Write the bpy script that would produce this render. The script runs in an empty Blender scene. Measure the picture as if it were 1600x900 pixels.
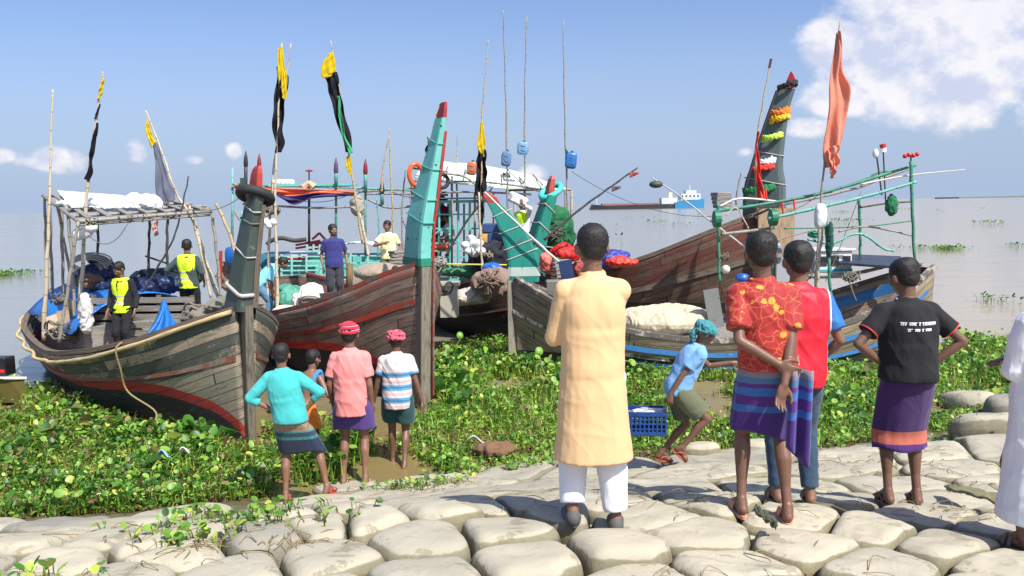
import bpy, bmesh, math, random
import numpy as np
from mathutils import Vector, Matrix
R = math.radians
random.seed(7); RS = np.random.RandomState(11)
scene = bpy.context.scene
COL = scene.collection
# ------------------------------------------------------------------ camera
FPX, W0, H0, CAMZ = 1250.0, 1600.0, 900.0, 3.3
PITCH, ROLL = math.atan(130 / FPX), R(0.95)
cam = bpy.data.cameras.new('camera'); cam.sensor_width = 36; cam.lens = 36 * FPX / W0
cam.clip_start = .05; cam.clip_end = 20000
cam_o = bpy.data.objects.new('camera', cam); COL.objects.link(cam_o)
cam_o.matrix_world = Matrix.Translation((0, 0, CAMZ)) @ Matrix.Rotation(R(90) - PITCH, 4, 'X') @ Matrix.Rotation(-ROLL, 4, 'Z')
scene.camera = cam_o
CM = cam_o.matrix_world.to_3x3()
# ------------------------------------------------------------------ light
SUN_EL = R(52); SUN_DIR = Vector((.60 * math.cos(SUN_EL), -.80 * math.cos(SUN_EL), math.sin(SUN_EL)))
w = bpy.data.worlds.new('World'); scene.world = w; w.use_nodes = True
nt = w.node_tree; nt.nodes.clear(); N = nt.nodes.new; Lk = nt.links.new
out = N('ShaderNodeOutputWorld'); bg = N('ShaderNodeBackground'); bg.inputs['Strength'].default_value = .086
sky = N('ShaderNodeTexSky'); sky.sky_type = 'NISHITA'; sky.sun_disc = False
sky.sun_elevation = SUN_EL; sky.sun_rotation = math.atan2(SUN_DIR.x, SUN_DIR.y)
sky.air_density = 1.0; sky.dust_density = 2.0; sky.ozone_density = 1.6; sky.altitude = 0
tc = N('ShaderNodeTexCoord'); sx = N('ShaderNodeSeparateXYZ'); Lk(tc.outputs['Generated'], sx.inputs[0])
def wm(op, a, b=None, c=None, clamp=False):
    n = N('ShaderNodeMath'); n.operation = op; n.use_clamp = clamp
    for i, v in enumerate((a, b, c)):
        if v is None: continue
        if isinstance(v, (int, float)): n.inputs[i].default_value = v
        else: Lk(v, n.inputs[i])
    return n.outputs[0]
ay = wm('MAXIMUM', wm('ABSOLUTE', sx.outputs['Y']), .05)
uu = wm('DIVIDE', sx.outputs['X'], ay); vv = wm('DIVIDE', sx.outputs['Z'], ay)
cmb = N('ShaderNodeCombineXYZ'); Lk(uu, cmb.inputs[0]); Lk(vv, cmb.inputs[1]); Lk(wm('SIGN', sx.outputs['Y']), cmb.inputs[2])
def wnoise(scale, detail, off=(0, 0, 0), rough=.55):
    m = N('ShaderNodeMapping'); m.inputs['Location'].default_value = off; m.inputs['Scale'].default_value = (1, 1.25, 1)
    Lk(cmb.outputs[0], m.inputs[0])
    n = N('ShaderNodeTexNoise'); n.inputs['Scale'].default_value = scale; n.inputs['Detail'].default_value = detail
    n.inputs['Roughness'].default_value = rough; Lk(m.outputs[0], n.inputs['Vector']); return n.outputs['Fac']
n1 = wnoise(7, 8); n2 = wnoise(7, 6, (.012, .025, 0)); n3 = wnoise(45, 4)
blobs = [(.62, .19, .16, .10), (.47, .25, .10, .07), (.50, .20, .10, .07), (.46, .17, .09, .07), (.40, .185, .06, .05), (.54, .13, .12, .06), (.68, .11, .10, .05), (.40, .125, .06, .03), (.56, .18, .12, .06), (.62, .26, .06, .04),
         (.36, .09, .05, .018), (-.575, .065, .045, .018), (-.46, .072, .018, .022), (-.63, .07, .03, .012), (-.34, .072, .014, .014), (-.39, .062, .018, .008), (.03, .038, .025, .018), (.29, .06, .02, .01), (.66, .20, .05, .03)]
mask = None
for (bu, bv, ra, rb) in blobs:
    e = wm('ADD', wm('POWER', wm('DIVIDE', wm('SUBTRACT', uu, bu), ra), 2), wm('POWER', wm('DIVIDE', wm('SUBTRACT', vv, bv), rb), 2))
    g = wm('POWER', 2.718, wm('MULTIPLY', e, -1.0))
    g = wm('MULTIPLY', g, 1.3 if ra > .045 and bv > .12 else (1.0 if bu > .3 else .85))
    mask = g if mask is None else wm('MAXIMUM', mask, g)
dens = wm('ADD', wm('ADD', mask, wm('MULTIPLY', wm('SUBTRACT', n1, .5), 1.9)), wm('MULTIPLY', wm('SUBTRACT', n3, .5), .35))
mr = N('ShaderNodeMapRange'); mr.interpolation_type = 'SMOOTHSTEP'; Lk(dens, mr.inputs[0])
mr.inputs[1].default_value = .46; mr.inputs[2].default_value = .86
front = wm('GREATER_THAN', sx.outputs['Y'], 0)
cf = wm('MULTIPLY', wm('MULTIPLY', mr.outputs[0], front), wm('MULTIPLY_ADD', n3, .3, .72, clamp=True))
lit = N('ShaderNodeMapRange'); Lk(wm('SUBTRACT', n1, n2), lit.inputs[0]); lit.inputs[1].default_value = -.06; lit.inputs[2].default_value = .05
ccol = N('ShaderNodeMixRGB'); Lk(lit.outputs[0], ccol.inputs[0]); ccol.inputs[1].default_value = (5.6, 5.9, 7.3, 1); ccol.inputs[2].default_value = (8.8, 8.4, 8.4, 1)
tint = N('ShaderNodeMixRGB'); tint.blend_type = 'MULTIPLY'; tint.inputs[0].default_value = 1; Lk(sky.outputs[0], tint.inputs[1]); tint.inputs[2].default_value = (1.05, 1.14, 1.42, 1)
hz = N('ShaderNodeMapRange'); hz.interpolation_type = 'SMOOTHSTEP'; Lk(vv, hz.inputs[0]); hz.inputs[1].default_value = .30; hz.inputs[2].default_value = -.03
hmix = N('ShaderNodeMixRGB'); Lk(wm('MULTIPLY', hz.outputs[0], .88), hmix.inputs[0]); Lk(tint.outputs[0], hmix.inputs[1]); hmix.inputs[2].default_value = (3.75, 4.75, 6.6, 1)
mix = N('ShaderNodeMixRGB'); Lk(wm('MULTIPLY', cf, .9), mix.inputs[0]); Lk(hmix.outputs[0], mix.inputs[1]); Lk(ccol.outputs[0], mix.inputs[2])
Lk(mix.outputs[0], bg.inputs[0]); Lk(bg.outputs[0], out.inputs[0])
sun = bpy.data.lights.new('sun', 'SUN'); sun.energy = 5.0; sun.angle = R(.55); sun.color = (1, .955, .88)
sun_o = bpy.data.objects.new('sun', sun); COL.objects.link(sun_o); sun_o.rotation_euler = SUN_DIR.to_track_quat('Z', 'Y').to_euler(); sun_o.location = (8, -10, 20)
scene.view_settings.view_transform = 'Standard'; scene.view_settings.look = 'None'
scene.view_settings.exposure = .52; scene.view_settings.gamma = 1; scene.view_settings.use_curve_mapping = False
scene.render.engine = 'CYCLES'; scene.cycles.max_bounces = 6; scene.cycles.use_denoising = True
# ------------------------------------------------------------------ helpers
def pdir(px, py):
    return CM @ Vector(((px - W0 / 2) / FPX, -(py - H0 / 2) / FPX, -1))
def at(px, py, Y):                       # a real point at distance Y seen at that pixel
    d = pdir(px, py); return Vector((0, 0, CAMZ)) + d * (Y / d.y)
def onz(px, py, z=0.):
    d = pdir(px, py); return Vector((0, 0, CAMZ)) + d * ((z - CAMZ) / d.z)
def proj(p):
    q = CM.transposed() @ (Vector(p) - Vector((0, 0, CAMZ))); return (W0 / 2 - q.x / q.z * FPX, H0 / 2 + q.y / q.z * FPX)
def pchip(xs, ys):
    xs = np.array(xs, float); ys = np.array(ys, float); h = np.diff(xs); d = np.diff(ys) / h; m = np.zeros(len(xs))
    for i in range(1, len(xs) - 1):
        if d[i - 1] * d[i] > 0:
            w1 = 2 * h[i] + h[i - 1]; w2 = h[i] + 2 * h[i - 1]; m[i] = (w1 + w2) / (w1 / d[i - 1] + w2 / d[i])
    m[0] = d[0]; m[-1] = d[-1]
    def f(x):
        x = np.clip(x, xs[0], xs[-1]); i = np.clip(np.searchsorted(xs, x) - 1, 0, len(h) - 1); t = (x - xs[i]) / h[i]
        return (2*t**3-3*t**2+1)*ys[i] + (t**3-2*t**2+t)*h[i]*m[i] + (-2*t**3+3*t**2)*ys[i+1] + (t**3-t**2)*h[i]*m[i+1]
    return f
def _hash(ix, iy, iz, seed):
    n = (ix * 374761393 + iy * 668265263 + iz * 2147483647 + seed * 974634777) & 0xffffffff
    n = ((n ^ (n >> 13)) * 1274126177) & 0xffffffff
    return ((n ^ (n >> 16)) & 0xffff) / 32767.5 - 1.0
def vnoise(P, seed=0):
    P = np.asarray(P, float); i = np.floor(P).astype(np.int64); f = P - i; f = f * f * (3 - 2 * f); r = 0
    for dx in (0, 1):
        for dy in (0, 1):
            for dz in (0, 1):
                wt = (f[:, 0] if dx else 1 - f[:, 0]) * (f[:, 1] if dy else 1 - f[:, 1]) * (f[:, 2] if dz else 1 - f[:, 2])
                r = r + wt * _hash(i[:, 0] + dx, i[:, 1] + dy, i[:, 2] + dz, seed)
    return r
def fbm(P, seed=0, o=3):
    r = 0; a = 1.
    for k in range(o): r = r + a * vnoise(np.asarray(P) * 2 ** k + 13.7 * k, seed + k); a *= .5
    return r / 1.6

def tag(o, label=None, cat=None, group=None, kind=None):
    if label: o['label'] = label
    if cat: o['category'] = cat
    if group: o['group'] = group
    if kind: o['kind'] = kind
    return o
def thing(name, label, cat, loc=(0, 0, 0), group=None, rz=0):
    o = bpy.data.objects.new(name, None); COL.objects.link(o); o.location = loc; o.rotation_euler = (0, 0, rz)
    o.empty_display_size = .1
    return tag(o, label, cat, group)
def origin(o):
    v = Vector((0, 0, 0))
    while o is not None: v += o.location; o = o.parent
    return v

class MB:
    def __init__(s): s.v = []; s.f = []; s.uv = []
    def add(s, V, F, UV=None):
        b = len(s.v); s.v.extend([tuple(map(float, p)) for p in V])
        for k, f in enumerate(F):
            s.f.append([b + i for i in f]); s.uv.append(UV[k] if UV else [(0, 0)] * len(f))
        return s
    def box(s, c, size, rot=None, taper=1.0):
        hx, hy, hz = size[0] / 2, size[1] / 2, size[2] / 2; M = rot if rot is not None else Matrix.Identity(3); c = Vector(c)
        P = [Vector((x * hx * (taper if z > 0 else 1), y * hy * (taper if z > 0 else 1), z * hz)) for z in (-1, 1) for y in (-1, 1) for x in (-1, 1)]
        F = [(0, 2, 3, 1), (4, 5, 7, 6), (0, 1, 5, 4), (2, 6, 7, 3), (0, 4, 6, 2), (1, 3, 7, 5)]
        ax = max(range(3), key=lambda i: size[i]); o1, o2 = random.random() * 9, random.random() * 9; UV = []
        for f in F:
            ext = [max(P[i][k] for i in f) - min(P[i][k] for i in f) for k in range(3)]
            inp = [k for k in range(3) if ext[k] > 1e-6]
            a = ax if ax in inp else (inp[0] if inp else 0); r = [k for k in inp if k != a]; b = r[0] if r else a
            UV.append([(P[i][a] + o1, P[i][b] + o2) for i in f])
        return s.add([c + M @ p for p in P], F, UV)
    def bar(s, a, b, wd, th=None, up=(0, 0, 1)):
        a = Vector(a); b = Vector(b); d = b - a; L = d.length
        if L < 1e-6: return s
        x = d / L; u = Vector(up); y = u.cross(x)
        if y.length < 1e-4: y = Vector((0, 1, 0)).cross(x)
        y.normalize(); z = x.cross(y); M = Matrix((x, y, z)).transposed()
        return s.box((a + b) / 2, (L, wd, th or wd), M)
    def tube(s, pts, r, n=8, cap=True, closed=False):
        pts = [Vector(p) for p in pts]; m = len(pts); rs = r if isinstance(r, (list, tuple)) else [r] * m
        T = []
        for i in range(m):
            a = pts[(i - 1) % m] if (closed or i > 0) else pts[i]; b = pts[(i + 1) % m] if (closed or i < m - 1) else pts[i]
            t = (b - a); T.append(t.normalized() if t.length > 1e-9 else Vector((0, 0, 1)))
        u = Vector((0, 0, 1)) if abs(T[0].z) < .9 else Vector((1, 0, 0)); u = (u - T[0] * u.dot(T[0])).normalized(); V = []; acc = 0; us = []
        o1 = random.random() * 9
        for i in range(m):
            if i: acc += (pts[i] - pts[i - 1]).length
            us.append(acc + o1); u = (u - T[i] * u.dot(T[i])).normalized(); v = T[i].cross(u)
            for k in range(n):
                a = 2 * math.pi * k / n; V.append(pts[i] + (u * math.cos(a) + v * math.sin(a)) * rs[i])
        F = []; UV = []; mm = m if closed else m - 1
        for i in range(mm):
            j = (i + 1) % m
            for k in range(n):
                l = (k + 1) % n; F.append((i * n + k, i * n + l, j * n + l, j * n + k)); c = 6.28 * rs[i] / n
                u1 = us[j] if j else us[i] + .1
                UV.append([(us[i], k * c), (us[i], (k + 1) * c), (u1, (k + 1) * c), (u1, k * c)])
        if cap and not closed: F += [tuple(range(n))[::-1], tuple((m - 1) * n + k for k in range(n))]; UV += [[(0, 0)] * n] * 2
        return s.add(V, F, UV)
    def rings(s, rings, cap=True, us=None, closed=True):
        n = len(rings[0]); V = [p for r in rings for p in r]; F = []; UV = []
        if us is None:
            us = [0]
            for i in range(1, len(rings)): us.append(us[-1] + (Vector(rings[i][0]) - Vector(rings[i - 1][0])).length)
        per = [0]
        for k in range(1, n + 1): per.append(per[-1] + (Vector(rings[0][k % n]) - Vector(rings[0][k - 1])).length)
        for i in range(len(rings) - 1):
            for k in range(n if closed else n - 1):
                l = (k + 1) % n; F.append((i * n + k, i * n + l, (i + 1) * n + l, (i + 1) * n + k))
                UV.append([(us[i], per[k]), (us[i], per[k + 1]), (us[i + 1], per[k + 1]), (us[i + 1], per[k])])
        if cap and closed: F += [tuple(range(n))[::-1], tuple((len(rings) - 1) * n + k for k in range(n))]; UV += [[(0, 0)] * n] * 2
        return s.add(V, F, UV)
    def ell(s, c, r, rot=None, nu=14, nv=9, e=1.0):
        c = Vector(c); r = (r, r, r) if isinstance(r, (int, float)) else r; M = rot if rot is not None else Matrix.Identity(3)
        sg = lambda x: math.copysign(abs(x) ** e, x)
        rg = []
        for j in range(nv + 1):
            ph = -math.pi / 2 + math.pi * max(.02, min(nv - .02, j)) / nv
            rg.append([c + M @ Vector((r[0] * sg(math.cos(ph)) * sg(math.cos(2 * math.pi * i / nu)), r[1] * sg(math.cos(ph)) * sg(math.sin(2 * math.pi * i / nu)), r[2] * sg(math.sin(ph)))) for i in range(nu)])
        return s.rings(rg)
    def cap(s, a, b, ra, rb, n=10):
        a = Vector(a); b = Vector(b); s.ell(a, ra, nu=n, nv=6); s.ell(b, rb, nu=n, nv=6)
        if (b - a).length > 1e-4: s.tube([a, b], [ra, rb], n)
        return s
    def chain(s, pts, rs, n=10):
        for i in range(len(pts) - 1): s.cap(pts[i], pts[i + 1], rs[i], rs[i + 1], n)
        return s
    def grid(s, fn, nu, nv, uvs=(1, 1)):
        V = [fn(i / nu, j / nv) for i in range(nu + 1) for j in range(nv + 1)]; F = []; UV = []
        for i in range(nu):
            for j in range(nv):
                a = i * (nv + 1) + j; F.append((a, a + nv + 1, a + nv + 2, a + 1))
                UV.append([(i / nu * uvs[0], j / nv * uvs[1]), ((i + 1) / nu * uvs[0], j / nv * uvs[1]), ((i + 1) / nu * uvs[0], (j + 1) / nv * uvs[1]), (i / nu * uvs[0], (j + 1) / nv * uvs[1])])
        return s.add(V, F, UV)
    def build(s, name, mat, parent=None, smooth=False, world=True, solid=0, fix=False, bevel=0):
        me = bpy.data.meshes.new(name); o = bpy.data.objects.new(name, me); COL.objects.link(o)
        if parent is not None: o.parent = parent
        V = np.array(s.v, float).reshape(-1, 3)
        if parent is not None and world: V = V - np.array(origin(parent))
        me.from_pydata(V.tolist(), [], s.f)
        uvl = me.uv_layers.new(name='UVMap'); uvl.data.foreach_set('uv', np.array([c for f in s.uv for c in f], dtype=np.float32).ravel())
        me.materials.append(mat)
        if smooth: me.polygons.foreach_set('use_smooth', [True] * len(me.polygons))
        if fix:
            bm = bmesh.new(); bm.from_mesh(me); bmesh.ops.recalc_face_normals(bm, faces=bm.faces); bm.to_mesh(me); bm.free()
        if solid: m = o.modifiers.new('solid', 'SOLIDIFY'); m.thickness = solid; m.offset = 0
        if bevel: m = o.modifiers.new('bevel', 'BEVEL'); m.width = bevel; m.segments = 1
        me.update(); return o
def remesh(mb, name, mat, parent, voxel=.008, it=3, fold=None, world=False, keep=None):
    me = bpy.data.meshes.new('tmp'); me.from_pydata([tuple(p) for p in mb.v], [], mb.f)
    o = bpy.data.objects.new('tmp', me); COL.objects.link(o)
    bm = bmesh.new(); bm.from_mesh(me); bmesh.ops.recalc_face_normals(bm, faces=bm.faces); bm.to_mesh(me); bm.free()
    m = o.modifiers.new('r', 'REMESH'); m.mode = 'VOXEL'; m.voxel_size = voxel; m.use_smooth_shade = True
    if it: q = o.modifiers.new('s', 'SMOOTH'); q.factor = .5; q.iterations = it
    dg = bpy.context.evaluated_depsgraph_get(); me2 = bpy.data.meshes.new_from_object(o.evaluated_get(dg))
    bpy.data.objects.remove(o); bpy.data.meshes.remove(me)
    n = len(me2.vertices); V = np.zeros(n * 3); me2.vertices.foreach_get('co', V); V = V.reshape(-1, 3)
    if fold is not None:
        Nn = np.zeros(n * 3); me2.vertex_normals.foreach_get('vector', Nn); Nn = Nn.reshape(-1, 3); V = V + Nn * fold(V)[:, None]
    if parent is not None and world: V = V - np.array(origin(parent))
    me2.vertices.foreach_set('co', V.ravel()); me2.name = name
    me2.polygons.foreach_set('use_smooth', [True] * len(me2.polygons))
    me2.materials.clear(); me2.materials.append(mat); me2.update()
    o = bpy.data.objects.new(name, me2); COL.objects.link(o)
    if parent is not None: o.parent = parent
    return o
def sag(a, b, drop=.1, n=10):
    a = Vector(a); b = Vector(b); return [a.lerp(b, i / n) - Vector((0, 0, drop * 4 * (i / n) * (1 - i / n))) for i in range(n + 1)]
def bez(pts, n=6):                        # Catmull-Rom through points
    P = [Vector(p) for p in pts]; P = [P[0] * 2 - P[1]] + P + [P[-1] * 2 - P[-2]]; r = []
    for i in range(1, len(P) - 2):
        for k in range(n):
            t = k / n; a, b, c, d = P[i - 1], P[i], P[i + 1], P[i + 2]
            r.append(.5 * ((2 * b) + (c - a) * t + (2 * a - 5 * b + 4 * c - d) * t * t + (3 * b - a - 3 * c + d) * t ** 3))
    r.append(P[-2]); return r

# ------------------------------------------------------------------ materials
class NT:
    def __init__(s, name):
        s.m = bpy.data.materials.new(name); s.m.use_nodes = True; s.t = s.m.node_tree; s.t.nodes.clear()
        s.o = s.n('ShaderNodeOutputMaterial'); s.b = s.n('ShaderNodeBsdfPrincipled'); s.l(s.b.outputs[0], s.o.inputs[0])
    def n(s, t): return s.t.nodes.new(t)
    def l(s, a, b): s.t.links.new(a, b)
    def val(s, sock, v):
        if isinstance(v, bpy.types.NodeSocket): s.l(v, sock)
        elif isinstance(v, (tuple, list)): sock.default_value = (*v, 1) if len(v) == 3 and sock.type == 'RGBA' else v
        else: sock.default_value = v
    def math(s, op, a, b=None, clamp=False):
        n = s.n('ShaderNodeMath'); n.operation = op; n.use_clamp = clamp; s.val(n.inputs[0], a)
        if b is not None: s.val(n.inputs[1], b)
        return n.outputs[0]
    def mix(s, f, a, b, mode='MIX'):
        n = s.n('ShaderNodeMixRGB'); n.blend_type = mode; s.val(n.inputs[0], f); s.val(n.inputs[1], a); s.val(n.inputs[2], b); return n.outputs[0]
    def coord(s, which='Object', scale=(1, 1, 1), loc=(0, 0, 0)):
        c = s.n('ShaderNodeTexCoord'); m = s.n('ShaderNodeMapping'); m.inputs['Scale'].default_value = scale; m.inputs['Location'].default_value = loc
        s.l(c.outputs[which], m.inputs[0]); return m.outputs[0]
    def noise(s, vec, scale, detail=3, rough=.5, dist=0):
        n = s.n('ShaderNodeTexNoise'); n.inputs['Scale'].default_value = scale; n.inputs['Detail'].default_value = detail
        n.inputs['Roughness'].default_value = rough; n.inputs['Distortion'].default_value = dist
        if vec is not None: s.l(vec, n.inputs['Vector'])
        return n.outputs['Fac']
    def ramp(s, f, stops, interp='LINEAR'):
        n = s.n('ShaderNodeValToRGB'); n.color_ramp.interpolation = interp; e = n.color_ramp.elements
        while len(e) > 1: e.remove(e[-1])
        e[0].position = stops[0][0]; e[0].color = (*stops[0][1], 1)
        for p, c in stops[1:]: k = e.new(p); k.color = (*c, 1)
        s.val(n.inputs[0], f); return n.outputs[0]
    def step(s, f, a, b):
        n = s.n('ShaderNodeMapRange'); n.interpolation_type = 'SMOOTHSTEP'; s.val(n.inputs[0], f); n.inputs[1].default_value = a; n.inputs[2].default_value = b; return n.outputs[0]
    def bump(s, h, strength=.3, dist=.01, prev=None):
        n = s.n('ShaderNodeBump'); n.inputs['Strength'].default_value = strength; n.inputs['Distance'].default_value = dist; s.val(n.inputs['Height'], h)
        if prev is not None: s.l(prev, n.inputs['Normal'])
        return n.outputs[0]
    def fin(s, col, rough=.8, normal=None, metal=0, spec=None, sheen=0):
        s.val(s.b.inputs['Base Color'], col); s.val(s.b.inputs['Roughness'], rough); s.b.inputs['Metallic'].default_value = metal
        if normal is not None: s.l(normal, s.b.inputs['Normal'])
        if spec is not None: s.b.inputs['Specular IOR Level'].default_value = spec
        if sheen: s.b.inputs['Sheen Weight'].default_value = sheen
        return s.m
def C(*rgb):                              # sRGB 0..255 as seen -> linear albedo
    return tuple((c / 255 / 12.92 if c / 255 <= .04045 else ((c / 255 + .055) / 1.055) ** 2.4) for c in rgb)
def mul(c, k): return tuple(min(1, x * k) for x in c)
_mc = {}
def cached(fn):
    def f(*a, **k):
        key = (fn.__name__, a, tuple(sorted(k.items())))
        if key not in _mc: _mc[key] = fn(*a, **k)
        return _mc[key]
    return f
@cached
def paint(c, rough=.5, dirt=.35, sc=6, name='paint'):
    s = NT(name); v = s.coord(); n = s.noise(v, sc, 5, .6); f = s.noise(v, sc * 9, 3)
    a = s.mix(s.math('MULTIPLY', s.step(n, .45, .75), dirt), c, mul(c, .35)); a = s.mix(s.math('MULTIPLY', s.step(f, .3, .8), .25), a, mul(c, 1.25))
    return s.fin(a, rough, s.bump(f, .15, .004))
@cached
def chipped(c, under=(.10, .085, .07), amount=.55, rough=.55, sc=3.5):
    s = NT('chipped_paint'); v = s.coord(); n = s.noise(v, sc, 8, .68, .3); f = s.noise(s.coord(scale=(1, 1, .25)), sc * 8, 4)
    base = s.mix(s.noise(v, 1.7, 4), mul(c, .72), mul(c, 1.15)); und = s.mix(f, mul(under, .5), mul(under, 1.6))
    k = s.step(n, amount, amount + .05)
    vs = s.noise(s.coord(scale=(3, 3, .35)), sc * 2.2, 5, .65); base = s.mix(s.math('MULTIPLY', s.step(vs, .50, .72), .42), base, mul(c, .42))
    spots = s.step(s.noise(v, sc * 3, 2, .5), .70, .73)
    k2 = s.math('MAXIMUM', k, spots)
    return s.fin(s.mix(k2, base, und), s.mix(k2, (rough,) * 3, (.9,) * 3), s.bump(s.math('SUBTRACT', s.math('MULTIPLY', f, .4), s.math('MULTIPLY', k2, .6)), .35, .006))
@cached
def wood(c1=(.30, .24, .18), c2=(.11, .085, .065), gs=1.0, rough=.88):
    s = NT('weathered_wood'); v = s.coord('UV', (1.3 * gs, 22 * gs, 1)); g = s.noise(v, 2.2, 5, .65, .4); b = s.noise(s.coord('UV', (.8, 1.6, 1)), 2.0, 3)
    st = s.step(s.noise(s.coord('UV', (2, 9, 1), (3, 1, 0)), 2.4, 4), .56, .7)
    a = s.mix(s.step(g, .35, .68), c2, c1); a = s.mix(s.math('MULTIPLY', b, .55), a, mul(c1, 1.25)); a = s.mix(s.math('MULTIPLY', st, .6), a, mul(c2, .5))
    return s.fin(a, rough, s.bump(g, .5, .006))
@cached
def bamboo(c=(.48, .36, .20), dark=.35):
    s = NT('bamboo'); v = s.coord('UV'); x = s.n('ShaderNodeSeparateXYZ'); s.l(v, x.inputs[0])
    fr = s.math('FRACT', s.math('MULTIPLY', x.outputs[0], 2.9)); ring = s.step(s.math('ABSOLUTE', s.math('SUBTRACT', fr, .5)), .46, .485)
    n = s.noise(s.coord('UV', (1.1, 14, 1)), 2.5, 4, .6); m = s.noise(s.coord('UV', (1, 1, 1)), 1.3, 3)
    a = s.mix(n, mul(c, .55), mul(c, 1.2)); a = s.mix(s.step(m, .5, .75), a, mul(c, dark + .2)); a = s.mix(s.math('MULTIPLY', ring, .8), a, mul(c, dark * .6))
    return s.fin(a, .6, s.bump(s.math('ADD', n, ring), .35, .004))
@cached
def cloth(c, var=.22, rough=.92, weave=420, sheen=.15, wr=9, wstr=.45):
    s = NT('cloth'); v = s.coord(); n = s.noise(v, 3.2, 4, .6); a = s.mix(n, mul(c, 1 - var), mul(c, 1 + var))
    wv = s.noise(v, weave, 1); wk = s.noise(s.coord(scale=(1, 1, .45)), wr, 4, .55, .8)
    return s.fin(a, rough, s.bump(wv, .12, .001, s.bump(wk, wstr, .03)), sheen=sheen)
@cached
def skin(c=(.125, .058, .033)):
    s = NT('skin'); v = s.coord(); n = s.noise(v, 14, 4); f = s.noise(v, 160, 2)
    s.b.inputs['Subsurface Weight'].default_value = .06; s.b.inputs['Subsurface Radius'].default_value = (.02, .008, .004); s.b.inputs['Subsurface Scale'].default_value = .5
    return s.fin(s.mix(n, mul(c, .78), mul(c, 1.2)), .48, s.bump(f, .2, .002))
@cached
def hairm():
    s = NT('black_hair'); n = s.noise(s.coord(scale=(1, 1, .25)), 240, 2)
    return s.fin(s.mix(n, (.004, .0035, .003), (.018, .014, .012)), .62, s.bump(n, .8, .004))
@cached
def plastic(c, rough=.35):
    s = NT('plastic'); v = s.coord(); n = s.noise(v, 11, 4)
    return s.fin(s.mix(s.step(n, .4, .8), c, mul(c, .65)), rough, s.bump(s.noise(v, 40, 2), .08, .003))
@cached
def tarp(c, rough=.42):
    s = NT('tarpaulin'); v = s.coord(); n = s.noise(v, 4, 5, .6, .7); return s.fin(s.mix(n, mul(c, .6), mul(c, 1.3)), rough, s.bump(n, .9, .05, s.bump(s.noise(v, 25, 3, .5, 1), .4, .01)))
@cached
def rope(c=(.42, .34, .22)):
    s = NT('rope'); v = s.coord('UV', (1, 1, 1)); wv = s.n('ShaderNodeTexWave'); wv.inputs['Scale'].default_value = 22; wv.inputs['Distortion'].default_value = .4; wv.bands_direction = 'DIAGONAL'; s.l(v, wv.inputs[0])
    return s.fin(s.mix(wv.outputs['Fac'], mul(c, .45), c), .95, s.bump(wv.outputs['Fac'], .8, .006))
@cached
def plain(c, rough=.6, metal=0): s = NT('coated'); return s.fin(s.mix(s.noise(s.coord(), 30, 3), mul(c, .8), mul(c, 1.15)), rough, metal=metal)
# ------------------------------------------------------------------ the setting: ground, water
_prof = pchip([-12, 0, 3, 4.65, 5.4, 6.5, 8.6, 9.5, 10.2, 11, 13, 16, 22, 60], [1.75, 1.74, 1.65, 1.50, 1.40, 1.07, .42, .18, .02, -.12, -.4, -.8, -1.5, -2.5])
def gz0(x, y):
    xx = max(-8, min(8, x)); k = 1 if x < 0 else max(0, min(1, (y - 6) / 2.5))
    z = float(_prof(y - .25 * xx * k)) - .07 * max(0, min(3, x - 1.2)) * (1 - max(0, min(1, (y - 6) / 2.5)))
    return z - .18 * max(0, min(1, z / .5))
def gz(x, y):
    z = gz0(x, y)
    d = ((x + 1.55) / 1.5) ** 2 + ((y - 10.1) / 1.9) ** 2      # muddy landing between the plants
    return z - .10 * math.exp(-d) * (1 if z < .35 else 0)
def ray_ground(px, py, dz=0):
    d = pdir(px, py); t0 = 2.0
    for i in range(4000):
        t = t0 + i * .01; p = Vector((0, 0, CAMZ)) + d * (t / d.y)
        if p.z <= gz(p.x, p.y) + dz: return p
    return p
def sand_nodes(s, v, wet=0.):
    n = s.noise(v, 1.6, 5, .6, .5); f = s.noise(v, 22, 4, .65); b = s.noise(v, 6, 4, .6, 1.2)
    a = s.mix(n, C(150, 143, 123), C(193, 185, 163)); a = s.mix(s.math('MULTIPLY', s.step(b, .58, .68), .5), a, C(140, 134, 120))
    a = s.mix(s.math('MULTIPLY', s.step(f, .62, .8), .45), a, C(125, 114, 95)); return a, n, f, b
def mat_ground():
    s = NT('silty_ground'); g = s.n('ShaderNodeNewGeometry'); x = s.n('ShaderNodeSeparateXYZ'); s.l(g.outputs['Position'], x.inputs[0])
    v = s.coord(); a, n, f, b = sand_nodes(s, v)
    wet = s.step(s.math('ADD', x.outputs[2], s.math('MULTIPLY', s.math('SUBTRACT', n, .5), .35)), .36, .10)
    a = s.mix(wet, a, C(98, 90, 64)); a = s.mix(s.math('MULTIPLY', s.step(s.noise(v, 3.1, 5, .6, 1), .55, .7), s.math('MULTIPLY', wet, .5)), a, C(80, 78, 40))
    cr = s.n('ShaderNodeTexVoronoi'); cr.feature = 'DISTANCE_TO_EDGE'; cr.inputs['Scale'].default_value = 1.6; s.l(s.coord(scale=(1, 1.5, 1)), cr.inputs[0])
    return s.fin(a, s.mix(wet, (.95,) * 3, (.45,) * 3), s.bump(f, .5, .012, s.bump(b, .5, .05)))
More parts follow.
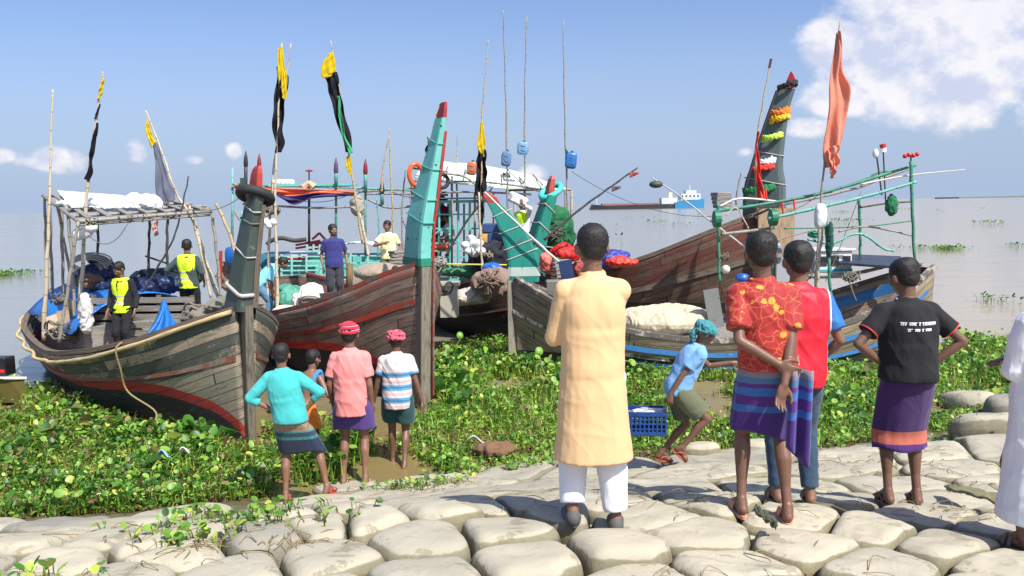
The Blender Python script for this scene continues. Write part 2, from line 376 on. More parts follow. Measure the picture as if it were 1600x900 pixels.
def build_ground():
    xs = np.concatenate([np.linspace(-400, -12, 12), np.linspace(-11.8, 12, 150), np.linspace(12.5, 400, 12)])
    ys = np.concatenate([np.linspace(-300, -1, 8), np.linspace(-.8, 18, 150), np.linspace(18.5, 70, 12)])
    X, Y = np.meshgrid(xs, ys, indexing='ij'); P = np.stack([X.ravel(), Y.ravel(), X.ravel() * 0], 1)
    Z = np.array([gz(x, y) for x, y in P[:, :2]]); near = (np.abs(P[:, 0]) < 12) & (P[:, 1] < 18) & (P[:, 1] > -1)
    Z += np.where(near, .05 * fbm(P * 1.1, 3) + .025 * fbm(P * 4, 5) - .05, -.05)
    P[:, 2] = Z; n, m = X.shape; F = [(i * m + j, (i + 1) * m + j, (i + 1) * m + j + 1, i * m + j + 1) for i in range(n - 1) for j in range(m - 1)]
    mb = MB(); mb.v = [tuple(p) for p in P]; mb.f = F; mb.uv = [[(0, 0)] * 4] * len(F)
    tag(mb.build('ground', mat_ground(), smooth=True), kind='structure')
def mat_water():
    s = NT('muddy_water'); v = s.coord(); g = s.n('ShaderNodeNewGeometry')
    n1 = s.noise(s.coord(scale=(.35, 1, 1)), .9, 4, .55, .4); n2 = s.noise(s.coord(scale=(.5, 1, 1)), 6, 3); n3 = s.noise(s.coord(scale=(.02, .07, 1)), 1.0, 4, .6)
    x = s.n('ShaderNodeSeparateXYZ'); s.l(g.outputs['Position'], x.inputs[0])
    side = s.step(s.math('ADD', s.math('DIVIDE', x.outputs[0], s.math('MAXIMUM', x.outputs[1], 5)), s.math('MULTIPLY', s.math('SUBTRACT', n3, .5), .5)), -.35, .45); shoal = s.step(s.math('ADD', x.outputs[1], s.math('MULTIPLY', n1, 3.)), 19, 12)
    a = s.mix(side, C(134, 130, 118), C(146, 134, 112)); a = s.mix(s.math('MULTIPLY', n3, .3), a, C(120, 112, 92)); a = s.mix(shoal, a, C(122, 108, 70)); s.b.inputs['IOR'].default_value = 1.4
    rough = s.mix(n3, (.08,) * 3, (.22,) * 3)
    return s.fin(a, rough, s.bump(n2, .25, .02, s.bump(n1, .45, .08)))
def build_water():
    mb = MB(); ys = [-5, 6, 8, 12, 20, 40, 100, 300, 1000, 4000, 12000]
    ws = [20, 20, 25, 35, 60, 100, 250, 600, 1600, 5000, 14000]
    # one flat sheet to the horizon
    V = []; F = []
    for y, wd in zip(ys, ws): V += [(-wd, y, 0), (wd, y, 0)]
    for i in range(len(ys) - 1): F.append((2 * i, 2 * i + 1, 2 * i + 3, 2 * i + 2))
    mb.add(V, F, [[(0, 0)] * 4] * len(F)); tag(mb.build('river_water', mat_water()), kind='structure')
build_ground(); build_water()
# far low shore, barely seen at the right
mb = MB()
pts = [onz(1530 + i * 12, 309.5 - i * .02, 0) for i in range(14)]
V = []; F = []
for i in range(40):
    x = 1450 + i * 60; V += [(x, 2600, -1), (x, 2600, 3.5 + 3 * abs(math.sin(i * 1.3)) * min(1, i / 6)), (x, 2750, 4 + 3 * abs(math.sin(i * 1.3))* min(1, i / 6)), (x, 2750, -1)]
for i in range(39):
    for k in range(3): F.append((4 * i + k, 4 * i + k + 1, 4 * i + 5 + k, 4 * i + 4 + k))
mb.add(V, F, [[(0, 0)] * 4] * len(F)); tag(mb.build('far_river_bank', plain(C(110, 125, 120), .9)), kind='structure')

# ------------------------------------------------------------------ sandbags
def mat_bag(dark=0.0, idx=0):
    s = NT('silty_geotextile'); v = s.coord('Object', loc=(idx * 3.1, idx * 1.7, 0)); a, n, f, b = sand_nodes(s, v)
    at_ = s.n('ShaderNodeAttribute'); at_.attribute_name = 'edge'; e = at_.outputs['Fac']
    k = s.math('ADD', e, s.math('MULTIPLY', s.math('SUBTRACT', n, .5), 1.3))
    a = s.mix(s.step(k, .56, .70), a, s.mix(f, C(108, 102, 78), C(150, 142, 114)))      # bare fabric where the silt washed off
    a = s.mix(s.step(k, 1.0, 1.3), a, C(70, 68, 46))
    a = s.mix(dark, a, C(116, 114, 108)); st = s.noise(s.coord('Object', (1, 1.4, 1), (idx * 2.3, 5, 1)), 4.2, 5, .7, .3); a = s.mix(s.math('MULTIPLY', s.step(st, .57, .62), .55), a, C(116, 108, 84))
    tw = s.n('ShaderNodeTexWave'); tw.inputs['Scale'].default_value = 34; tw.inputs['Distortion'].default_value = 1.2; s.l(s.coord('Object', (1, .9, .3)), tw.inputs[0]); a = s.mix(s.math('MULTIPLY', s.math('MULTIPLY', tw.outputs['Fac'], s.step(k, .55, .8)), .25), a, C(84, 80, 60))
    wv = s.noise(v, 320, 1)
    return s.fin(a, .93, s.bump(wv, .12, .002, s.bump(f, .3, .008, s.bump(b, .35, .03))))
BAGM = [mat_bag(d, i) for i, d in enumerate((0, .12, .3, .05, .65, .2))]
def bag(i, C_, R_, h, seed, mat, label, group=None, wr=.5):
    """one filled bag, squeezed against its neighbours: outline from the half-planes between the bag centres"""
    nu, lv = 64, [0, .18, .36, .54, .70, .82, .90, .95, .985, 1.0, 1.0]; c = C_[i]; Rr = []
    for k in range(nu):
        a = 2 * math.pi * k / nu; u = (math.cos(a), math.sin(a)); inv = (1 / (R_[i] * (1 + .08 * math.sin(2 * a + seed) + .05 * math.sin(3 * a + seed * 2)))) ** 9
        for j, q in enumerate(C_):
            if j == i: continue
            dx, dy = q[0] - c[0], q[1] - c[1]; d = math.hypot(dx, dy)
            if d > 2.6: continue
            cs = (dx * u[0] + dy * u[1]) / d
            if cs > .05: inv += (cs / (d * R_[i] / (R_[i] + R_[j]))) ** 9
        Rr.append(inv ** (-1 / 9) - .006)
    Rm = sum(Rr) / nu; V = []; E = []; cz = gz(*c)
    for m, l in enumerate(lv):
        for k in range(nu):
            a = 2 * math.pi * k / nu; r = Rr[k] * l * (.97 if m == len(lv) - 1 else 1); x, y = r * math.cos(a), r * math.sin(a); V.append((x, y, 0)); E.append((l, m))
    P = np.array(V); L = np.array([e[0] for e in E]); M = np.array([e[1] for e in E]); dome = (1 - np.minimum(L, .999) ** (6.5 if R_[i] < .7 else 8)) ** .5
    Q = P + np.array([c[0], c[1], 0]); g = np.array([gz(x, y) for x, y in Q[:, :2]])
    z = g + h * dome - .035 + fbm(Q * 2.4 + seed, seed, 2) * .028 * dome + wr * .016 * dome * (1 - 2 * np.abs(fbm(Q * np.array([2.6, 5, 3]) + seed * 3.3, seed + 5, 3))) + .014 * dome * (1 - 2 * np.abs(vnoise(Q * 1.7 + seed, 77)))
    z -= np.where(M == len(lv) - 1, .22, 0); P[:, 2] = z - cz; mb = MB(); mb.v = [tuple(p) for p in P.tolist()]
    n = len(lv)
    for m in range(n - 1):
        for k in range(nu): k2 = (k + 1) % nu; mb.f.append((m * nu + k, (m + 1) * nu + k, (m + 1) * nu + k2, m * nu + k2)); mb.uv.append([(0, 0)] * 4)
    mb.f.append(tuple((n - 1) * nu + k for k in range(nu))[::-1]); mb.uv.append([(0, 0)] * nu)
    o = mb.build('sandbag', mat, smooth=True); o.location = (c[0], c[1], cz); at_ = o.data.attributes.new('edge', 'FLOAT', 'POINT'); at_.data.foreach_set('value', (L ** 7 * 1.1 + .25 * (M == n - 1)).astype(np.float32))
    bm = bmesh.new(); bm.from_mesh(o.data); bmesh.ops.remove_doubles(bm, verts=bm.verts, dist=1e-5); bm.to_mesh(o.data); bm.free()
    tag(o, label, 'sandbag', group); return o
ORD = ['leftmost', 'second from left', 'third from left', 'fourth from left', 'fifth from left', 'sixth from left', 'seventh from left', 'eighth from left', 'ninth from left', 'tenth from left', 'eleventh from left', 'twelfth from left', 'thirteenth from left', 'fourteenth from left', 'fifteenth from left', 'sixteenth from left']
BROWS = [
 ('in the front row cut by the bottom edge', .125, [(15, 918), (190, 896), (362, 888), (520, 925), (668, 888), (850, 925), (1010, 900), (1190, 912), (1380, 915), (1560, 912)]),
 ('in the second row from the bottom', .12, [(-60, 880), (100, 868), (268, 862), (516, 862), (828, 862), (1150, 868), (1370, 866), (1580, 862)]),
 ('in the third row from the bottom', .12, [(32, 846), (165, 838), (225, 842), (420, 830), (664, 826), (978, 843), (1260, 836), (1480, 834)]),
 ('in the fourth row from the bottom', .12, [(-50, 822), (92, 816), (300, 820), (498, 815), (585, 806), (784, 812), (1092, 814), (1360, 808), (1570, 806)]),
 ('in the fifth row from the bottom', .12, [(274, 797), (430, 800), (175, 816), (550, 784), (696, 786), (880, 785), (1010, 786), (1230, 786), (1450, 782), (1640, 788)]),
 ('in the sixth row, beside the landing', .15, [(510, 768), (600, 764), (660, 766), (740, 768), (830, 760), (940, 762), (1120, 764), (1320, 762), (1500, 762), (1660, 768)]),
 ('in the silted row behind the kurta man', .12, [(560, 746), (640, 746), (730, 748), (820, 744), (1030, 742), (1220, 744), (1410, 742), (1590, 744)]),
 ('in the upper row near the plants', .12, [(690, 730), (780, 730), (920, 726), (1110, 724), (1310, 720), (1500, 716), (1640, 722)]),
 ('along the weeds at the upper right', .13, [(1170, 706), (1330, 702), (1460, 696), (1580, 696)]),
]
CC = []; RR = []; META = []
for lab, h, row in BROWS:
    row = sorted(row)
    for k, (px, py) in enumerate(row):
        p = ray_ground(px, py, h * .8); CC.append((p.x, p.y)); RR.append(.54 if px < 620 else (.66 if px < 1000 and py > 775 else (.95 if py > 790 else 1.3))); META.append((lab, k, h if px < 1000 and py > 775 else (h * .62 if py > 790 else h * .42), px, py))
for i, (lab, k, h, px, py) in enumerate(META):
    grey = (px, py) in ((420, 830), (92, 816))
    bag(i, CC, RR, h * (1.15 if px < 600 else 1), i + 1, BAGM[4 if grey else (i * 5) % 6 if (i * 5) % 6 != 4 else 1], 'pale silt covered sandbag, ' + ORD[k] + ' ' + lab, 'sandbags of the river bank', wr=1.6 if grey else (.5 if px < 1000 else 1.5))
for (px, py, wd, lab, m, h) in [(1512, 632, 85, 'rounded grey sandbag lying among dry weeds, left of the dark one', 1, .34), (1572, 640, 70, 'dark wet sandbag half sunk in weeds by the white robe', 4, .34), (1535, 668, 95, 'olive grey sandbag below the dark wet one by the robe', 2, .3),
                             (1180, 690, 70, 'small flat sandbag behind the floral shirted man', 1, .16), (1095, 696, 60, 'small pale sandbag in weeds behind the crate carrier', 0, .16)]:
    p = ray_ground(px, py, .1); W = wd * p.y / FPX; bag(0, [(p.x, p.y)], [W / 2], h, px, BAGM[m], lab, wr=.3)
# flap folds of torn geotextile lying on the silt
def rag(path, wd, label, col, seed, group=None):
    p3 = bez(path, 10); mb = MB(); rg = []
    for i, p in enumerate(p3):
        t = i / (len(p3) - 1); a = (p3[min(i + 1, len(p3) - 1)] - p3[max(i - 1, 0)]).normalized(); n = Vector((-a.y, a.x, 0)).normalized(); w_ = wd * math.sin(math.pi * min(.97, max(.03, t))) ** .6
        L = [p + n * (w_ * (k / 6 - .5)) + Vector((0, 0, .022 + .03 * math.sin(k * 2.1 + i * .9 + seed) * (.4 + .6 * math.sin(k / 6 * 3.14)))) for k in range(7)]; rg.append(L)
    mb.rings(rg, cap=False, closed=False); o = mb.build('torn_fabric', cloth(col, var=.35), smooth=True, solid=.012); tag(o, label, 'torn fabric', group)
def gp(px, py, dz=.12): p = ray_ground(px, py, dz); return p
rag([gp(1180, 800), gp(1200, 815), gp(1212, 826)], .06, 'dark olive cloth knot by the floral mans sandal', C(70, 74, 50), 5)
rag([gp(1480, 765), gp(1540, 778), gp(1570, 792)], .18, 'olive torn fabric patch behind the white robe', C(120, 116, 74), 6)

# ------------------------------------------------------------------ water hyacinth
def mat_leaf():
    s = NT('hyacinth_leaf'); a = s.n('ShaderNodeAttribute'); a.attribute_name = 'col'; v = s.coord(); n = s.noise(v, 40, 2)
    c = s.mix(n, a.outputs['Color'], s.mix(1.0, a.outputs['Color'], (.72, .72, .72), 'MULTIPLY'))
    m = s.fin(c, .42); tr = s.n('ShaderNodeBsdfTranslucent'); s.l(c, tr.inputs[0]); mx = s.n('ShaderNodeMixShader'); mx.inputs[0].default_value = .45
    s.l(s.b.outputs[0], mx.inputs[1]); s.l(tr.outputs[0], mx.inputs[2]); s.l(mx.outputs[0], s.o.inputs[0]); return m
LEAFM = mat_leaf()
def tpl_hyacinth():
    V = []; F = []; n = 9; out = [(0, .02), (.30, .10), (.44, .38), (.42, .68), (.24, .93), (0, 1.0)]
    ring = out + [(-x, y) for x, y in out[-2:0:-1]]
    V.append((0, .5, .0)); V += [(x, y, .16 * abs(x) * 1.6 + .12 * (y - .5) ** 2 - .03) for x, y in ring]; k = len(ring)
    F += [(0, 1 + i, 1 + (i + 1) % k) for i in range(k)]; return np.array(V), F, 'leaf'
def scatter(name, pts, hts, sizes, cols, label, grass=None, tilt=.6, seed=0):
    """pts (n,3): foot; each leaf = round blade on a curved stalk"""
    rs = np.random.RandomState(seed); T, TF, _ = tpl_hyacinth(); n = len(pts); allV = []; allF = []; allC = []
    ang = rs.uniform(0, 6.283, n); lean = rs.uniform(.05, .45, n) * hts; top = pts + np.stack([np.cos(ang) * lean, np.sin(ang) * lean, hts], 1)
    yaw = ang + rs.normal(0, .7, n); pit = rs.uniform(-.3, tilt * 1.9, n) ; rol = rs.normal(0, .35, n)
    # direction (blade axis), side, up
    f = np.stack([np.cos(yaw) * np.cos(pit), np.sin(yaw) * np.cos(pit), np.sin(pit)], 1); up0 = np.stack([-np.cos(yaw) * np.sin(pit), -np.sin(yaw) * np.sin(pit), np.cos(pit)], 1)
    sd_ = np.cross(f, up0); up = up0 * np.cos(rol)[:, None] + sd_ * np.sin(rol)[:, None]; sd_ = np.cross(f, up)
    blade = top[:, None, :] + (sd_[:, None, :] * T[None, :, 0:1] * rs.uniform(.75, 1.1, n)[:, None, None] + f[:, None, :] * T[None, :, 1:2] + up[:, None, :] * T[None, :, 2:3]) * sizes[:, None, None]
    nT = len(T); V = blade.reshape(-1, 3); F = np.array(TF)
    faces = (F[None] + (np.arange(n) * nT)[:, None, None]).reshape(-1, 3); col = np.repeat(cols, nT, 0)
    # stalk: flat tapering ribbon in 2 steps, two crossed sides
    mid = (pts + top) / 2 + np.stack([-np.cos(ang), -np.sin(ang), ang * 0], 1) * (lean * .25)[:, None]
    wv = np.stack([-np.sin(ang + .8), np.cos(ang + .8), ang * 0], 1) * (.008 + .02 * hts)[:, None] * .55
    S = np.stack([pts - wv, pts + wv, mid - wv * .9, mid + wv * .9, top - wv * .4, top + wv * .4], 1).reshape(-1, 3); b = len(V) + np.arange(n)[:, None, None] * 6
    q = np.array([[0, 1, 3], [0, 3, 2], [2, 3, 5], [2, 5, 4]]); sf = (q[None] + b).reshape(-1, 3)
    V = np.concatenate([V, S]); faces = np.concatenate([faces, sf]); col = np.concatenate([col, np.repeat(cols * np.array([1.15, 1.05, .8]), 6, 0)])
    return V, faces, col
def blades(pts, hts, wd, cols, seed):
    rs = np.random.RandomState(seed); n = len(pts); ang = rs.uniform(0, 6.283, n); ln = hts * rs.uniform(.2, 1.3, n)
    d = np.stack([np.cos(ang), np.sin(ang), ang * 0], 1); w_ = np.stack([-np.sin(ang), np.cos(ang), ang * 0], 1) * wd[:, None]
    z = np.array([0, 0, 1.])
    m = pts + d * (ln * .35)[:, None] + z * (hts * .7)[:, None]; t = pts + d * ln[:, None] + z * hts[:, None] * rs.uniform(.5, 1.0, n)[:, None]
    V = np.stack([pts - w_, pts + w_, m - w_ * .8, m + w_ * .8, t], 1).reshape(-1, 3); b = np.arange(n)[:, None, None] * 5
    q = np.array([[0, 1, 3], [0, 3, 2], [2, 3, 4]]); return V, (q[None] + b).reshape(-1, 3), np.repeat(cols, 5, 0)
def vmesh(name, parts, label, cat, kind='stuff', loc=(0, 0, 0)):
    V = []; F = []; Cc = []; b = 0
    for v, f, c in parts: V.append(v); F.append(f + b); Cc.append(c); b += len(v)
    V = np.concatenate(V) - np.array(loc); F = np.concatenate(F); Cc = np.concatenate(Cc); me = bpy.data.meshes.new(name)
    me.vertices.add(len(V)); me.vertices.foreach_set('co', V.ravel()); me.loops.add(len(F) * 3); me.loops.foreach_set('vertex_index', F.ravel().astype(np.int32))
    me.polygons.add(len(F)); me.polygons.foreach_set('loop_start', np.arange(len(F), dtype=np.int32) * 3); me.polygons.foreach_set('loop_total', np.full(len(F), 3, dtype=np.int32))
    me.update(calc_edges=True); a = me.color_attributes.new('col', 'FLOAT_COLOR', 'POINT'); a.data.foreach_set('color', np.concatenate([Cc, np.ones((len(Cc), 1))], 1).ravel().astype(np.float32))
    me.polygons.foreach_set('use_smooth', np.ones(len(F), dtype=bool)); me.materials.append(LEAFM); me.validate(); o = bpy.data.objects.new(name, me); COL.objects.link(o); o.location = loc; tag(o, label, cat, kind=kind); return o
def inpoly(P, poly):
    x, y = P[:, 0], P[:, 1]; r = np.zeros(len(P), bool); n = len(poly)
    for i in range(n):
        x1, y1 = poly[i]; x2, y2 = poly[(i + 1) % n]
        c = ((y1 > y) != (y2 > y)) & (x < (x2 - x1) * (y - y1) / (y2 - y1 + 1e-12) + x1); r ^= c
    return r
PAL = np.array([C(96, 140, 48), C(120, 160, 60), C(70, 118, 42), C(140, 172, 76), C(52, 92, 34), C(172, 184, 84)]) * 1.5
DRY = np.array([C(160, 150, 92), C(132, 120, 70), C(110, 112, 50), C(104, 78, 52)]) * 1.05
def patch(name, pix, dens, label, hfun, seed, drymix=.30, small=.3, zoff=0.0, zz=.05):
    poly = [tuple(onz(px, py, zz)[:2]) for px, py in pix]; A = np.array(poly); lo, hi = A.min(0), A.max(0); rs = np.random.RandomState(seed)
    n = int((hi - lo).prod() * dens); P = np.stack([rs.uniform(lo[0], hi[0], n), rs.uniform(lo[1], hi[1], n), np.zeros(n)], 1)
    jit = np.stack([fbm(P * 1.3, seed + 71, 2), fbm(P * 1.3, seed + 72, 2)], 1) * .45
    ok = inpoly(P[:, :2] + jit, poly); P = P[ok]
    cl = fbm(P * .9, seed + 3, 3); ok = cl > -.30; ok &= (fbm(P * 3.1, seed + 4, 2) > -.55); P = P[ok]; cl = cl[ok]; n = len(P)
    g = np.array([max(0.0, gz(x, y) - .04) for x, y in P[:, :2]]); P[:, 2] = g + zoff
    H = hfun(P) * np.clip(.65 + .7 * cl + rs.normal(0, .16, n), .25, 1.6); kind = rs.uniform(0, 1, n); zone = fbm(P * .7, seed + 8, 2)
    isb = kind < np.clip(.32 - .5 * zone, .06, .8)                # grassy stems dominate in the low zones
    k = rs.randint(0, 4, n); k[(cl > .15) & (rs.uniform(0, 1, n) < .4)] = 4; k[rs.uniform(0, 1, n) < .08] = 5
    col = PAL[k] * rs.uniform(.75, 1.25, (n, 1)); dr = rs.uniform(0, 1, n) < np.clip(drymix - .5 * cl, 0, .7); col[dr] = DRY[rs.randint(0, 4, dr.sum())] * rs.uniform(.7, 1.2, (dr.sum(), 1))
    parts = []; q = ~isb; sz = np.clip(.068 * np.exp(rs.normal(0, .42, n)), .025, .17) * (.75 + .5 * np.clip(cl + .3, 0, 1)) * np.clip(H / .28, .6, 1.1)
    parts.append(scatter('x', P[q], H[q], sz[q], col[q], '', seed=seed)); bl = isb
    parts.append(blades(P[bl], H[bl] * rs.uniform(.8, 1.7, bl.sum()), rs.uniform(.003, .010, bl.sum()), col[bl] * 1.05, seed + 1))
    # low mat of small leaves and fallen stems close to the water
    m = rs.uniform(0, 1, n) < .75; Q = P[m] + rs.normal(0, .06, (m.sum(), 3)) * np.array([1, 1, 0]); Q[:, 2] = np.maximum(Q[:, 2], .0)
    parts.append(scatter('x', Q, np.full(len(Q), .05), rs.uniform(.03, .085, len(Q)), col[m] * np.array([.85, .85, .8]), '', tilt=.3, seed=seed + 2))
    Q2 = Q + rs.normal(0, .05, Q.shape) * np.array([1, 1, 0]); parts.append(blades(Q2, np.full(len(Q2), .07), rs.uniform(.004, .01, len(Q2)), DRY[rs.randint(0, 4, len(Q2))] * .95, seed + 5))
    return vmesh(name, parts, label, 'water plants')
hL = lambda P: .17 + .12 * np.clip((P[:, 1] - 9.0) / 3, 0, 1)
patch('water_hyacinth', [(-140, 838), (20, 815), (150, 803), (260, 796), (360, 792), (430, 775), (452, 740), (440, 700), (412, 690), (392, 700), (330, 700), (240, 690), (150, 655), (90, 620), (40, 600), (0, 610), (-160, 600)],
      850, 'bright green water hyacinth matted along the bank below the left boat', hL, 5)
patch('water_hyacinth', [(440, 752), (520, 752), (578, 716), (560, 680), (500, 655), (440, 650), (405, 690)], 420, 'green hyacinth clump behind the legs of the teal shirted man', lambda P: .30 + 0 * P[:, 0], 6, small=.1)
hM = lambda P: .17 + .10 * np.clip((P[:, 1] - 11.0) / 3, 0, 1) + .10 * np.exp(-((P[:, 0] + .6) / 1.2) ** 2 - ((P[:, 1] - 14) / 1.5) ** 2)
patch('water_hyacinth', [(655, 730), (700, 738), (800, 742), (1000, 730), (1180, 712), (1340, 700), (1460, 672), (1620, 640), (1700, 600), (1700, 528), (1500, 528), (1400, 556), (1330, 575), (1280, 580), (1000, 580), (900, 578), (812, 574), (800, 538), (684, 538), (672, 590), (672, 640), (622, 672), (628, 700)],
      520, 'thick green water hyacinth between the middle boats and the sandbags', hM, 9, drymix=.22)
patch('dry_weeds', [(990, 738), (1100, 728), (1200, 722), (1350, 715), (1480, 690), (1560, 670), (1560, 610), (1480, 615), (1400, 650), (1200, 665), (1000, 700)], 130, 'straw coloured dry weeds at the edge of the right sandbags', lambda P: .13 + 0 * P[:, 0], 12, drymix=1.0)
# driftweed on the open river
rs = np.random.RandomState(4); far = []
for (px, py, wd, nn) in [(8, 431, 30, 260), (50, 430, 45, 60), (-30, 433, 60, 200), (1465, 390, 60, 220), (1482, 391, 22, 200), (1585, 386, 26, 60), (1317, 333, 14, 60), (1408, 328, 30, 30), (1320, 348, 30, 60), (1545, 352, 26, 50), (1555, 472, 34, 50), (1470, 331, 30, 20),
                         (930, 356, 30, 25), (985, 343, 40, 25), (1027, 349, 20, 40), (1060, 354, 20, 20), (955, 375, 24, 12), (1080, 340, 30, 20), (1590, 312, 60, 60), (1530, 327, 20, 16)]:
    c = onz(px, py, 0); k = c.y / FPX; n = nn; P = np.stack([c.x + rs.normal(0, wd * k * .45, n), c.y + rs.normal(0, 3.2 * k * wd * .12 + .15, n), np.zeros(n)], 1)
    h = np.full(n, .16 if c.y < 60 else .35) * rs.uniform(.4, 1.4, n); far.append(scatter('x', P, h, np.clip(h * .7, .06, .3), PAL[rs.randint(0, 5, n)] * .8, '', seed=int(px + 50)))
vmesh('drifting_weed', far, 'small rafts of green weed drifting on the open river', 'drifting weed')
# tall single stalk plants in front of the middle boats
def stalk_plant(px0, py0, px1, py1, label, size=.16):
    a = onz(px0, py0, .1); b = at(px1, py1, a.y); pts = bez([a, a.lerp(b, .5) + Vector((-.06, 0, .03)), b]); root = thing('hyacinth_plant', label, 'plant', a)
    MB().tube(pts, .009, 6).build('stalk', plain(C(120, 140, 66)), root, True)
    T, TF, _ = tpl_hyacinth(); mb = MB(); M = Matrix.Rotation(.3, 3, 'Z') @ Matrix.Rotation(R(70), 3, 'X'); mb.add([b + M @ (Vector(t) * size) for t in T], TF, [[(0, 0)] * 3] * len(TF)); mb.build('leaf', plain(C(110, 150, 56), .45), root, True, solid=.003)
stalk_plant(715, 560, 719, 530, 'tall single hyacinth leaf on a stalk in front of the dark middle hull')
stalk_plant(866, 610, 843, 556, 'tall single hyacinth leaf on a stalk left of the kurta man')
# litter
def litter(px, py, w_, d_, col, label, name='plastic_scrap'):
    p = onz(px, py, .25) if py < 712 else ray_ground(px, py, .2); mb = MB()
    mb.grid(lambda u, v: p + Vector(((u - .5) * w_, (v - .5) * d_, .05 * math.sin(u * 5) + .03 * math.cos(v * 4))), 6, 4); tag(mb.build(name, plastic(col, .5), smooth=True, solid=.01), label, 'litter')
litter(745, 688, .22, .10, C(225, 225, 222), 'white plastic scrap lying on the green weed')
litter(292, 706, .16, .10, C(225, 225, 225), 'white plastic scrap on weed at left')
litter(258, 710, .14, .10, C(150, 190, 215), 'pale blue plastic scrap on weed at left')
p = onz(775, 702, .15); mb = MB(); mb.ell(p, (.30, .16, .10)); remesh(mb, 'mud_clod', plain(C(112, 84, 62), .95), None, .02, 1, lambda V: fbm(V * 12, 2, 3) * .06)
tag(bpy.data.objects['mud_clod'], 'brown clod of dead roots at the edge of the weed', 'root clod')
# ------------------------------------------------------------------ boats
def mat_hull(upper, lower, stripe, bottom, wear=.5, rail_s=.45, woodc=(.20, .165, .13), wood2=(.07, .055, .045), patch=None, stripe_w=.2):
    s = NT('hull_planks'); v = s.coord('UV'); x = s.n('ShaderNodeSeparateXYZ'); s.l(v, x.inputs[0]); U, Vv = x.outputs[0], x.outputs[1]
    pk = s.math('DIVIDE', s.math('ADD', Vv, s.math('MULTIPLY', s.math('SUBTRACT', s.noise(s.coord('UV', (.35, .2, 1)), 1, 1), .5), .12)), .155)
    row = s.math('FLOOR', pk); fr = s.math('FRACT', pk)
    wn = s.n('ShaderNodeTexWhiteNoise'); wn.noise_dimensions = '1D'; s.l(row, wn.inputs['W'])
    seg = s.math('FLOOR', s.math('ADD', s.math('DIVIDE', U, 2.3), s.math('MULTIPLY', wn.outputs['Value'], 7.0)))
    segf = s.math('FRACT', s.math('ADD', s.math('DIVIDE', U, 2.3), s.math('MULTIPLY', wn.outputs['Value'], 7.0)))
    wn2 = s.n('ShaderNodeTexWhiteNoise'); wn2.noise_dimensions = '1D'; s.l(s.math('ADD', s.math('MULTIPLY', row, 17.3), seg), wn2.inputs['W']); tone = wn2.outputs['Value']
    seam = s.math('MAXIMUM', s.step(s.math('ABSOLUTE', s.math('SUBTRACT', fr, .5)), .455, .485), s.step(s.math('ABSOLUTE', s.math('SUBTRACT', segf, .5)), .494, .497))
    g = s.noise(s.coord('UV', (1.2, 24, 1)), 2.4, 5, .65, .5); big = s.noise(s.coord('UV', (.8, 1.5, 1)), 1.6, 5, .62, .6); fine = s.noise(v, 30, 4, .6)
    wd = s.mix(s.step(g, .35, .7), wood2, woodc); wd = s.mix(s.math('MULTIPLY', tone, .30), wd, mul(woodc, 1.3))
    bd = s.n('ShaderNodeAttribute'); bd.attribute_name = 'up'; up = bd.outputs['Fac']          # 1 above the rubbing strake
    hb = s.n('ShaderNodeAttribute'); hb.attribute_name = 'hb'; h = s.math('ADD', hb.outputs['Fac'], s.math('MULTIPLY', s.math('SUBTRACT', fine, .5), .035))
    pc = s.mix(s.math('GREATER_THAN', up, .5), lower, upper); pc = s.mix(tone, s.mix(1.0, pc, (.82,) * 3, 'MULTIPLY'), s.mix(1.0, pc, (1.12,) * 3, 'MULTIPLY'))
    k = s.math('ADD', s.math('ADD', s.math('MULTIPLY', big, .9), s.math('MULTIPLY', fine, .25)), s.math('MULTIPLY', s.math('SUBTRACT', tone, .5), .16))
    c = s.mix(s.step(k, wear, wear + .08), pc, wd)
    isr = s.math('MULTIPLY', s.math('LESS_THAN', h, stripe_w), s.math('GREATER_THAN', h, 0)); keep = s.math('SUBTRACT', 1, s.math('MULTIPLY', s.step(k, .78, .86), .7))
    c = s.mix(s.math('MULTIPLY', isr, keep), c, stripe); c = s.mix(s.math('LESS_THAN', h, 0), c, s.mix(big, bottom, mul(bottom, 2.2)))
    nl = s.math('MULTIPLY', s.math('GREATER_THAN', s.math('ABSOLUTE', s.math('SUBTRACT', s.math('FRACT', s.math('MULTIPLY', U, 3.6)), .5)), .465), s.math('MULTIPLY', s.math('GREATER_THAN', s.math('ABSOLUTE', s.math('SUBTRACT', fr, .5)), .30), s.math('LESS_THAN', s.math('ABSOLUTE', s.math('SUBTRACT', fr, .5)), .39)))
    c = s.mix(s.math('MULTIPLY', nl, .6), c, (.03, .02, .015)); tar = s.noise(s.coord('UV', (1.0, 5, 1), (4, 2, 0)), 1.8, 6, .7, .8); c = s.mix(s.math('MULTIPLY', s.step(tar, .58, .64), .42), c, (.025, .022, .02)); salt = s.noise(s.coord('UV', (2.2, 10, 1), (1, 7, 0)), 1.5, 6, .75, .5); c = s.mix(s.math('MULTIPLY', s.step(salt, .56, .70), .4), c, (.32, .29, .25))
    c = s.mix(s.math('MULTIPLY', seam, .85), c, (.012, .01, .009)); drip = s.noise(s.coord('UV', (9, .5, 1)), 1.5, 4, .6); c = s.mix(s.math('MULTIPLY', s.step(drip, .55, .72), .35), c, (.03, .025, .02))
    z = s.math('SUBTRACT', s.math('ADD', s.math('MULTIPLY', g, .35), s.math('MULTIPLY', tone, .3)), s.math('MULTIPLY', seam, 1.3))
    return s.fin(c, .78, s.bump(z, .8, .012))

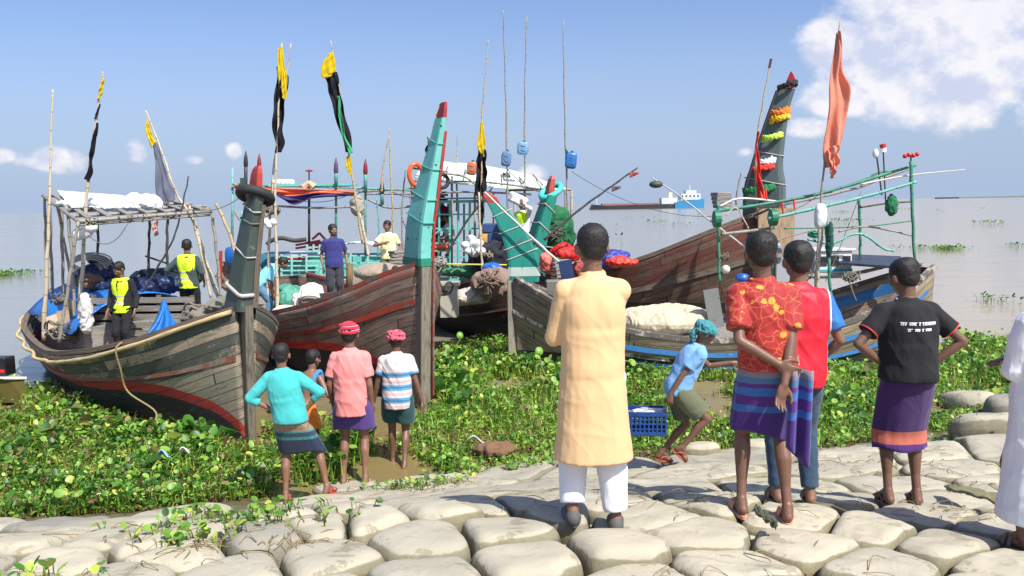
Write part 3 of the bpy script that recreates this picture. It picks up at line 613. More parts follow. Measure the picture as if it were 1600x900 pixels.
class Boat:
    def __init__(b, name, label, stem, ax, L, B, sheer, plan, hullm, woodm, group='wooden fishing boats moored at the bank', keel=None, deck=None, rake=0, stripe=None, full=None, railfrac=.68, near=1):
        b.A = Vector((ax[0], ax[1], 0)).normalized(); b.Lt = Vector((-b.A.y, b.A.x, 0)); b.stem = Vector((stem[0], stem[1], 0)); b.L = L; b.B = B; b.near = near
        b.sh = pchip(*zip(*sheer)); b.pl = pchip(*zip(*plan)); b.kl = pchip(*zip(*(keel or [(0, -.35), (.12, -.5), (.9, -.5), (1, .1)]))); b.rake = rake; b.dk = deck
        b.full = full or (lambda t: .88 - .58 * min(1, t / .30)); b.rf = railfrac; b.wood = woodm
        b.root = thing(name, label, 'fishing boat', b.stem, group)
        nt, ns = 110, 26; st = stripe or (lambda u: .25)
        T = np.linspace(0, 1, nt + 1); V = []; hb = []; up = []; UV = []; th = .055
        for t in T:
            r = []
            for k in range(-ns, ns + 1):
                s_ = abs(k) / ns; s2 = s_; side = 1 if k >= 0 else -1; p = b.surf(t, s2, side); r.append(p); hb.append(p.z - st(t * L)); up.append(1.0 if s2 > b.rf else 0.0); UV.append((t * L, float(b.sh(t)) - p.z))
            V.append(r)
        m = 2 * ns + 1; mb = MB()
        for i in range(nt):
            for j in range(m - 1): mb.f.append((i * m + j, (i + 1) * m + j, (i + 1) * m + j + 1, i * m + j + 1)); mb.uv.append([UV[i * m + j], UV[(i + 1) * m + j], UV[(i + 1) * m + j + 1], UV[i * m + j + 1]])
        mb.v = [tuple(p) for r in V for p in r]; last = nt * m
        for j in range(ns): a, c, d, e = last + j, last + j + 1, last + m - 2 - j, last + m - 1 - j; mb.f.append((a, c, d, e)); mb.uv.append([(V[-1][j].y * .5, b.sh(1) - V[-1][j].z)] * 2 + [(V[-1][j].y * .5 + 1, b.sh(1) - V[-1][j].z)] * 2)
        b.hull = mb.build('hull', hullm, b.root, True)
        for nm, ar in (('hb', hb), ('up', up)): a = b.hull.data.attributes.new(nm, 'FLOAT', 'POINT'); a.data.foreach_set('value', np.array(ar, dtype=np.float32))
        md = b.hull.modifiers.new('solid', 'SOLIDIFY'); md.thickness = .05; md.offset = -1 if True else 1
        # deck
        if deck:
            mb = MB(); rr = []; N_ = 60
            for i in range(N_ + 1):
                t = .03 + .965 * i / N_; z = float(deck(t)); hw = max(.02, b.halfat(t, z) - .06); c = b.stem + b.A * (t * L); row = []
                for k in range(9): q = c + b.Lt * (hw * (k / 4 - 1)); q.z = z; row.append(q)
                rr.append(row)
            V = [p for r in rr for p in r]; F = []; UVs = []
            for i in range(N_):
                for k in range(8): F.append((i * 9 + k, i * 9 + k + 1, (i + 1) * 9 + k + 1, (i + 1) * 9 + k)); UVs.append([(k * .3, i * .15), (k * .3 + .3, i * .15), (k * .3 + .3, i * .15 + .15), (k * .3, i * .15 + .15)])
            mb.add(V, F, UVs); mb.build('deck', woodm, b.root)
    def frame(b, t, n=1): return b.stem + b.A * (t * b.L)
    def half(b, t): return float(b.pl(t)) * b.B / 2
    def surf(b, t, s, side):
        zs = float(b.sh(t)); zk = float(b.kl(t)); z = zk + (zs - zk) * s; y = b.half(t) * (s ** b.full(t)) if s > 0 else 0
        y = max(y, .03); p = b.stem + b.A * (t * b.L - b.rake * (1 - t) ** 6 * max(0, z - 0) ** 1.3 / 2) + b.Lt * (side * y); p.z = z; return p
    def halfat(b, t, z):
        zs = float(b.sh(t)); zk = float(b.kl(t)); s = min(1, max(0.01, (z - zk) / (zs - zk))); return b.half(t) * s ** b.full(t)
    def pt(b, t, y, z): p = b.stem + b.A * (t * b.L) + b.Lt * y; p.z = z; return p
    def strip(b, name, s_or_f, w_, h_, mat, t0=.004, t1=1, sides=(1, -1), n=70, out=.5, dz=0, zf=None):
        for side in sides:
            mb = MB(); rg = []
            for i in range(n + 1):
                t = t0 + (t1 - t0) * i / n
                if zf is not None: z_ = zf(t); zk = float(b.kl(t)); s = (z_ - zk) / (float(b.sh(t)) - zk)
                else: s = s_or_f(t) if callable(s_or_f) else s_or_f
                p = b.surf(t, s, side); o_ = b.Lt * side
                q = b.surf(min(1, t + .01), s, side) - b.surf(max(0, t - .01), s, side); o_ = Vector((q.y, -q.x, 0)).normalized(); o_ = o_ if o_.dot(b.Lt) * side > 0 else -o_
                a = p + o_ * (w_ * out) ; a2 = p - o_ * (w_ * (1 - out)); U_ = Vector((0, 0, h_ / 2)); Z = Vector((0, 0, dz))
                rg.append([a - U_ + Z, a + U_ + Z, a2 + U_ + Z, a2 - U_ + Z])
            mb.rings(rg); mb.build(name, mat, b.root)
    def stempost(b, top, w_=.14, d_=.26, mat=None, z0=-.4, capm=None, dx=0):
        mb = MB(); rg = []
        for i in range(13):
            z = z0 + (top - z0) * i / 12; zs = float(b.sh(0)); c = b.surf(0, min(1, max(0, (z - b.kl(0)) / (zs - b.kl(0)))), 1); c = Vector((b.stem.x, b.stem.y, 0)) + b.A * ((c - b.stem).dot(b.A) - dx); c.z = z
            h = b.Lt * (w_ / 2); f = b.A * (d_ / 2); rg.append([c - h - f, c + h - f, c + h + f, c - h + f])
        mb.rings(rg); return mb.build('stem_post', mat or b.wood, b.root, bevel=.01)

def horn(b, rows, Y, mat, tipm, tip_rows, thk=.35, edge=None, name='prow_horn', back=None):
    """rows: (py, left px, right px); a curved plank fin standing on the bow"""
    ax = abs(b.A.x) + thk * abs(b.A.y)
    def ring(py, l, r, k=1.0, dfw=0):
        L_ = at(l, py, Y); R_ = at(r, py, Y); c = (L_ + R_) / 2; w_ = (R_ - L_).length; fa = w_ / ax * k; fa *= 1.14; h = b.Lt * (fa * thk / 2); f = b.A * (fa / 2); c += b.A * dfw
        e = .18; return [c - h * (1 - e) - f, c + h * (1 - e) - f, c + h - f * (1 - e), c + h + f * (1 - e), c + h * (1 - e) + f, c - h * (1 - e) + f, c - h + f * (1 - e), c - h - f * (1 - e)]
    P = np.array(rows, float); P = P[P[:, 0].argsort()]; fl = pchip(P[:, 0], P[:, 1]); fr = pchip(P[:, 0], P[:, 2]); y0, y1 = P[0, 0], P[-1, 0]
    mb = MB(); n = 22; mb.rings([ring(y1 + (y0 - y1) * i / n, float(fl(y1 + (y0 - y1) * i / n)), float(fr(y1 + (y0 - y1) * i / n))) for i in range(n + 1)]); h = mb.build(name, mat, b.root)
    mb = MB(); mb.rings([ring(*t) for t in tip_rows]); mb.build('horn_tip', tipm, h)
    return h, (lambda py, grow=1.12: ring(py, float(fl(py)), float(fr(py)), grow)), (lambda py: at((float(fl(py)) + float(fr(py))) / 2, py, Y))
def loop_rope(h, ringf, py, r, mat, slope=0, name='rope_lashing', n=3):
    pts = ringf(py, 1.04); c = sum(pts, Vector()) / 8; P = []
    for i in range(8):
        P.append(pts[i] + Vector((0, 0, slope * (pts[i] - c).length * (1 if (pts[i] - c).x > 0 else -1))))
    MB().tube(P, r, 6, closed=True).build(name, mat, h, True)
WHITE_ROPE = rope((.62, .60, .55)); TANROPE = rope(C(176, 152, 110)); DKROPE = rope(C(70, 62, 50)); GREYROPE = rope(C(130, 124, 112))
WD = wood(); WDD = wood((.16, .12, .09), (.05, .04, .03)); WDG = wood((.27, .25, .22), (.10, .09, .08)); WDR = wood((.26, .13, .09), (.09, .05, .035)); WDT = wood((.40, .29, .18), (.17, .11, .07))
RED = chipped(C(168, 52, 44), amount=.6)
# ---- boat at the left
bowA = onz(389, 690, 0)
stripeA = lambda u: float(pchip([0, .6, 1.6, 2.6, 5, 8, 11], [.10, .42, .60, .55, .46, .45, .45])(u))
A = Boat('fishing_boat', 'weathered grey green wooden boat at the left, small green flag painted on its bow', bowA, (-.64, .77), 10.4, 3.3,
         [(0, 1.92), (.05, 1.72), (.12, 1.46), (.25, 1.14), (.5, .86), (.7, .90), (.88, 1.08), (1, 1.2)],
         [(0, .06), (.04, .27), (.1, .52), (.2, .80), (.35, .97), (.5, 1), (.72, .95), (.86, .78), (.95, .52), (1, .30)],
         mat_hull(C(84, 88, 78), C(142, 136, 116), C(160, 50, 42), (.012, .014, .014), wear=.53, woodc=C(176, 158, 134), wood2=C(100, 88, 76), stripe_w=.17), WD,
         keel=[(0, -.3), (.1, -.45), (.9, -.4), (1, .3)], deck=lambda t: float(pchip([0, .1, .18, .3, .8, 1], [1.5, 1.25, .95, .55, .5, .8])(t)), stripe=stripeA, rake=.10)
A.strip('gunwale', 1, .11, .07, WDD, dz=.03); A.strip('rub_rail', lambda t: .70 + .05 * math.sin(t * 3.1), .07, .10, chipped(C(124, 72, 56), under=(.16, .12, .09), amount=.5), t1=.93, out=.8)
A.stempost(1.98, .12, .30, wood(C(116, 108, 92), C(58, 54, 46)))
# rope fender lying along the gunwale
f_ = []
for i in range(60):
    t = .0 + .995 * i / 59; p = A.surf(t, 1, 1); f_.append(p + A.Lt * (.10 + .04 * math.sin(i * .9) * (t > .4)) + Vector((0, 0, -.02 - .10 * math.sin(min(1, t * 1.1) * math.pi))))
for i in range(12): f_.append(A.surf(1, 1, 1 - i / 5.5 if False else 1) .lerp(A.surf(1, 1, -1), i / 11) + A.A * (.22 * math.sin(math.pi * (i + 1) / 13) + .08))
for i in range(30): p = A.surf(.995 - i / 40, 1, -1); f_.append(p - A.Lt * .1)
mb = MB().tube(f_, [.032 + .004 * math.sin(i * 1.7) for i in range(len(f_))], 10); mb.build('rope_fender', wood(C(196, 176, 134), C(150, 128, 88)), A.root, True)
green = chipped(C(60, 74, 66), under=C(84, 92, 84), amount=.60, sc=2.6)
hA, rfA, cA = horn(A, [(484, 345, 397), (440, 353, 399), (400, 361, 403), (360, 370, 407), (320, 379, 413), (300, 383, 415)], bowA.y, green, chipped(C(165, 52, 46), amount=.72), [(306, 388, 412), (292, 387, 412), (272, 390, 412), (264, 393, 411), (259, 398, 410)], edge=True)
MB().tube([p for p in [hA_p + Vector((0, 0, .0)) for hA_p in []]] or [at(394 + 4, 480, bowA.y - .12), at(403, 400, bowA.y - .12), at(412, 320, bowA.y - .12)], [.05, .04, .03], 6).build('horn_edge', WDD, hA)
for py, r_, m_, sl in ((452, .030, WHITE_ROPE, -.25), (392, .012, WHITE_ROPE, -.35), (345, .012, GREYROPE, -.2), (325, .012, WHITE_ROPE, -.3)): loop_rope(hA, rfA, py, r_, m_, sl)
c = at(399, 306, bowA.y); MB().tube([c + Vector((.20 * math.cos(a), .17 * math.sin(a), -.085 * math.sin(a) - .03 * math.cos(a))) for a in np.linspace(0, 6.2832, 29)[:-1]], .068, 12, closed=True).build('old_tyre', plain((.02, .02, .022), .75), hA, True)
# black stub behind the tip
mb = MB(); mb.rings([[at(380 + dx, py, bowA.y + .1 + dy) for dx, dy in ((-5, 0), (5, 0), (5, .1), (-5, .1))] for py in (296, 278)]); mb.build('horn_stub', green, hA)
# painted flag on the bow planking
def on_hull(b, t, z, side, off=.012):
    zk = float(b.kl(t)); s = (z - zk) / (float(b.sh(t)) - zk); p = b.surf(t, s, side)
    q = (b.surf(t + .01, s, side) - b.surf(max(0, t - .01), s, side)).normalized(); v = (b.surf(t, s + .02, side) - b.surf(t, s - .02, side)).normalized(); n = q.cross(v); n = n if n.dot(b.Lt) * side > 0 else -n; return p + n * off, n, q, v
def hull_patch(b, name, mat, u0, u1, z0, z1, side, off=.012, n=6):
    mb = MB(); mb.grid(lambda i, j: on_hull(b, (u0 + (u1 - u0) * i) / b.L, z0(u0 + (u1 - u0) * i) + (z1(u0 + (u1 - u0) * i) - z0(u0 + (u1 - u0) * i)) * j, side, off)[0], n, n); return mb.build(name, mat, b.root, solid=.006)
hull_patch(A, 'painted_flag', chipped(C(48, 122, 72), under=C(110, 120, 90), amount=.68), .27, .62, lambda u: .92 - .06 * u, lambda u: 1.14 - .06 * u, 1)
mb = MB(); p, n, q, v = on_hull(A, .44 / A.L, 1.005, 1, .022); mb.v = []; mb.add([p + q * (.075 * math.cos(a)) + v * (.075 * math.sin(a)) for a in np.linspace(0, 6.2832, 25)[:-1]], [tuple(range(24))], [[(0, 0)] * 24]); mb.build('painted_disc', chipped(C(178, 40, 38), amount=.7), A.root, solid=.004)
hull_patch(A, 'red_paint_mark', RED, .13, .20, lambda u: .70, lambda u: 1.24, 1)
# ---- boat in the centre
bowB = onz(662, 636, 0)
stripeB = lambda u: float(pchip([0, .4, 1.0, 1.8, 2.8, 4, 6, 10], [.05, .25, .62, .78, .72, .60, .55, .5])(u))
B = Boat('fishing_boat', 'red brown planked boat in the centre with a tall turquoise prow horn', bowB, (-.5, .87), 9.6, 3.3,
         [(0, 2.36), (.05, 2.20), (.12, 1.90), (.25, 1.50), (.45, 1.22), (.7, 1.2), (1, 1.5)],
         [(0, .06), (.04, .20), (.1, .42), (.2, .72), (.35, .95), (.6, 1), (.85, .8), (1, .5)],
         mat_hull(C(140, 90, 78), C(146, 124, 110), C(190, 44, 38), (.010, .011, .014), wear=.46, woodc=C(154, 132, 114), wood2=C(90, 74, 64), stripe_w=.15), WDG,
         keel=[(0, -.3), (.1, -.45), (1, -.3)], deck=lambda t: float(pchip([0, .1, .2, .35, 1], [2.1, 1.75, 1.35, 1.05, 1.0])(t)), stripe=stripeB, rake=.12, railfrac=.62)
B.strip('gunwale', 1, .10, .07, chipped(C(150, 62, 48), under=(.10, .08, .065), amount=.47), dz=.03); B.strip('rub_rail', .78, .075, .10, chipped(C(158, 60, 46), under=(.14, .11, .08), amount=.55), out=.8)
B.strip('upper_rail', .93, .03, .05, WDG, out=.9)
B.stempost(2.40, .24, .36, wood(C(134, 126, 110), C(84, 78, 68)))
mb = MB(); mb.bar(bowB - B.A * .20 + B.Lt * -.07 + Vector((0, 0, -.2)), bowB - B.A * .36 + B.Lt * -.07 + Vector((0, 0, 2.45)), .03, .07); mb.build('stem_edge', chipped(C(132, 58, 50), under=(.14, .12, .10), amount=.5), B.root)
hull_patch(B, 'grey_patch', chipped(C(134, 138, 134), amount=.6), 1.0, 1.75, lambda u: 1.83 - .14 * u, lambda u: 2.07 - .14 * u, 1)
hull_patch(B, 'red_post_strip', RED, .30, .36, lambda u: .95, lambda u: 1.75, 1)
hull_patch(B, 'red_post_strip', RED, .16, .24, lambda u: 1.84, lambda u: 2.28, 1); hull_patch(B, 'red_post_strip', RED, .44, .50, lambda u: 1.82, lambda u: 2.16, 1)
TURQ = chipped(C(104, 180, 170), under=(.03, .03, .03), amount=.60, sc=2.6)
hB, rfB, cB = horn(B, [(413, 628, 675), (390, 630, 674), (350, 633, 677), (300, 646, 683), (250, 661, 689), (210, 673, 694), (185, 679, 698)], bowB.y, TURQ, chipped(C(140, 34, 36), amount=.74), [(190, 681, 698), (170, 685, 699), (160, 688, 699)], thk=.30)
MB().tube(bez([at(676, 412, bowB.y - .16), at(679, 350, bowB.y - .16), at(685, 300, bowB.y - .15), at(691, 250, bowB.y - .13), at(696, 205, bowB.y - .1)]), .028, 6).build('horn_edge', RED, hB)
mb = MB(); mb.rings([rfB(py, 1.06) for py in (414, 407, 402)]); mb.build('green_band', chipped(C(20, 120, 92), amount=.8), hB)
for py, sl in ((340, -.25), (306, -.25), (262, -.2), (221, -.3)): loop_rope(hB, rfB, py, .013, rope(C(90, 180, 160)), sl)
mb = MB()
for k, (py, dx) in enumerate([(222, -.3), (236, .1), (250, .1), (262, -.3), (282, -.1), (231, .35)]):
    c = at(float(0) + (673 + (250 - py) * .18), py, bowB.y - .25)
# loose flag wrapped along the back of the horn
def ribbon(name, left, right, Y, mat, parent, wob=.05, solid=.008, n=24, m=6, ph=0., dY=0.):
    a = bez([at(x, y, Y) for x, y in left], 8); b_ = bez([at(x, y, Y + dY) for x, y in right], 8)
    ia = lambda P, t: P[min(len(P) - 1, int(t * (len(P) - 1)))].lerp(P[min(len(P) - 1, int(t * (len(P) - 1)) + 1)], t * (len(P) - 1) % 1)
    mb = MB(); mb.grid(lambda u, v: ia(a, u).lerp(ia(b_, u), v) + Vector((.25 * wob * math.sin(u * 17 + ph), wob * math.sin(v * 6.5 + u * 9 + ph) + wob * .6 * math.sin(v * 13 - u * 5 + ph * 2) + wob * .35 * math.sin(u * 21 + v * 3 + ph), 0)), n * 2, m * 3); return mb.build(name, mat, parent, True, solid=solid)

def flagcloth(c):
    s = NT('flag_cloth'); v = s.coord(); k = s.noise(s.coord(scale=(1, 1, .35)), 7, 4, .6, 1.2); col = s.mix(k, mul(c, .72), mul(c, 1.1)); s.fin(col, .9, s.bump(k, .6, .04, s.bump(s.noise(v, 24, 3), .3, .01)))
    tr = s.n('ShaderNodeBsdfTranslucent'); s.l(col, tr.inputs[0]); mx = s.n('ShaderNodeMixShader'); mx.inputs[0].default_value = .4; s.l(s.b.outputs[0], mx.inputs[1]); s.l(tr.outputs[0], mx.inputs[2]); s.l(mx.outputs[0], s.o.inputs[0]); return s.m
YEL = flagcloth(C(236, 208, 30)); BLK = flagcloth(C(34, 34, 46)); ORG = flagcloth(C(250, 168, 142)); REDC = cloth(C(206, 48, 34), wr=12, wstr=.6)
fl = thing('hanging_flag', 'yellow and black flag strip hanging behind the tall turquoise horn', 'flag', at(683, 165, bowB.y + .3))
ribbon('yellow_cloth', [(686, 162), (680, 190), (671, 222)], [(690, 162), (686, 190), (678, 218)], bowB.y + .22, YEL, fl); ribbon('black_cloth', [(672, 216), (665, 235), (667, 250), (660, 262)], [(680, 214), (676, 240), (673, 255), (664, 262)], bowB.y + .22, BLK, fl)
# ---- boat right of the centre: blue stripes, leaning teal horn
bowD = onz(806, 572, 0)
D = Boat('fishing_boat', 'grey wooden boat with blue painted strakes behind the kurta man, its teal horn leaning left', bowD, (1.0, .02), 8.5, 3.0,
         [(0, 1.80), (.06, 1.52), (.16, 1.08), (.3, .80), (.45, .68), (.6, .74), (.75, 1.0), (.9, 1.50), (1, 1.88)],
         [(0, .07), (.04, .34), (.1, .62), (.2, .86), (.35, .98), (.6, 1), (.8, .84), (.92, .5), (1, .16)],
         mat_hull(C(150, 136, 116), C(104, 94, 80), C(60, 56, 50), (.02, .018, .016), wear=.36, woodc=C(172, 154, 130), wood2=C(98, 84, 68), stripe_w=.0), WDG,
         keel=[(0, -.35), (.1, -.5), (.85, -.45), (1, .55)], deck=lambda t: float(pchip([0, .1, .2, .8, 1], [1.5, 1.15, .6, .6, 1.4])(t)), stripe=lambda u: .36 + .05 * math.sin(u), near=-1, railfrac=.7)
BLUE = chipped(C(48, 116, 176), under=C(120, 120, 110), amount=.60, sc=4)
D.strip('gunwale', 1, .12, .09, chipped(C(168, 160, 146), under=(.10, .085, .07), amount=.42), dz=.03)
D.strip('blue_strake', lambda t: .97 if t < .6 else .97 - .25 * (t - .6), .05, .07, BLUE, t0=.18, t1=.97, out=.8); D.strip('blue_strake', .83, .06, .22, BLUE, t0=.22, t1=.97, out=.8, dz=.0); D.strip('blue_strake', .60, .06, .17, BLUE, t0=.20, t1=.90, out=.8); D.strip('plank_rail', lambda t: .70 - .10 * t, .09, .07, chipped(C(190, 180, 165), under=(.10, .085, .07), amount=.5), t0=.0, t1=.34, out=.8)
D.strip('plank_rail', .97, .05, .06, WDG, t0=.0, t1=.30, out=.8)
D.stempost(1.78, .20, .30, wood(C(150, 142, 128), C(92, 88, 78)))
TEAL = chipped(C(20, 128, 114), under=C(60, 80, 74), amount=.60, sc=3.4)
hD, rfD, cD = horn(D, [(428, 798, 840), (405, 797, 838), (380, 790, 829), (355, 781, 815), (335, 772, 799), (318, 763, 782)], bowD.y, TEAL, chipped(C(160, 62, 56), amount=.7), [(320, 764, 782), (308, 757, 775), (300, 755, 763)], thk=.30)
mb = MB(); mb.rings([rfD(py, 1.05) for py in (431, 424, 417)]); mb.build('grey_band', chipped(C(172, 184, 176), amount=.8), hD)
mb = MB(); mb.rings([[p + Vector((0, 0, 0)) for p in rfD(py, 1.0)] for py in (428,)] + [[p - Vector((0, 0, .16)) for p in rfD(428, .96)]]); mb.build('horn_foot', TEAL, hD)
for py, sl in ((397, .35), (382, .35), (358, .35), (333, .4)): loop_rope(hD, rfD, py, .012, WHITE_ROPE, sl)
# ---- boat behind it with the ringed horn and the cabin under the white roof
bowE = at(822, 420, 18.6)
E = Boat('fishing_boat', 'dark brown boat carrying the white roofed cabin, turquoise ring on its horn', (bowE.x, bowE.y), (-.30, .954), 9.0, 3.5,
         [(0, 1.72), (.05, 1.60), (.15, 1.35), (.3, 1.08), (.6, 1.05), (1, 1.3)],
         [(0, .07), (.05, .42), (.12, .72), (.25, .95), (.5, 1), (.85, .85), (1, .6)],
         mat_hull(C(74, 50, 44), C(62, 50, 46), C(60, 40, 38), (.012, .011, .011), wear=.58, woodc=C(96, 78, 66), wood2=C(44, 34, 30), stripe_w=.0), WDD,
         deck=lambda t: float(pchip([0, .1, .2, 1], [1.5, 1.3, 1.05, .95])(t)), stripe=lambda u: .80 + .1 * math.sin(u))
E.strip('gunwale', 1, .12, .08, chipped(C(96, 58, 50), amount=.5), dz=.03); E.strip('rub_rail', .62, .07, .08, chipped(C(110, 70, 64), amount=.5), out=.8); E.stempost(1.74, .2, .3)
TEAL2 = chipped(C(16, 122, 104), under=C(50, 70, 66), amount=.62, sc=3)
hE, rfE, cE = horn(E, [(430, 812, 850), (400, 818, 851), (370, 826, 855), (340, 836, 861), (318, 844, 867), (305, 848, 870)], 18.45, TEAL2, chipped(C(160, 62, 56), amount=.7), [(308, 852, 866), (296, 852, 866), (280, 857, 867), (275, 861, 866)], thk=.55)
MB().tube([at(861, 299, 18.45) + Vector((.225 * math.cos(a), .15 * math.sin(a), .12 * math.sin(a + .4) + .05 * math.cos(a))) for a in np.linspace(0, 6.2832, 33)[:-1]], .07, 12, closed=True).build('horn_ring', chipped(C(70, 186, 176), amount=.8), hE, True)
for py in (325, 355, 385): loop_rope(hE, rfE, py, .012, WHITE_ROPE, -.4)
# ---- boat at the right: high brown bow, garlanded horn
bowF = at(1204, 325, 19.4)
F = Boat('fishing_boat', 'large brown boat at the right with a high bow and a dark garlanded horn', (bowF.x, bowF.y), (-.84, .54), 8.6, 3.3,
         [(0, 3.02), (.06, 2.82), (.15, 2.48), (.3, 1.95), (.45, 1.55), (.6, 1.35), (.8, 1.3), (1, 1.6)],
         [(0, .14), (.04, .34), (.1, .6), (.2, .84), (.35, .98), (.6, 1), (.85, .8), (1, .5)],
         mat_hull(C(110, 62, 54), C(86, 70, 58), C(90, 60, 50), (.014, .012, .012), wear=.50, woodc=C(120, 92, 72), wood2=C(60, 44, 36), stripe_w=.0), WDD,
         deck=lambda t: float(pchip([0, .1, .2, .35, 1], [2.7, 2.3, 1.8, 1.2, 1.0])(t)), stripe=lambda u: .85, railfrac=.72)
F.strip('gunwale', 1, .12, .10, WDD, dz=.03); F.strip('rub_rail', .70, .09, .13, WDD, out=.8); F.strip('plank_rail', .84, .05, .06, WDD, out=.8); F.stempost(3.05, .20, .3, WDD, capm=None)
GREY = chipped(C(84, 98, 98), under=C(52, 60, 62), amount=.68, sc=2.4)
hF, rfF, cF = horn(F, [(350, 1166, 1224), (318, 1166, 1222), (290, 1168, 1222), (262, 1176, 1219), (230, 1187, 1222), (200, 1196, 1226), (170, 1205, 1231), (140, 1215, 1240)], 19.3, GREY, chipped(C(170, 38, 48), amount=.8), [(137, 1228, 1242), (126, 1230, 1243), (118, 1233, 1240), (112, 1235, 1237)], thk=.35)
MB().tube(bez([at(1163, 300, 19.2), at(1176, 255, 19.2), at(1195, 195, 19.2), at(1214, 142, 19.2)]), .035, 6).build('horn_edge', plain((.02, .02, .02), .7), hF)
def frill(h, pyc, l, r, hh, col, nm='garland', Y=19.3, dep=.24):
    mb = MB(); c0 = at((l + r) / 2, pyc, Y); w_ = (at(r, pyc, Y) - at(l, pyc, Y)).length; random.seed(pyc)
    for i in range(60):
        a = 6.283 * i / 60; p = c0 + Vector((math.cos(a) * w_ / 2, math.sin(a) * dep, random.uniform(-.02, .02) + .05 * math.cos(a + .4))); hk = hh * Y / FPX
        mb.ell(p, (w_ * .06, .05, hk * random.uniform(.40, .70)), Matrix.Rotation(random.uniform(-.5, .5), 3, 'Y'), nu=7, nv=5)
    return remesh(mb, nm, cloth(col, wr=40, wstr=.8), h, .014, 1, lambda V: .020 * fbm(V * 34, pyc, 3), world=True)
frill(hF, 177, 1204, 1232, 11, C(240, 120, 30)); frill(hF, 186, 1203, 1231, 10, C(238, 186, 30)); frill(hF, 215, 1191, 1223, 9, C(190, 236, 80)); frill(hF, 254, 1178, 1213, 10, C(226, 222, 236)); frill(hF, 263, 1174, 1213, 9, C(222, 62, 44)); frill(hF, 134, 1217, 1244, 8, (.012, .012, .014), 'black_wrap'); frill(hF, 296, 1164, 1216, 10, C(16, 120, 60), 'green_wrap', dep=.32)
for py in (240, 283): loop_rope(hF, rfF, py, .013, WHITE_ROPE, -.2)
# ---- boat behind at the left with turquoise rails
posH = at(352, 470, 23.6)
Hb = Boat('fishing_boat', 'far boat behind the centre with long turquoise slatted rails and an orange awning', (posH.x, 24.2), (1, .04), 6.0, 2.6,
         [(0, 1.35), (.15, 1.0), (.4, .85), (1, .9)], [(0, .1), (.06, .5), (.15, .8), (.4, 1), (1, .9)],
         mat_hull(C(100, 86, 74), C(84, 74, 66), C(80, 60, 50), (.014, .012, .012), wear=.4, stripe_w=0.), WDD, deck=lambda t: .75, near=-1)
Hb.strip('gunwale', 1, .12, .12, WDG, dz=.03)
# ------------------------------------------------------------------ poles, flags, frames
BAM = bamboo(); BAMG = bamboo((.30, .27, .22)); BAMGR = bamboo((.05, .24, .15), .5); BAMT = bamboo((.14, .42, .36), .4); BAMD = bamboo((.06, .055, .05), .6); BAML = bamboo((.56, .47, .33))
def P3(pts, Y, Y1=None):
    Y1 = Y if Y1 is None else Y1; return [at(p[0], p[1], (p[2] if len(p) > 2 else Y + (Y1 - Y) * i / max(1, len(pts) - 1))) for i, p in enumerate(pts)]
def nodes(pts, r0, r1, n=None):
    p = bez(pts, 12) if len(pts) > 2 else [Vector(pts[0]).lerp(Vector(pts[1]), i / 24) for i in range(25)]; m = len(p); rr = [(r0 + (r1 - r0) * i / (m - 1)) * (1.18 if i % 4 == 0 else 1) for i in range(m)]
    s = random.uniform(0, 9); q = [v + Vector((.006 * math.sin(i * .9 + s), .006 * math.cos(i * .7 + s), 0)) for i, v in enumerate(p)]; return q, rr
def pole(label, pts, Y, r0=.022, r1=.010, mat=None, cat='pole', group='bamboo poles standing on the boats', name='bamboo_pole', Y1=None, parent=None):
    q, rr = nodes(P3(pts, Y, Y1), r0, r1); o = MB().tube(q, rr, 8).build(name, mat or BAM, parent, True)
    if parent is None: tag(o, label, cat, group)
    return o
def flagpole(label, pts, Y, r0=.022, r1=.010, mat=None, Y1=None):
    base = P3(pts, Y, Y1)[0]; t = thing('flagpole', label, 'flagpole', base, 'flags flying over the boats'); q, rr = nodes(P3(pts, Y, Y1), r0, r1); MB().tube(q, rr, 8).build('pole', mat or BAM, t, True); return t
def hang(parent, name, left, right, Y, mat, wob=.05, ph=0., label=None): return ribbon(name, left, right, Y, mat, parent, wob=wob, ph=ph)
def lump(name, c, r, mat, parent=None, amp=.25, fr=3., seed=0, vox=.03, e=1.0, rot=None, label=None, cat=None, group=None, sm=2):
    mb = MB(); mb.ell(c, r, rot, nu=20, nv=12, e=e); m = min(r) if not isinstance(r, (int, float)) else r
    o = remesh(mb, name, mat, parent, max(min(vox, .02), m / 18), sm, lambda V: amp * m * (1.1 * fbm(V * .55 / m, seed, 2) + .8 * (.45 - np.abs(vnoise(V * 1.3 / m + .9 * np.stack([vnoise(V * 1.1 / m, seed + 20)] * 3, 1), seed + 4))) + .25 * (.4 - np.abs(vnoise(V * 3.1 / m, seed + 9)))), world=parent is not None)
    if label: tag(o, label, cat, group)
    return o
def panel(name, corners, th, mat, parent=None):
    a, b_, c, d = [Vector(p) for p in corners]; mb = MB(); mb.grid(lambda u, v: a.lerp(b_, u).lerp(d.lerp(c, u), v), 10, 6, ((b_ - a).length, (d - a).length)); return mb.build(name, mat, parent, solid=th)
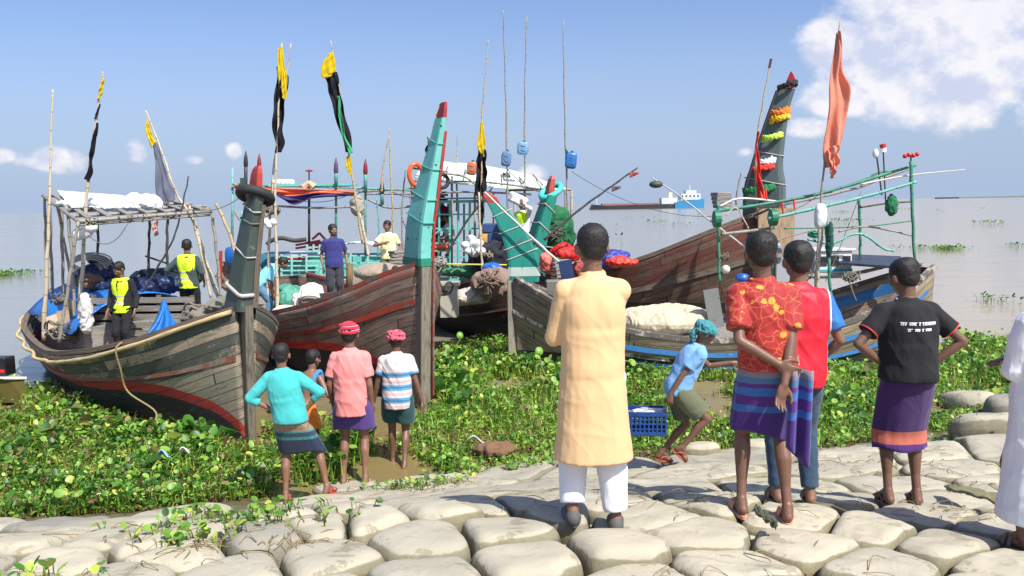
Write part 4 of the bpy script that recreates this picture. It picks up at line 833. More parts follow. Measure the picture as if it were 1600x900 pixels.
# --- left boat
pole('tall pale bamboo pole at the far left of the left boat', [(68, 532), (74, 400), (78, 290), (82, 140)], 15.2, .045, .012, BAML, Y1=15.2)
t = flagpole('leaning bamboo pole with small yellow flag and torn black strips', [(122, 520), (130, 400), (137, 290), (150, 190), (161, 112)], 14.6, .042, .012, BAML)
hang(t, 'yellow_cloth', [(160, 118), (156, 138), (151, 156)], [(163, 124), (161, 140), (158, 152)], 14.55, YEL, .012); hang(t, 'black_cloth', [(155, 162), (150, 178), (147, 186)], [(157, 163), (153, 178), (148, 186)], 14.55, BLK, .01)
hang(t, 'black_cloth', [(150, 192), (143, 225), (140, 250), (132, 278)], [(153, 192), (149, 225), (145, 255), (139, 284)], 14.55, BLK, .03)
GAUZE = NT('grey_gauze'); _v = GAUZE.coord(); GAUZE.fin(C(96, 96, 112), .9); GAUZE.b.inputs['Alpha'].default_value = .62; GAUZE = GAUZE.m
t = flagpole('leaning bamboo pole with yellow and see-through grey flag over the left canopy', [(345, 475), (322, 410), (302, 345), (275, 300), (252, 235), (228, 173)], 16.0, .045, .012, BAML)
hang(t, 'yellow_cloth', [(229, 182), (228, 205), (236, 232)], [(232, 192), (238, 210), (244, 222)], 15.95, YEL, .012); hang(t, 'grey_gauze', [(236, 224), (243, 250), (244, 300), (247, 326)], [(244, 222), (255, 250), (266, 285), (274, 312)], 15.95, GAUZE, .03)
t = thing('canopy_frame', 'weathered bamboo canopy frame with planks and white sheets over the left boat', 'canopy', at(200, 540, 15.5))
P1, P2, P3_, P4 = at(122, 346, 13.6), at(330, 330, 15.4), at(262, 312, 18.4), at(68, 306, 17.2)
for a, b_, r_ in ((P1, P2, .035), (P2, P3_, .03), (P3_, P4, .03), (P4, P1, .035), (at(112, 338, 14.2), at(328, 326, 15.9), .028), (at(104, 330, 14.9), at(322, 322, 16.4), .028), (at(92, 320, 15.8), at(300, 318, 17.2), .028), (at(120, 352, 13.6), at(328, 336, 15.4), .022)):
    q, rr = nodes([a, b_], r_, r_ * .9); MB().tube(q, rr, 8).build('roof_pole', BAMG, t, True)
for k in range(7): u = (k + .5) / 7; MB().bar(P1.lerp(P2, u) + Vector((0, 0, .05)), P4.lerp(P3_, u) + Vector((0, 0, .05)), .10, .025).build('roof_plank', WDG, t)
for pp, Yv, mt in (([(70, 305), (72, 400), (78, 515)], 17.2, BAMG), ([(78, 300), (80, 400), (86, 512)], 16.8, WDG), ([(96, 318), (98, 420), (104, 525)], 15.8, BAMG), ([(122, 346), (108, 440), (92, 535)], 13.6, BAMG), ([(88, 312), (108, 420), (125, 520)], 15.4, BAMG), ([(104, 322), (112, 400), (118, 515)], 15.0, BAMG), ([(234, 338), (233, 380), (231, 440)], 17.6, BAMD), ([(262, 335), (261, 380), (262, 450)], 17.2, BAMD), ([(153, 342), (153, 400), (153, 440)], 17.8, BAMD), ([(330, 328), (337, 380), (346, 470)], 15.4, BAMG), ([(338, 318), (360, 370), (385, 460)], 15.2, BAM)):
    q, rr = nodes(P3(pp, Yv), .028, .028); MB().tube(q, rr, 8).build('post', mt, t, True)
for a, b_ in (((227, 400), (262, 412)), ((262, 412), (285, 420))): MB().tube(P3([a, b_], 17.3), .02, 6).build('brace', BAMD, t)
for k in range(16):
    u = random.random(); p = P1.lerp(P2, u); MB().tube(sag(p + Vector((0, -.04, .03)), p + Vector((.15 * random.uniform(-1, 1), -.04, -.05 - .06 * random.random())), .03, 5), .011, 5).build('lashing', DKROPE, t)
SHEET = tarp(C(226, 228, 232), .6)
tag(panel('white_sheet', [P1.lerp(P4, .3) + Vector((.1, 0, .09)), P2.lerp(P3_, .3) + Vector((-.9, 0, .09)), P3_ + Vector((-.8, 0, .09)), P4 + Vector((.3, 0, .10))], .02, SHEET), 'thin white sheet spread on top of the left canopy', 'sheet')
lump('white_bundle', at(142, 318, 15.4), (.62, .35, .085), SHEET, amp=.5, seed=3, label='long folded white sheet at the left end of the canopy roof', cat='bundle', group='white bundles on the canopy')
lump('white_bundle', at(184, 324, 15.2), (.45, .3, .06), SHEET, amp=.5, seed=4, label='flat folded white sheet in the middle of the canopy roof', cat='bundle', group='white bundles on the canopy')
lump('white_bundle', at(218, 317, 15.4), (.33, .30, .17), SHEET, amp=.55, seed=5, label='fat rolled white sack on the right half of the canopy roof', cat='bundle', group='white bundles on the canopy')
t = pole('thin dark diagonal fishing pole rising over the two hi-vis men', [(214, 470), (248, 415), (272, 370), (285, 320), (295, 275)], 15.0, .022, .012, BAMD)
t = pole('short bamboo prop leaning at the right end of the left canopy', [(330, 465), (312, 385), (296, 322)], 15.3, .026, .02, BAML)
for k, (x, y, r_) in enumerate([(123, 366, .11), (134, 364, .10), (140, 354, .12)]):
    o = MB().ell(at(x, y, 14.45), (r_ * 1.2, r_, r_), Matrix.Rotation(-.5 + k * .4, 3, 'Y')).build('fishing_float', plastic(C(232, 232, 232)), None, True); tag(o, ['lowest', 'middle', 'highest'][k] + ' white foam float tied to the leaning yellow flag pole', 'fishing float', 'white floats tied to the flag pole')
o = ribbon('pink_rag', [(240, 342), (239, 355), (241, 370)], [(246, 342), (247, 358), (246, 368)], 16.2, cloth(C(196, 150, 140), wr=20, wstr=.6), None, .02); tag(o, 'faded pink rag hanging under the left canopy', 'rag')
BT = tarp(C(36, 112, 190)); NAVY = tarp(C(26, 40, 78))
t = thing('deck_cabin', 'low cabin of the left boat covered by bright blue tarpaulins', 'cabin', A.pt(.62, 0, .5))
mb = MB()
def tent(t0, t1, hw, z0, z1): 
    r_ = []
    for i in range(13):
        tt = t0 + (t1 - t0) * i / 12; r_.append([A.pt(tt, hw * k, z0 + (z1 - z0) * (1 - abs(k) ** 2.2) - .04 * math.sin(i * 1.3)) for k in np.linspace(-1, 1, 15)])
    return r_
mb.rings(tent(.46, .88, 1.25, 1.15, 1.78), cap=False, closed=False); mb.build('blue_tarpaulin', BT, t, True, solid=.02)
mb = MB(); mb.box(A.pt(.65, 0, .85), (2.1, 3.9, .75), Matrix.Rotation(math.atan2(A.A.y, A.A.x) - math.pi / 2, 3, 'Z')); mb.build('cabin_wall', WDG, t)
lump('dark_tarpaulin', A.pt(.60, -.3, 1.80), (.85, .6, .16), NAVY, t, amp=.6, seed=8); lump('dark_tarpaulin', at(258, 436, 17.0), (.75, .5, .20), tarp(C(24, 34, 44)), t, amp=.4, seed=9)
lump('navy_bundle', at(148, 432, 16.6), (.42, .35, .20), NAVY, amp=.6, seed=10, label='navy cloth bundle lying on the blue tarpaulin cabin', cat='bundle'); lump('brown_sack', at(138, 440, 16.1), (.28, .25, .18), cloth(C(112, 84, 66), wr=18, wstr=.7), amp=.5, seed=11, label='brown sack below the coiled hoses on the left cabin', cat='sack')
lump('grey_sack', at(163, 424, 16.7), (.26, .22, .15), cloth(C(150, 140, 126), wr=18, wstr=.7), amp=.5, seed=12, label='grey tan sack on the cabin beside the dark hood', cat='sack'); lump('dark_hood', at(162, 412, 17.0), (.38, .22, .10), NAVY, amp=.5, seed=13, rot=Matrix.Rotation(.5, 3, 'Y'), label='dark slanted engine hood on the left cabin', cat='hood')
mb = MB()
for k in range(5): c = at(137, 418, 16.4); mb.tube([c + Vector((.30 * math.cos(a) * (1 + .05 * k), .1 * math.cos(a) + .05 * k, .17 * math.sin(a) + .03 * k)) for a in np.linspace(0, 6.28, 22)[:-1]], .016, 6, closed=True)
tag(mb.build('coiled_hose', plain(C(176, 168, 158)), None, True), 'loops of pale hose coiled on the left cabin', 'hose coil')
# slatted fish pen
t = thing('slatted_pen', 'weathered wooden slatted fish pen behind the hi-vis men', 'fish pen', A.pt(.3, 0, .6))
pa, pb = at(143, 500, 14.6), at(303, 480, 14.2)
for k in range(8):
    z = .62 + k * .15; a = Vector((pa.x, pa.y, z)); b_ = Vector((pb.x, pb.y, z + .04)); MB().bar(a, b_, .035, .10).build('slat', WDG, t)
for u in (.02, .33, .66, .98): p = pa.lerp(pb, u); MB().bar(Vector((p.x, p.y + .05, .55)), Vector((p.x, p.y + .05, 1.78)), .07).build('upright', WDD, t)
MB().bar(Vector((pa.x, pa.y + .08, .62)), Vector((pb.x, pb.y + .08, .62)), .02, .1).build('slat', WDG, t)
mb = MB(); A_ = [at(258, 470, 13.7), at(275, 500, 13.4)]
mb.grid(lambda u, v: at(252 + 8 * u + (30 * u - 34 * (1 - u)) * v ** 1.6 * .8, 470 + 56 * v - 12 * u * v + 3 * math.sin(u * 12 + v * 3) * v, 13.75 - .5 * v + .10 * math.sin(u * 13 + v * 4) * v - .12 * math.sin(u * 3.14)), 30, 20); tag(mb.build('blue_cloth', BT, None, True, solid=.012), 'bright blue tarpaulin draped over the gunwale beside the hi-vis man', 'tarpaulin')
lump('white_sack', at(134, 490, 13.9), (.10, .10, .36), cloth(C(196, 194, 190), wr=22, wstr=.8), amp=.5, seed=14, label='limp white sack hanging beside the fish pen', cat='sack')
for k, (x0, y0, x1, y1, w_, m_) in enumerate([(98, 485, 106, 530, .22, WDT), (110, 470, 114, 532, .16, WD), (84, 492, 90, 520, .3, wood(C(196, 180, 150), C(150, 130, 100))), (118, 490, 122, 535, .24, WD)]):
    o = MB().bar(at(x0, y0, 14.8 + .1 * k), at(x1, y1, 14.7 + .1 * k), w_, .04, up=(0, 1, 0)).build('loose_board', m_); tag(o, ['short brown board standing upright in the stern of the left boat', 'narrow dark board in the stern of the left boat', 'pale cream board among the stern poles', 'broad board leaning beside the limp white sack'][k], 'board')
def heap(label, c, r, n, mat, name='rope_heap', cat='rope heap', seed=1, rr=.016):
    rs = np.random.RandomState(seed); mb = MB()
    for k in range(n):
        a0 = rs.uniform(0, 6.28); R0 = r * rs.uniform(.35, 1); cc = Vector(c) + Vector((rs.normal(0, r * .25), rs.normal(0, r * .25), rs.uniform(-.1, .25) * r)); ti = rs.uniform(-.9, .9)
        mb.tube([cc + Vector((R0 * math.cos(a), R0 * .7 * math.sin(a), R0 * ti * math.sin(a + a0) + .03 * math.sin(5 * a))) for a in np.linspace(a0, a0 + 5.6, 20)], rr, 6)
    o = mb.build(name, mat, None, True); tag(o, label, cat); return o
heap('tangled rope heap behind the horn of the left boat', at(322, 490, 13.1), .30, 14, rope(C(150, 140, 124)), seed=2)
heap('loops of rope lying in the stern of the left boat', at(105, 520, 14.6), .32, 9, GREYROPE, seed=3); heap('grey rope bundle hanging among the stern poles', at(96, 470, 15.1), .16, 8, GREYROPE, seed=4)
lump('grey_canvas', at(336, 492, 12.8), (.42, .35, .13), cloth(C(120, 112, 100), wr=12, wstr=.7), amp=.6, seed=15, label='grey canvas heap on the foredeck of the left boat', cat='canvas'); lump('olive_canvas', at(352, 478, 12.6), (.3, .3, .12), cloth(C(110, 108, 92), wr=12, wstr=.7), amp=.6, seed=16, label='olive canvas folded against the left horn', cat='canvas')
tag(MB().tube(bez([A.surf(.155, 1, 1) + Vector((0, 0, .06)), A.surf(.155, .97, 1) + A.Lt * .16, A.surf(.16, .8, 1) + A.Lt * .2, A.surf(.165, .6, 1) + A.Lt * .24, at(244, 645, 11.5), at(228, 676, 11.1)]), .014, 6).build('mooring_rope', TANROPE, None, True), 'pale mooring rope hanging down the side of the left boat', 'rope')
tag(MB().tube(bez([B.surf(.42, .80, 1) + B.Lt * .05, B.surf(.30, .76, 1) + B.Lt * .05, B.surf(.24, .80, 1) + B.Lt * .05, B.surf(.18, .9, 1) + B.Lt * .05, B.surf(.13, 1, 1) + B.Lt * .02 + Vector((0, 0, .05))]), .012, 6).build('mooring_rope', GREYROPE, None, True), 'thin grey rope slung along the flank of the centre boat', 'rope')
# --- big flags over the centre
t = flagpole('bamboo pole carrying the long yellow and black flag left of centre', [(434, 500), (432, 400), (430, 300), (435, 180), (440, 66)], 15.6, .035, .012, BAML)
hang(t, 'yellow_cloth', [(434, 76), (434, 110), (435, 130)], [(441, 72), (447, 120), (448, 155)], 15.55, YEL, .012, label=None); hang(t, 'black_cloth', [(432, 104), (429, 160), (427, 205), (430, 238)], [(450, 118), (446, 160), (443, 205), (440, 238)], 15.62, BLK, .06)
hang(t, 'yellow_cloth', [(440, 110), (440, 135), (441, 152)], [(448, 112), (449, 130), (445, 156)], 15.5, YEL, .012)
pole('thin bamboo pole beside the long yellow and black flag', [(418, 492), (420, 400), (425, 290), (440, 170), (455, 68)], 15.9, .033, .010, BAML)
heap('grey net bundle tied to the two flag poles', at(424, 330, 15.7), .14, 10, GREYROPE, name='net_bundle', cat='net bundle', seed=6)
for k, (x, y) in enumerate([(416, 347), (427, 347), (421, 352)]): tag(MB().ell(at(x, y, 15.6), .075).build('fishing_float', plastic(C(228, 228, 224)), None, True), ['left', 'right', 'lower middle'][k] + ' small round float under the net bundle on the flag poles', 'fishing float', 'small floats under the net bundle')
t = flagpole('bamboo pole with the yellow, black and green edged flag', [(566, 380), (556, 310), (545, 240), (530, 140), (517, 64)], 19.0, .03, .012, BAM)
hang(t, 'yellow_cloth', [(513, 84), (503, 102), (503, 120), (512, 122)], [(520, 82), (524, 96), (524, 108), (525, 114)], 18.95, YEL, .012); hang(t, 'black_cloth', [(507, 120), (516, 150), (528, 195), (540, 238)], [(526, 112), (532, 145), (541, 185), (551, 238)], 18.95, BLK, .06)
hang(t, 'green_hem', [(527, 150), (529, 180), (536, 215), (545, 242)], [(530, 150), (534, 180), (541, 215), (552, 238)], 18.85, cloth(C(50, 150, 96)), .03); hang(t, 'yellow_rag', [(541, 244), (541, 260), (545, 272)], [(547, 244), (549, 258), (548, 274)], 18.9, YEL, .012)
t = flagpole('bamboo pole with the yellow and black flag right of the turquoise horn', [(752, 400), (752, 300), (753, 190), (758, 120), (763, 62)], 19.8, .028, .009, BAM)
hang(t, 'yellow_cloth', [(751, 190), (746, 222), (747, 232), (752, 243)], [(754, 190), (758, 216), (758, 232), (757, 245)], 19.75, YEL, .012); hang(t, 'black_cloth', [(747, 232), (744, 260), (743, 300), (748, 312)], [(759, 234), (760, 260), (761, 282), (756, 310)], 19.8, BLK, .07); hang(t, 'black_rag', [(745, 312), (747, 335), (748, 355)], [(754, 312), (756, 330), (754, 350)], 19.7, BLK, .03)
t = flagpole('bamboo pole with the large salmon red flag at the right', [(1274, 455), (1278, 390), (1284, 300), (1297, 160), (1312, 34)], 16.3, .032, .012, BAMG)
hang(t, 'salmon_flag', [(1309, 50), (1299, 110), (1291, 180), (1287, 246), (1291, 262)], [(1312, 48), (1319, 110), (1326, 150), (1316, 220), (1308, 262)], 16.25, ORG, .055); hang(t, 'salmon_tail', [(1296, 230), (1296, 260), (1301, 279)], [(1313, 225), (1309, 255), (1305, 274)], 16.15, ORG, .05)
for (pts, Yv, lab) in [([(795, 395), (793, 300), (790, 140), (786, 16)], 20.2, 'very tall thin pole left of the two above the white roof'), ([(818, 400), (820, 300), (820, 150), (823, 26)], 21.4, 'very tall thin pole carrying the pale blue wrapped can'), ([(889, 410), (886, 300), (882, 160), (880, 32)], 20.0, 'very tall pole at the right end of the white roof'),
                       ([(613, 400), (614, 340), (610, 260), (608, 200)], 20.0, 'thin bamboo pole between the yellow shirted man and the horn'), ([(596, 300), (599, 260), (608, 212)], 20.0, 'short dark stick leaning on the thin bamboo pole'), ([(714, 330), (714, 260), (715, 204)], 23.0, 'thin pole standing behind the white roof')]:
    pole(lab, pts, Yv, .030, .012, BAMG if 'very' in lab else BAM)
def can(x, y, Yv, w_, h_, mat, label, cap=True):
    t = thing('plastic_can', label, 'plastic can', at(x, y + h_ / 2, Yv), 'cans tied high on the poles'); k = Yv / FPX; c = at(x, y, Yv); MB().ell(c, (w_ * k / 2, w_ * k / 2.4, h_ * k / 2), Matrix.Rotation(.12, 3, 'Y'), nu=16, nv=10, e=.42).build('can_body', mat, t, True)
    MB().tube([c + Vector((.03, 0, h_ * k * .47)), c + Vector((.04, 0, h_ * k * .60))], .035, 8).build('can_lid', plain((.1, .1, .1)), t)
    for dz in (-.2, .15): MB().tube([c + Vector((w_ * k * .49 * math.cos(a), w_ * k * .43 * math.sin(a), dz * h_ * k + .02 * math.sin(a * 2))) for a in np.linspace(0, 6.28, 17)[:-1]], .010, 5, closed=True).build('cord', GREYROPE, t)
netblue = tarp(C(110, 156, 196), .7)
can(791, 248, 20.0, 15, 23, tarp(C(90, 124, 160), .7), 'grey blue net wrapped can on the left tall pole'); can(817, 232, 21.2, 17, 20, netblue, 'pale blue wrapped can on the middle tall pole'); can(892, 251, 19.9, 18, 25, plastic(C(38, 106, 176)), 'bright blue can on the right tall pole'); can(737, 263, 19.6, 15, 21, plastic(C(186, 108, 72)), 'brown orange can beside the yellow and black flag')
heap('pale tassel of cord under the grey blue can', at(792, 274, 20.0), .09, 7, GREYROPE, name='cord_tassel', cat='cord tassel', seed=21, rr=.01)
o = ribbon('green_rag', [(882, 226), (886, 236), (893, 238)], [(884, 240), (889, 241), (897, 243)], 19.9, cloth(C(60, 128, 50)), None, .03); tag(o, 'green rag tied above the bright blue can', 'rag')
# --- white roof structure and cabin on the boat behind
t = thing('roof_canopy', 'long white sheet roof on grey posts over the boat behind the turquoise horn', 'canopy', at(765, 430, 22.0))
mb = MB(); mb.grid(lambda u, v: at(648 + 245 * u, 277 + 21 * u + 5 * math.sin(u * 3.1), 20.8).lerp(at(664 + 200 * u, 251 + 12 * u + 26 * u ** 3, 23.2), v) + Vector((0, 0, .015 * math.sin(v * 9) + .012 * math.sin(u * 20))), 30, 10); mb.build('roof_sheet', paint(C(208, 222, 212), .6, .25, 2.0), t, True, solid=.03)
for pp, Yv, r_ in (([(640, 258), (643, 300), (645, 330)], 21, .03), ([(706, 275), (706, 420)], 21, .035), ([(742, 300), (742, 420)], 21.2, .04), ([(771, 300), (771, 420)], 21.4, .03), ([(804, 300), (806, 420)], 21, .04), ([(884, 296), (886, 400)], 20.8, .06), ([(893, 296), (894, 400)], 21.4, .05)):
    MB().tube(P3(pp, Yv), r_ * .8, 8).build('post', BAMG, t, True)
for pp, Yv in (([(640, 283), (760, 285), (860, 297), (893, 296)], 20.8), ([(660, 302), (740, 300), (830, 304)], 20.9), ([(640, 262), (655, 264), (700, 268)], 20.8), ([(790, 298), (850, 296), (880, 294)], 22.5), ([(690, 270), (725, 276), (745, 290)], 20.7)): MB().tube(bez(P3(pp, Yv)), .028, 7).build('cross_bar', BAMG, t, True)
for k in range(8): u = k / 7; MB().tube([at(668 + 210 * u, 262 + 32 * u, 20.85), at(674 + 185 * u, 252 + 24 * u, 23.9)], .02, 6).build('rafter', BAMG, t)
tag(MB().tube([at(650, 273, 20.7) + Vector((.16 * math.cos(a), .1 * math.cos(a), .27 * math.sin(a))) for a in np.linspace(0, 6.28, 25)[:-1]], .06, 10, closed=True).build('lifebuoy', plastic(C(230, 96, 50)), None, True), 'orange lifebuoy hanging at the left end of the white roof', 'lifebuoy')
tag(MB().tube([at(690, 283, 20.7) + Vector((.16 * math.cos(a), .1 * math.cos(a), .17 * math.sin(a))) for a in np.linspace(0, 6.28, 25)[:-1]], .05, 10, closed=True).build('old_tyre', plain((.03, .025, .02), .8), None, True), 'dark ring fender hanging beside the turquoise horn under the roof', 'fender')
TQ = chipped(C(104, 190, 176), under=C(60, 110, 100), amount=.66, sc=5)
t = thing('cabin', 'turquoise post and rail cabin with people inside behind the turquoise horn', 'cabin', at(715, 440, 21.6))
MB().box(at(712, 315, 22.2), (1.75, 1.9, .07)).build('cabin_roof', TQ, t); MB().box(at(712, 310, 22.2), (1.85, 2.0, .03)).build('roof_cover', tarp(C(190, 204, 200), .6), t)
for x in (668, 686, 703, 716, 734, 755): MB().tube(P3([(x, 316), (x, 440)], 21.3), .032, 8).build('post', TQ, t)
for x in (672, 700, 725, 752): MB().tube(P3([(x, 318), (x, 432)], 23.1), .03, 8).build('post', TQ, t)
for y in (335, 357, 380, 392, 402, 414, 428, 438): MB().bar(at(666, y, 21.3), at(757, y, 21.3), .05, .04 if y < 420 else .10).build('rail', TQ, t)
MB().tube(bez(P3([(668, 376), (680, 366), (690, 359), (702, 367), (716, 377)], 21.2)), .025, 6).build('gable_trim', TQ, t); MB().bar(at(664, 452, 21.2), at(758, 452, 21.2), .10, .16).build('side_beam', WDG, t)
MB().box(at(712, 440, 22.2), (1.6, 1.8, .08)).build('floor_boards', WDD, t)
for k in range(3): tag(MB().box(at(771 + 8 * (k % 2), 386 - 15 * k, 20.6), (.55, .5, .23)).build('blue_crate', chipped(C(50, 74, 118), amount=.7), bevel=.02), ['bottom', 'middle', 'top'][k] + ' dark blue crate in the stack left of the leaning teal horn', 'crate', 'dark blue crates behind the leaning horn')
tag(MB().ell(at(757, 373, 20.5), (.16, .13, .20), nu=14, nv=8, e=.5).build('yellow_can', plastic(C(206, 158, 88)), None, True), 'yellow tan jerrycan left of the blue crates', 'jerrycan')
lump('dark_net_pile', at(778, 405, 20.4), (.6, .4, .42), cloth(C(26, 28, 40), wr=20), amp=.5, seed=31, label='dark pile of netting below the blue crates', cat='net pile'); heap('small coil of pale rope hanging before the dark netting', at(760, 398, 19.9), .13, 6, rope(C(170, 160, 140)), seed=22, rr=.012)
fl = [(728, 383), (738, 378), (744, 388), (733, 392), (748, 380), (741, 396), (751, 392), (736, 373)]
for k, (x, y) in enumerate(fl): tag(MB().ell(at(x, y, 19.6 + .1 * (k % 3)), (.13, .11, .10), nu=12, nv=8).build('fishing_float', plastic(C(230, 230, 226)), None, True), 'white foam float in the bunch hanging at the turquoise cabin rail', 'fishing float', 'bunch of white floats at the cabin rail')
pole('dark pole leaning diagonally in front of the turquoise cabin', [(696, 400), (730, 345), (770, 292)], 19.4, .03, .02, BAMD); pole('white peeled pole crossing the leaning teal horn diagonally', [(876, 412), (830, 370), (757, 300)], 15.9, .026, .018, plain(C(196, 186, 176))); pole('thin pale upright pole left of the leaning teal horn', [(755, 430), (752, 395), (748, 300)], 19.2, .03, .022, BAML)
tag(MB().tube(P3([(675, 412), (720, 413), (792, 414)], 18.9), .018, 6).build('bamboo_stick', plain(C(200, 190, 90)), None), 'yellow horizontal bamboo stick below the cabin rails', 'stick')
# --- things on the dark middle hull
mb = MB(); mb.box(at(702, 468, 17.6), (.38, .38, .75)); mb.box(at(702, 443, 17.6), (.46, .46, .08)); tag(mb.build('bollard_post', chipped(C(172, 166, 150), amount=.7)), 'pale square mooring block right of the turquoise horn', 'mooring block')
heap('tangled white rope heap beside the turquoise horn base', at(681, 415, 16.2), .20, 16, rope(C(176, 172, 160)), seed=24, rr=.014); heap('hanging dark rope tangle right of the centre stem', at(684, 455, 15.6), .22, 10, DKROPE, seed=25)
lump('white_sheet_pile', at(728, 465, 18.2), (.55, .4, .16), cloth(C(176, 172, 160), wr=14, wstr=.6), amp=.5, seed=32, label='crumpled pale sheet on the dark middle hull', cat='sheet'); lump('net_heap', at(770, 443, 17.8), (.42, .35, .30), cloth(C(134, 112, 98), wr=24, wstr=.8), amp=.6, seed=33, label='brown net heap hanging over the dark middle hull', cat='net heap')
heap('brown twisted ropes on top of the brown net heap', at(768, 438, 17.5), .28, 12, rope(C(150, 126, 108)), seed=26); lump('blue_bag', at(768, 420, 18.4), (.20, .18, .14), plastic(C(40, 100, 190)), amp=.5, seed=34, label='blue plastic bag behind the brown net heap', cat='bag')
# --- stern clutter right of the ringed horn
lump('green_net_pile', at(868, 362, 19.6), (.36, .4, .42), tarp(C(20, 96, 56), .8), amp=.6, seed=35, label='green net pile right of the ringed horn', cat='net pile'); heap('tangle of grey cords hanging over the green net pile', at(860, 366, 19.3), .34, 22, rope(C(120, 108, 98)), seed=27, rr=.012)
lump('white_bag', at(868, 336, 19.6), (.20, .2, .11), tarp(C(210, 210, 208)), amp=.5, seed=36, label='small white bag on top of the green net pile', cat='bag')
lump('red_cloth', at(882, 396, 18.4), (.36, .3, .17), tarp(C(196, 30, 28), .6), amp=.6, seed=37, label='bright red cloth heap left of the kurta mans head', cat='cloth heap'); lump('salmon_cloth', at(853, 411, 17.8), (.14, .12, .20), tarp(C(226, 112, 100), .6), amp=.6, seed=38, label='salmon cloth beside the base of the ringed horn', cat='cloth')
lump('blue_tarpaulin_heap', at(952, 402, 19.6), (.50, .4, .24), tarp(C(52, 62, 150), .5), amp=.6, seed=39, label='indigo blue tarpaulin heap right of the kurta mans head', cat='tarpaulin heap'); lump('orange_red_tarpaulin', at(972, 409, 19.0), (.36, .3, .12), tarp(C(226, 66, 50), .5), amp=.6, seed=40, label='orange red tarpaulin right of the indigo heap', cat='tarpaulin'); lump('green_bag', at(874, 404, 18.2), (.14, .12, .10), tarp(C(60, 160, 110)), amp=.5, seed=41, label='small green cloth above the salmon cloth', cat='cloth')
for k in range(5): tag(MB().bar(at(868 - k, 432 - 6 * k, 17.6), at(892 - k, 431 - 6 * k, 17.8), .14, .06, up=(0, 0, 1)).build('timber_block', WDG), ['lowest', 'second', 'third', 'fourth', 'topmost'][k] + ' grey timber in the small stack left of the kurta man', 'timber', 'stacked timbers left of the kurta man')
tag(MB().box(at(872, 452, 17.4), (.55, .3, .42)).build('grey_engine_box', chipped(C(110, 108, 100), amount=.6), bevel=.03), 'grey engine box below the stacked timbers', 'engine box')
# --- fishing rods at the river
t = pole('dark outrigger pole slanting up over the river with small pennants', [(850, 375), (905, 328), (950, 295), (996, 262)], 17.6, .028, .016, BAMD)
for k, (x, y) in enumerate([(963, 296), (991, 274)]): o = MB(); o.grid(lambda u, v: at(x - 7 + 14 * u, y - 5 + 9 * v - 6 * u * v, 17.5) + Vector((0, .03 * math.sin(u * 6), 0)), 5, 4); tag(o.build('pennant', cloth(C(150, 70, 60) if k else C(96, 74, 84)), None, True, solid=.01), ['lower', 'upper'][k] + ' small tattered pennant on the dark outrigger pole', 'pennant')
pole('thin pole with a dark float at its raised tip right of the river ship', [(1166, 388), (1110, 345), (1060, 305), (1018, 277)], 17.2, .022, .012, plain(C(170, 168, 160))); tag(MB().ell(at(1025, 288, 17.2), (.15, .1, .08), nu=12, nv=8).build('dark_float', plain(C(60, 70, 60)), None, True), 'dark oval float hanging from the thin pole tip over the river', 'float')
# --- right boat frame
t = thing('bamboo_gantry', 'green painted bamboo frame with long roof rails over the right boats', 'bamboo frame', at(1270, 440, 17.5))
def fr_(pp, Yv, r_, mat, nm='rail'): q, rr = nodes(P3(pp, Yv), r_, r_ * .85); MB().tube(q, rr, 8).build(nm, mat, t, True)
for pp, Yv in (([(1122, 318), (1123, 380), (1124, 440)], 16.6), ([(1203, 325), (1205, 380), (1207, 430)], 16.8), ([(1289, 330), (1294, 400), (1298, 465)], 15.9), ([(1423, 252), (1426, 340), (1430, 424)], 16.4), ([(1342, 310), (1344, 360), (1344, 402)], 17.8)): fr_(pp, Yv, .034, BAMGR, 'post')
for pp, Yv, r_, m_ in (([(1118, 330), (1200, 318), (1290, 300), (1430, 258)], 16.6, .034, BAMGR), ([(1128, 326), (1230, 318), (1330, 296), (1350, 290), (1425, 262)], 17.4, .028, BAMG), ([(1200, 342), (1290, 322), (1360, 305), (1432, 284)], 16.2, .032, BAMT), ([(1125, 322), (1160, 310), (1240, 318)], 17, .022, plain(C(210, 210, 206))), ([(1290, 300), (1345, 283), (1372, 270), (1395, 267)], 17.8, .024, BAMGR),
                       ([(1128, 366), (1180, 360), (1210, 356)], 16.5, .034, BAMG), ([(1226, 357), (1290, 356), (1360, 353), (1425, 345)], 17.5, .016, BAMGR), ([(1262, 374), (1300, 380), (1330, 367), (1352, 368), (1380, 388), (1397, 392)], 16.4, .026, BAMT), ([(1310, 362), (1350, 354), (1390, 360), (1424, 368)], 16.6, .02, BAMG), ([(1345, 324), (1385, 318), (1425, 315)], 16.8, .018, BAMD), ([(1128, 345), (1150, 325), (1170, 358)], 16.5, .014, BAML), ([(1200, 380), (1262, 362), (1290, 365)], 16.4, .014, BAMG)): fr_(pp, Yv, r_, m_)
for (x, y) in ((1120, 342), (1208, 340)):
    c = at(x, y, 16.3); MB().tube([c - Vector((.06, 0, 0)), c + Vector((.06, 0, 0))], .17, 16).build('winch_drum', chipped(C(20, 110, 76), amount=.7), t); MB().ell(c - Vector((0, .08, 0)), .04).build('winch_hub', plain(C(180, 180, 176)), t)
for (x, y) in ((1222, 322), (1240, 316), (1196, 300)): MB().tube(sag(at(x, y - 6, 16.3), at(x + 2, y + 12, 16.3), .01, 4), .02, 6).build('red_tie', REDC, t)
pole('long thin bamboo tip reaching right over the water', [(1345, 288), (1420, 274), (1507, 265)], 16.5, .020, .008, plain(C(196, 190, 176)))
pole('short pale bamboo post below the salmon flag', [(1277, 450), (1280, 400), (1290, 335)], 16.0, .03, .026, BAML)
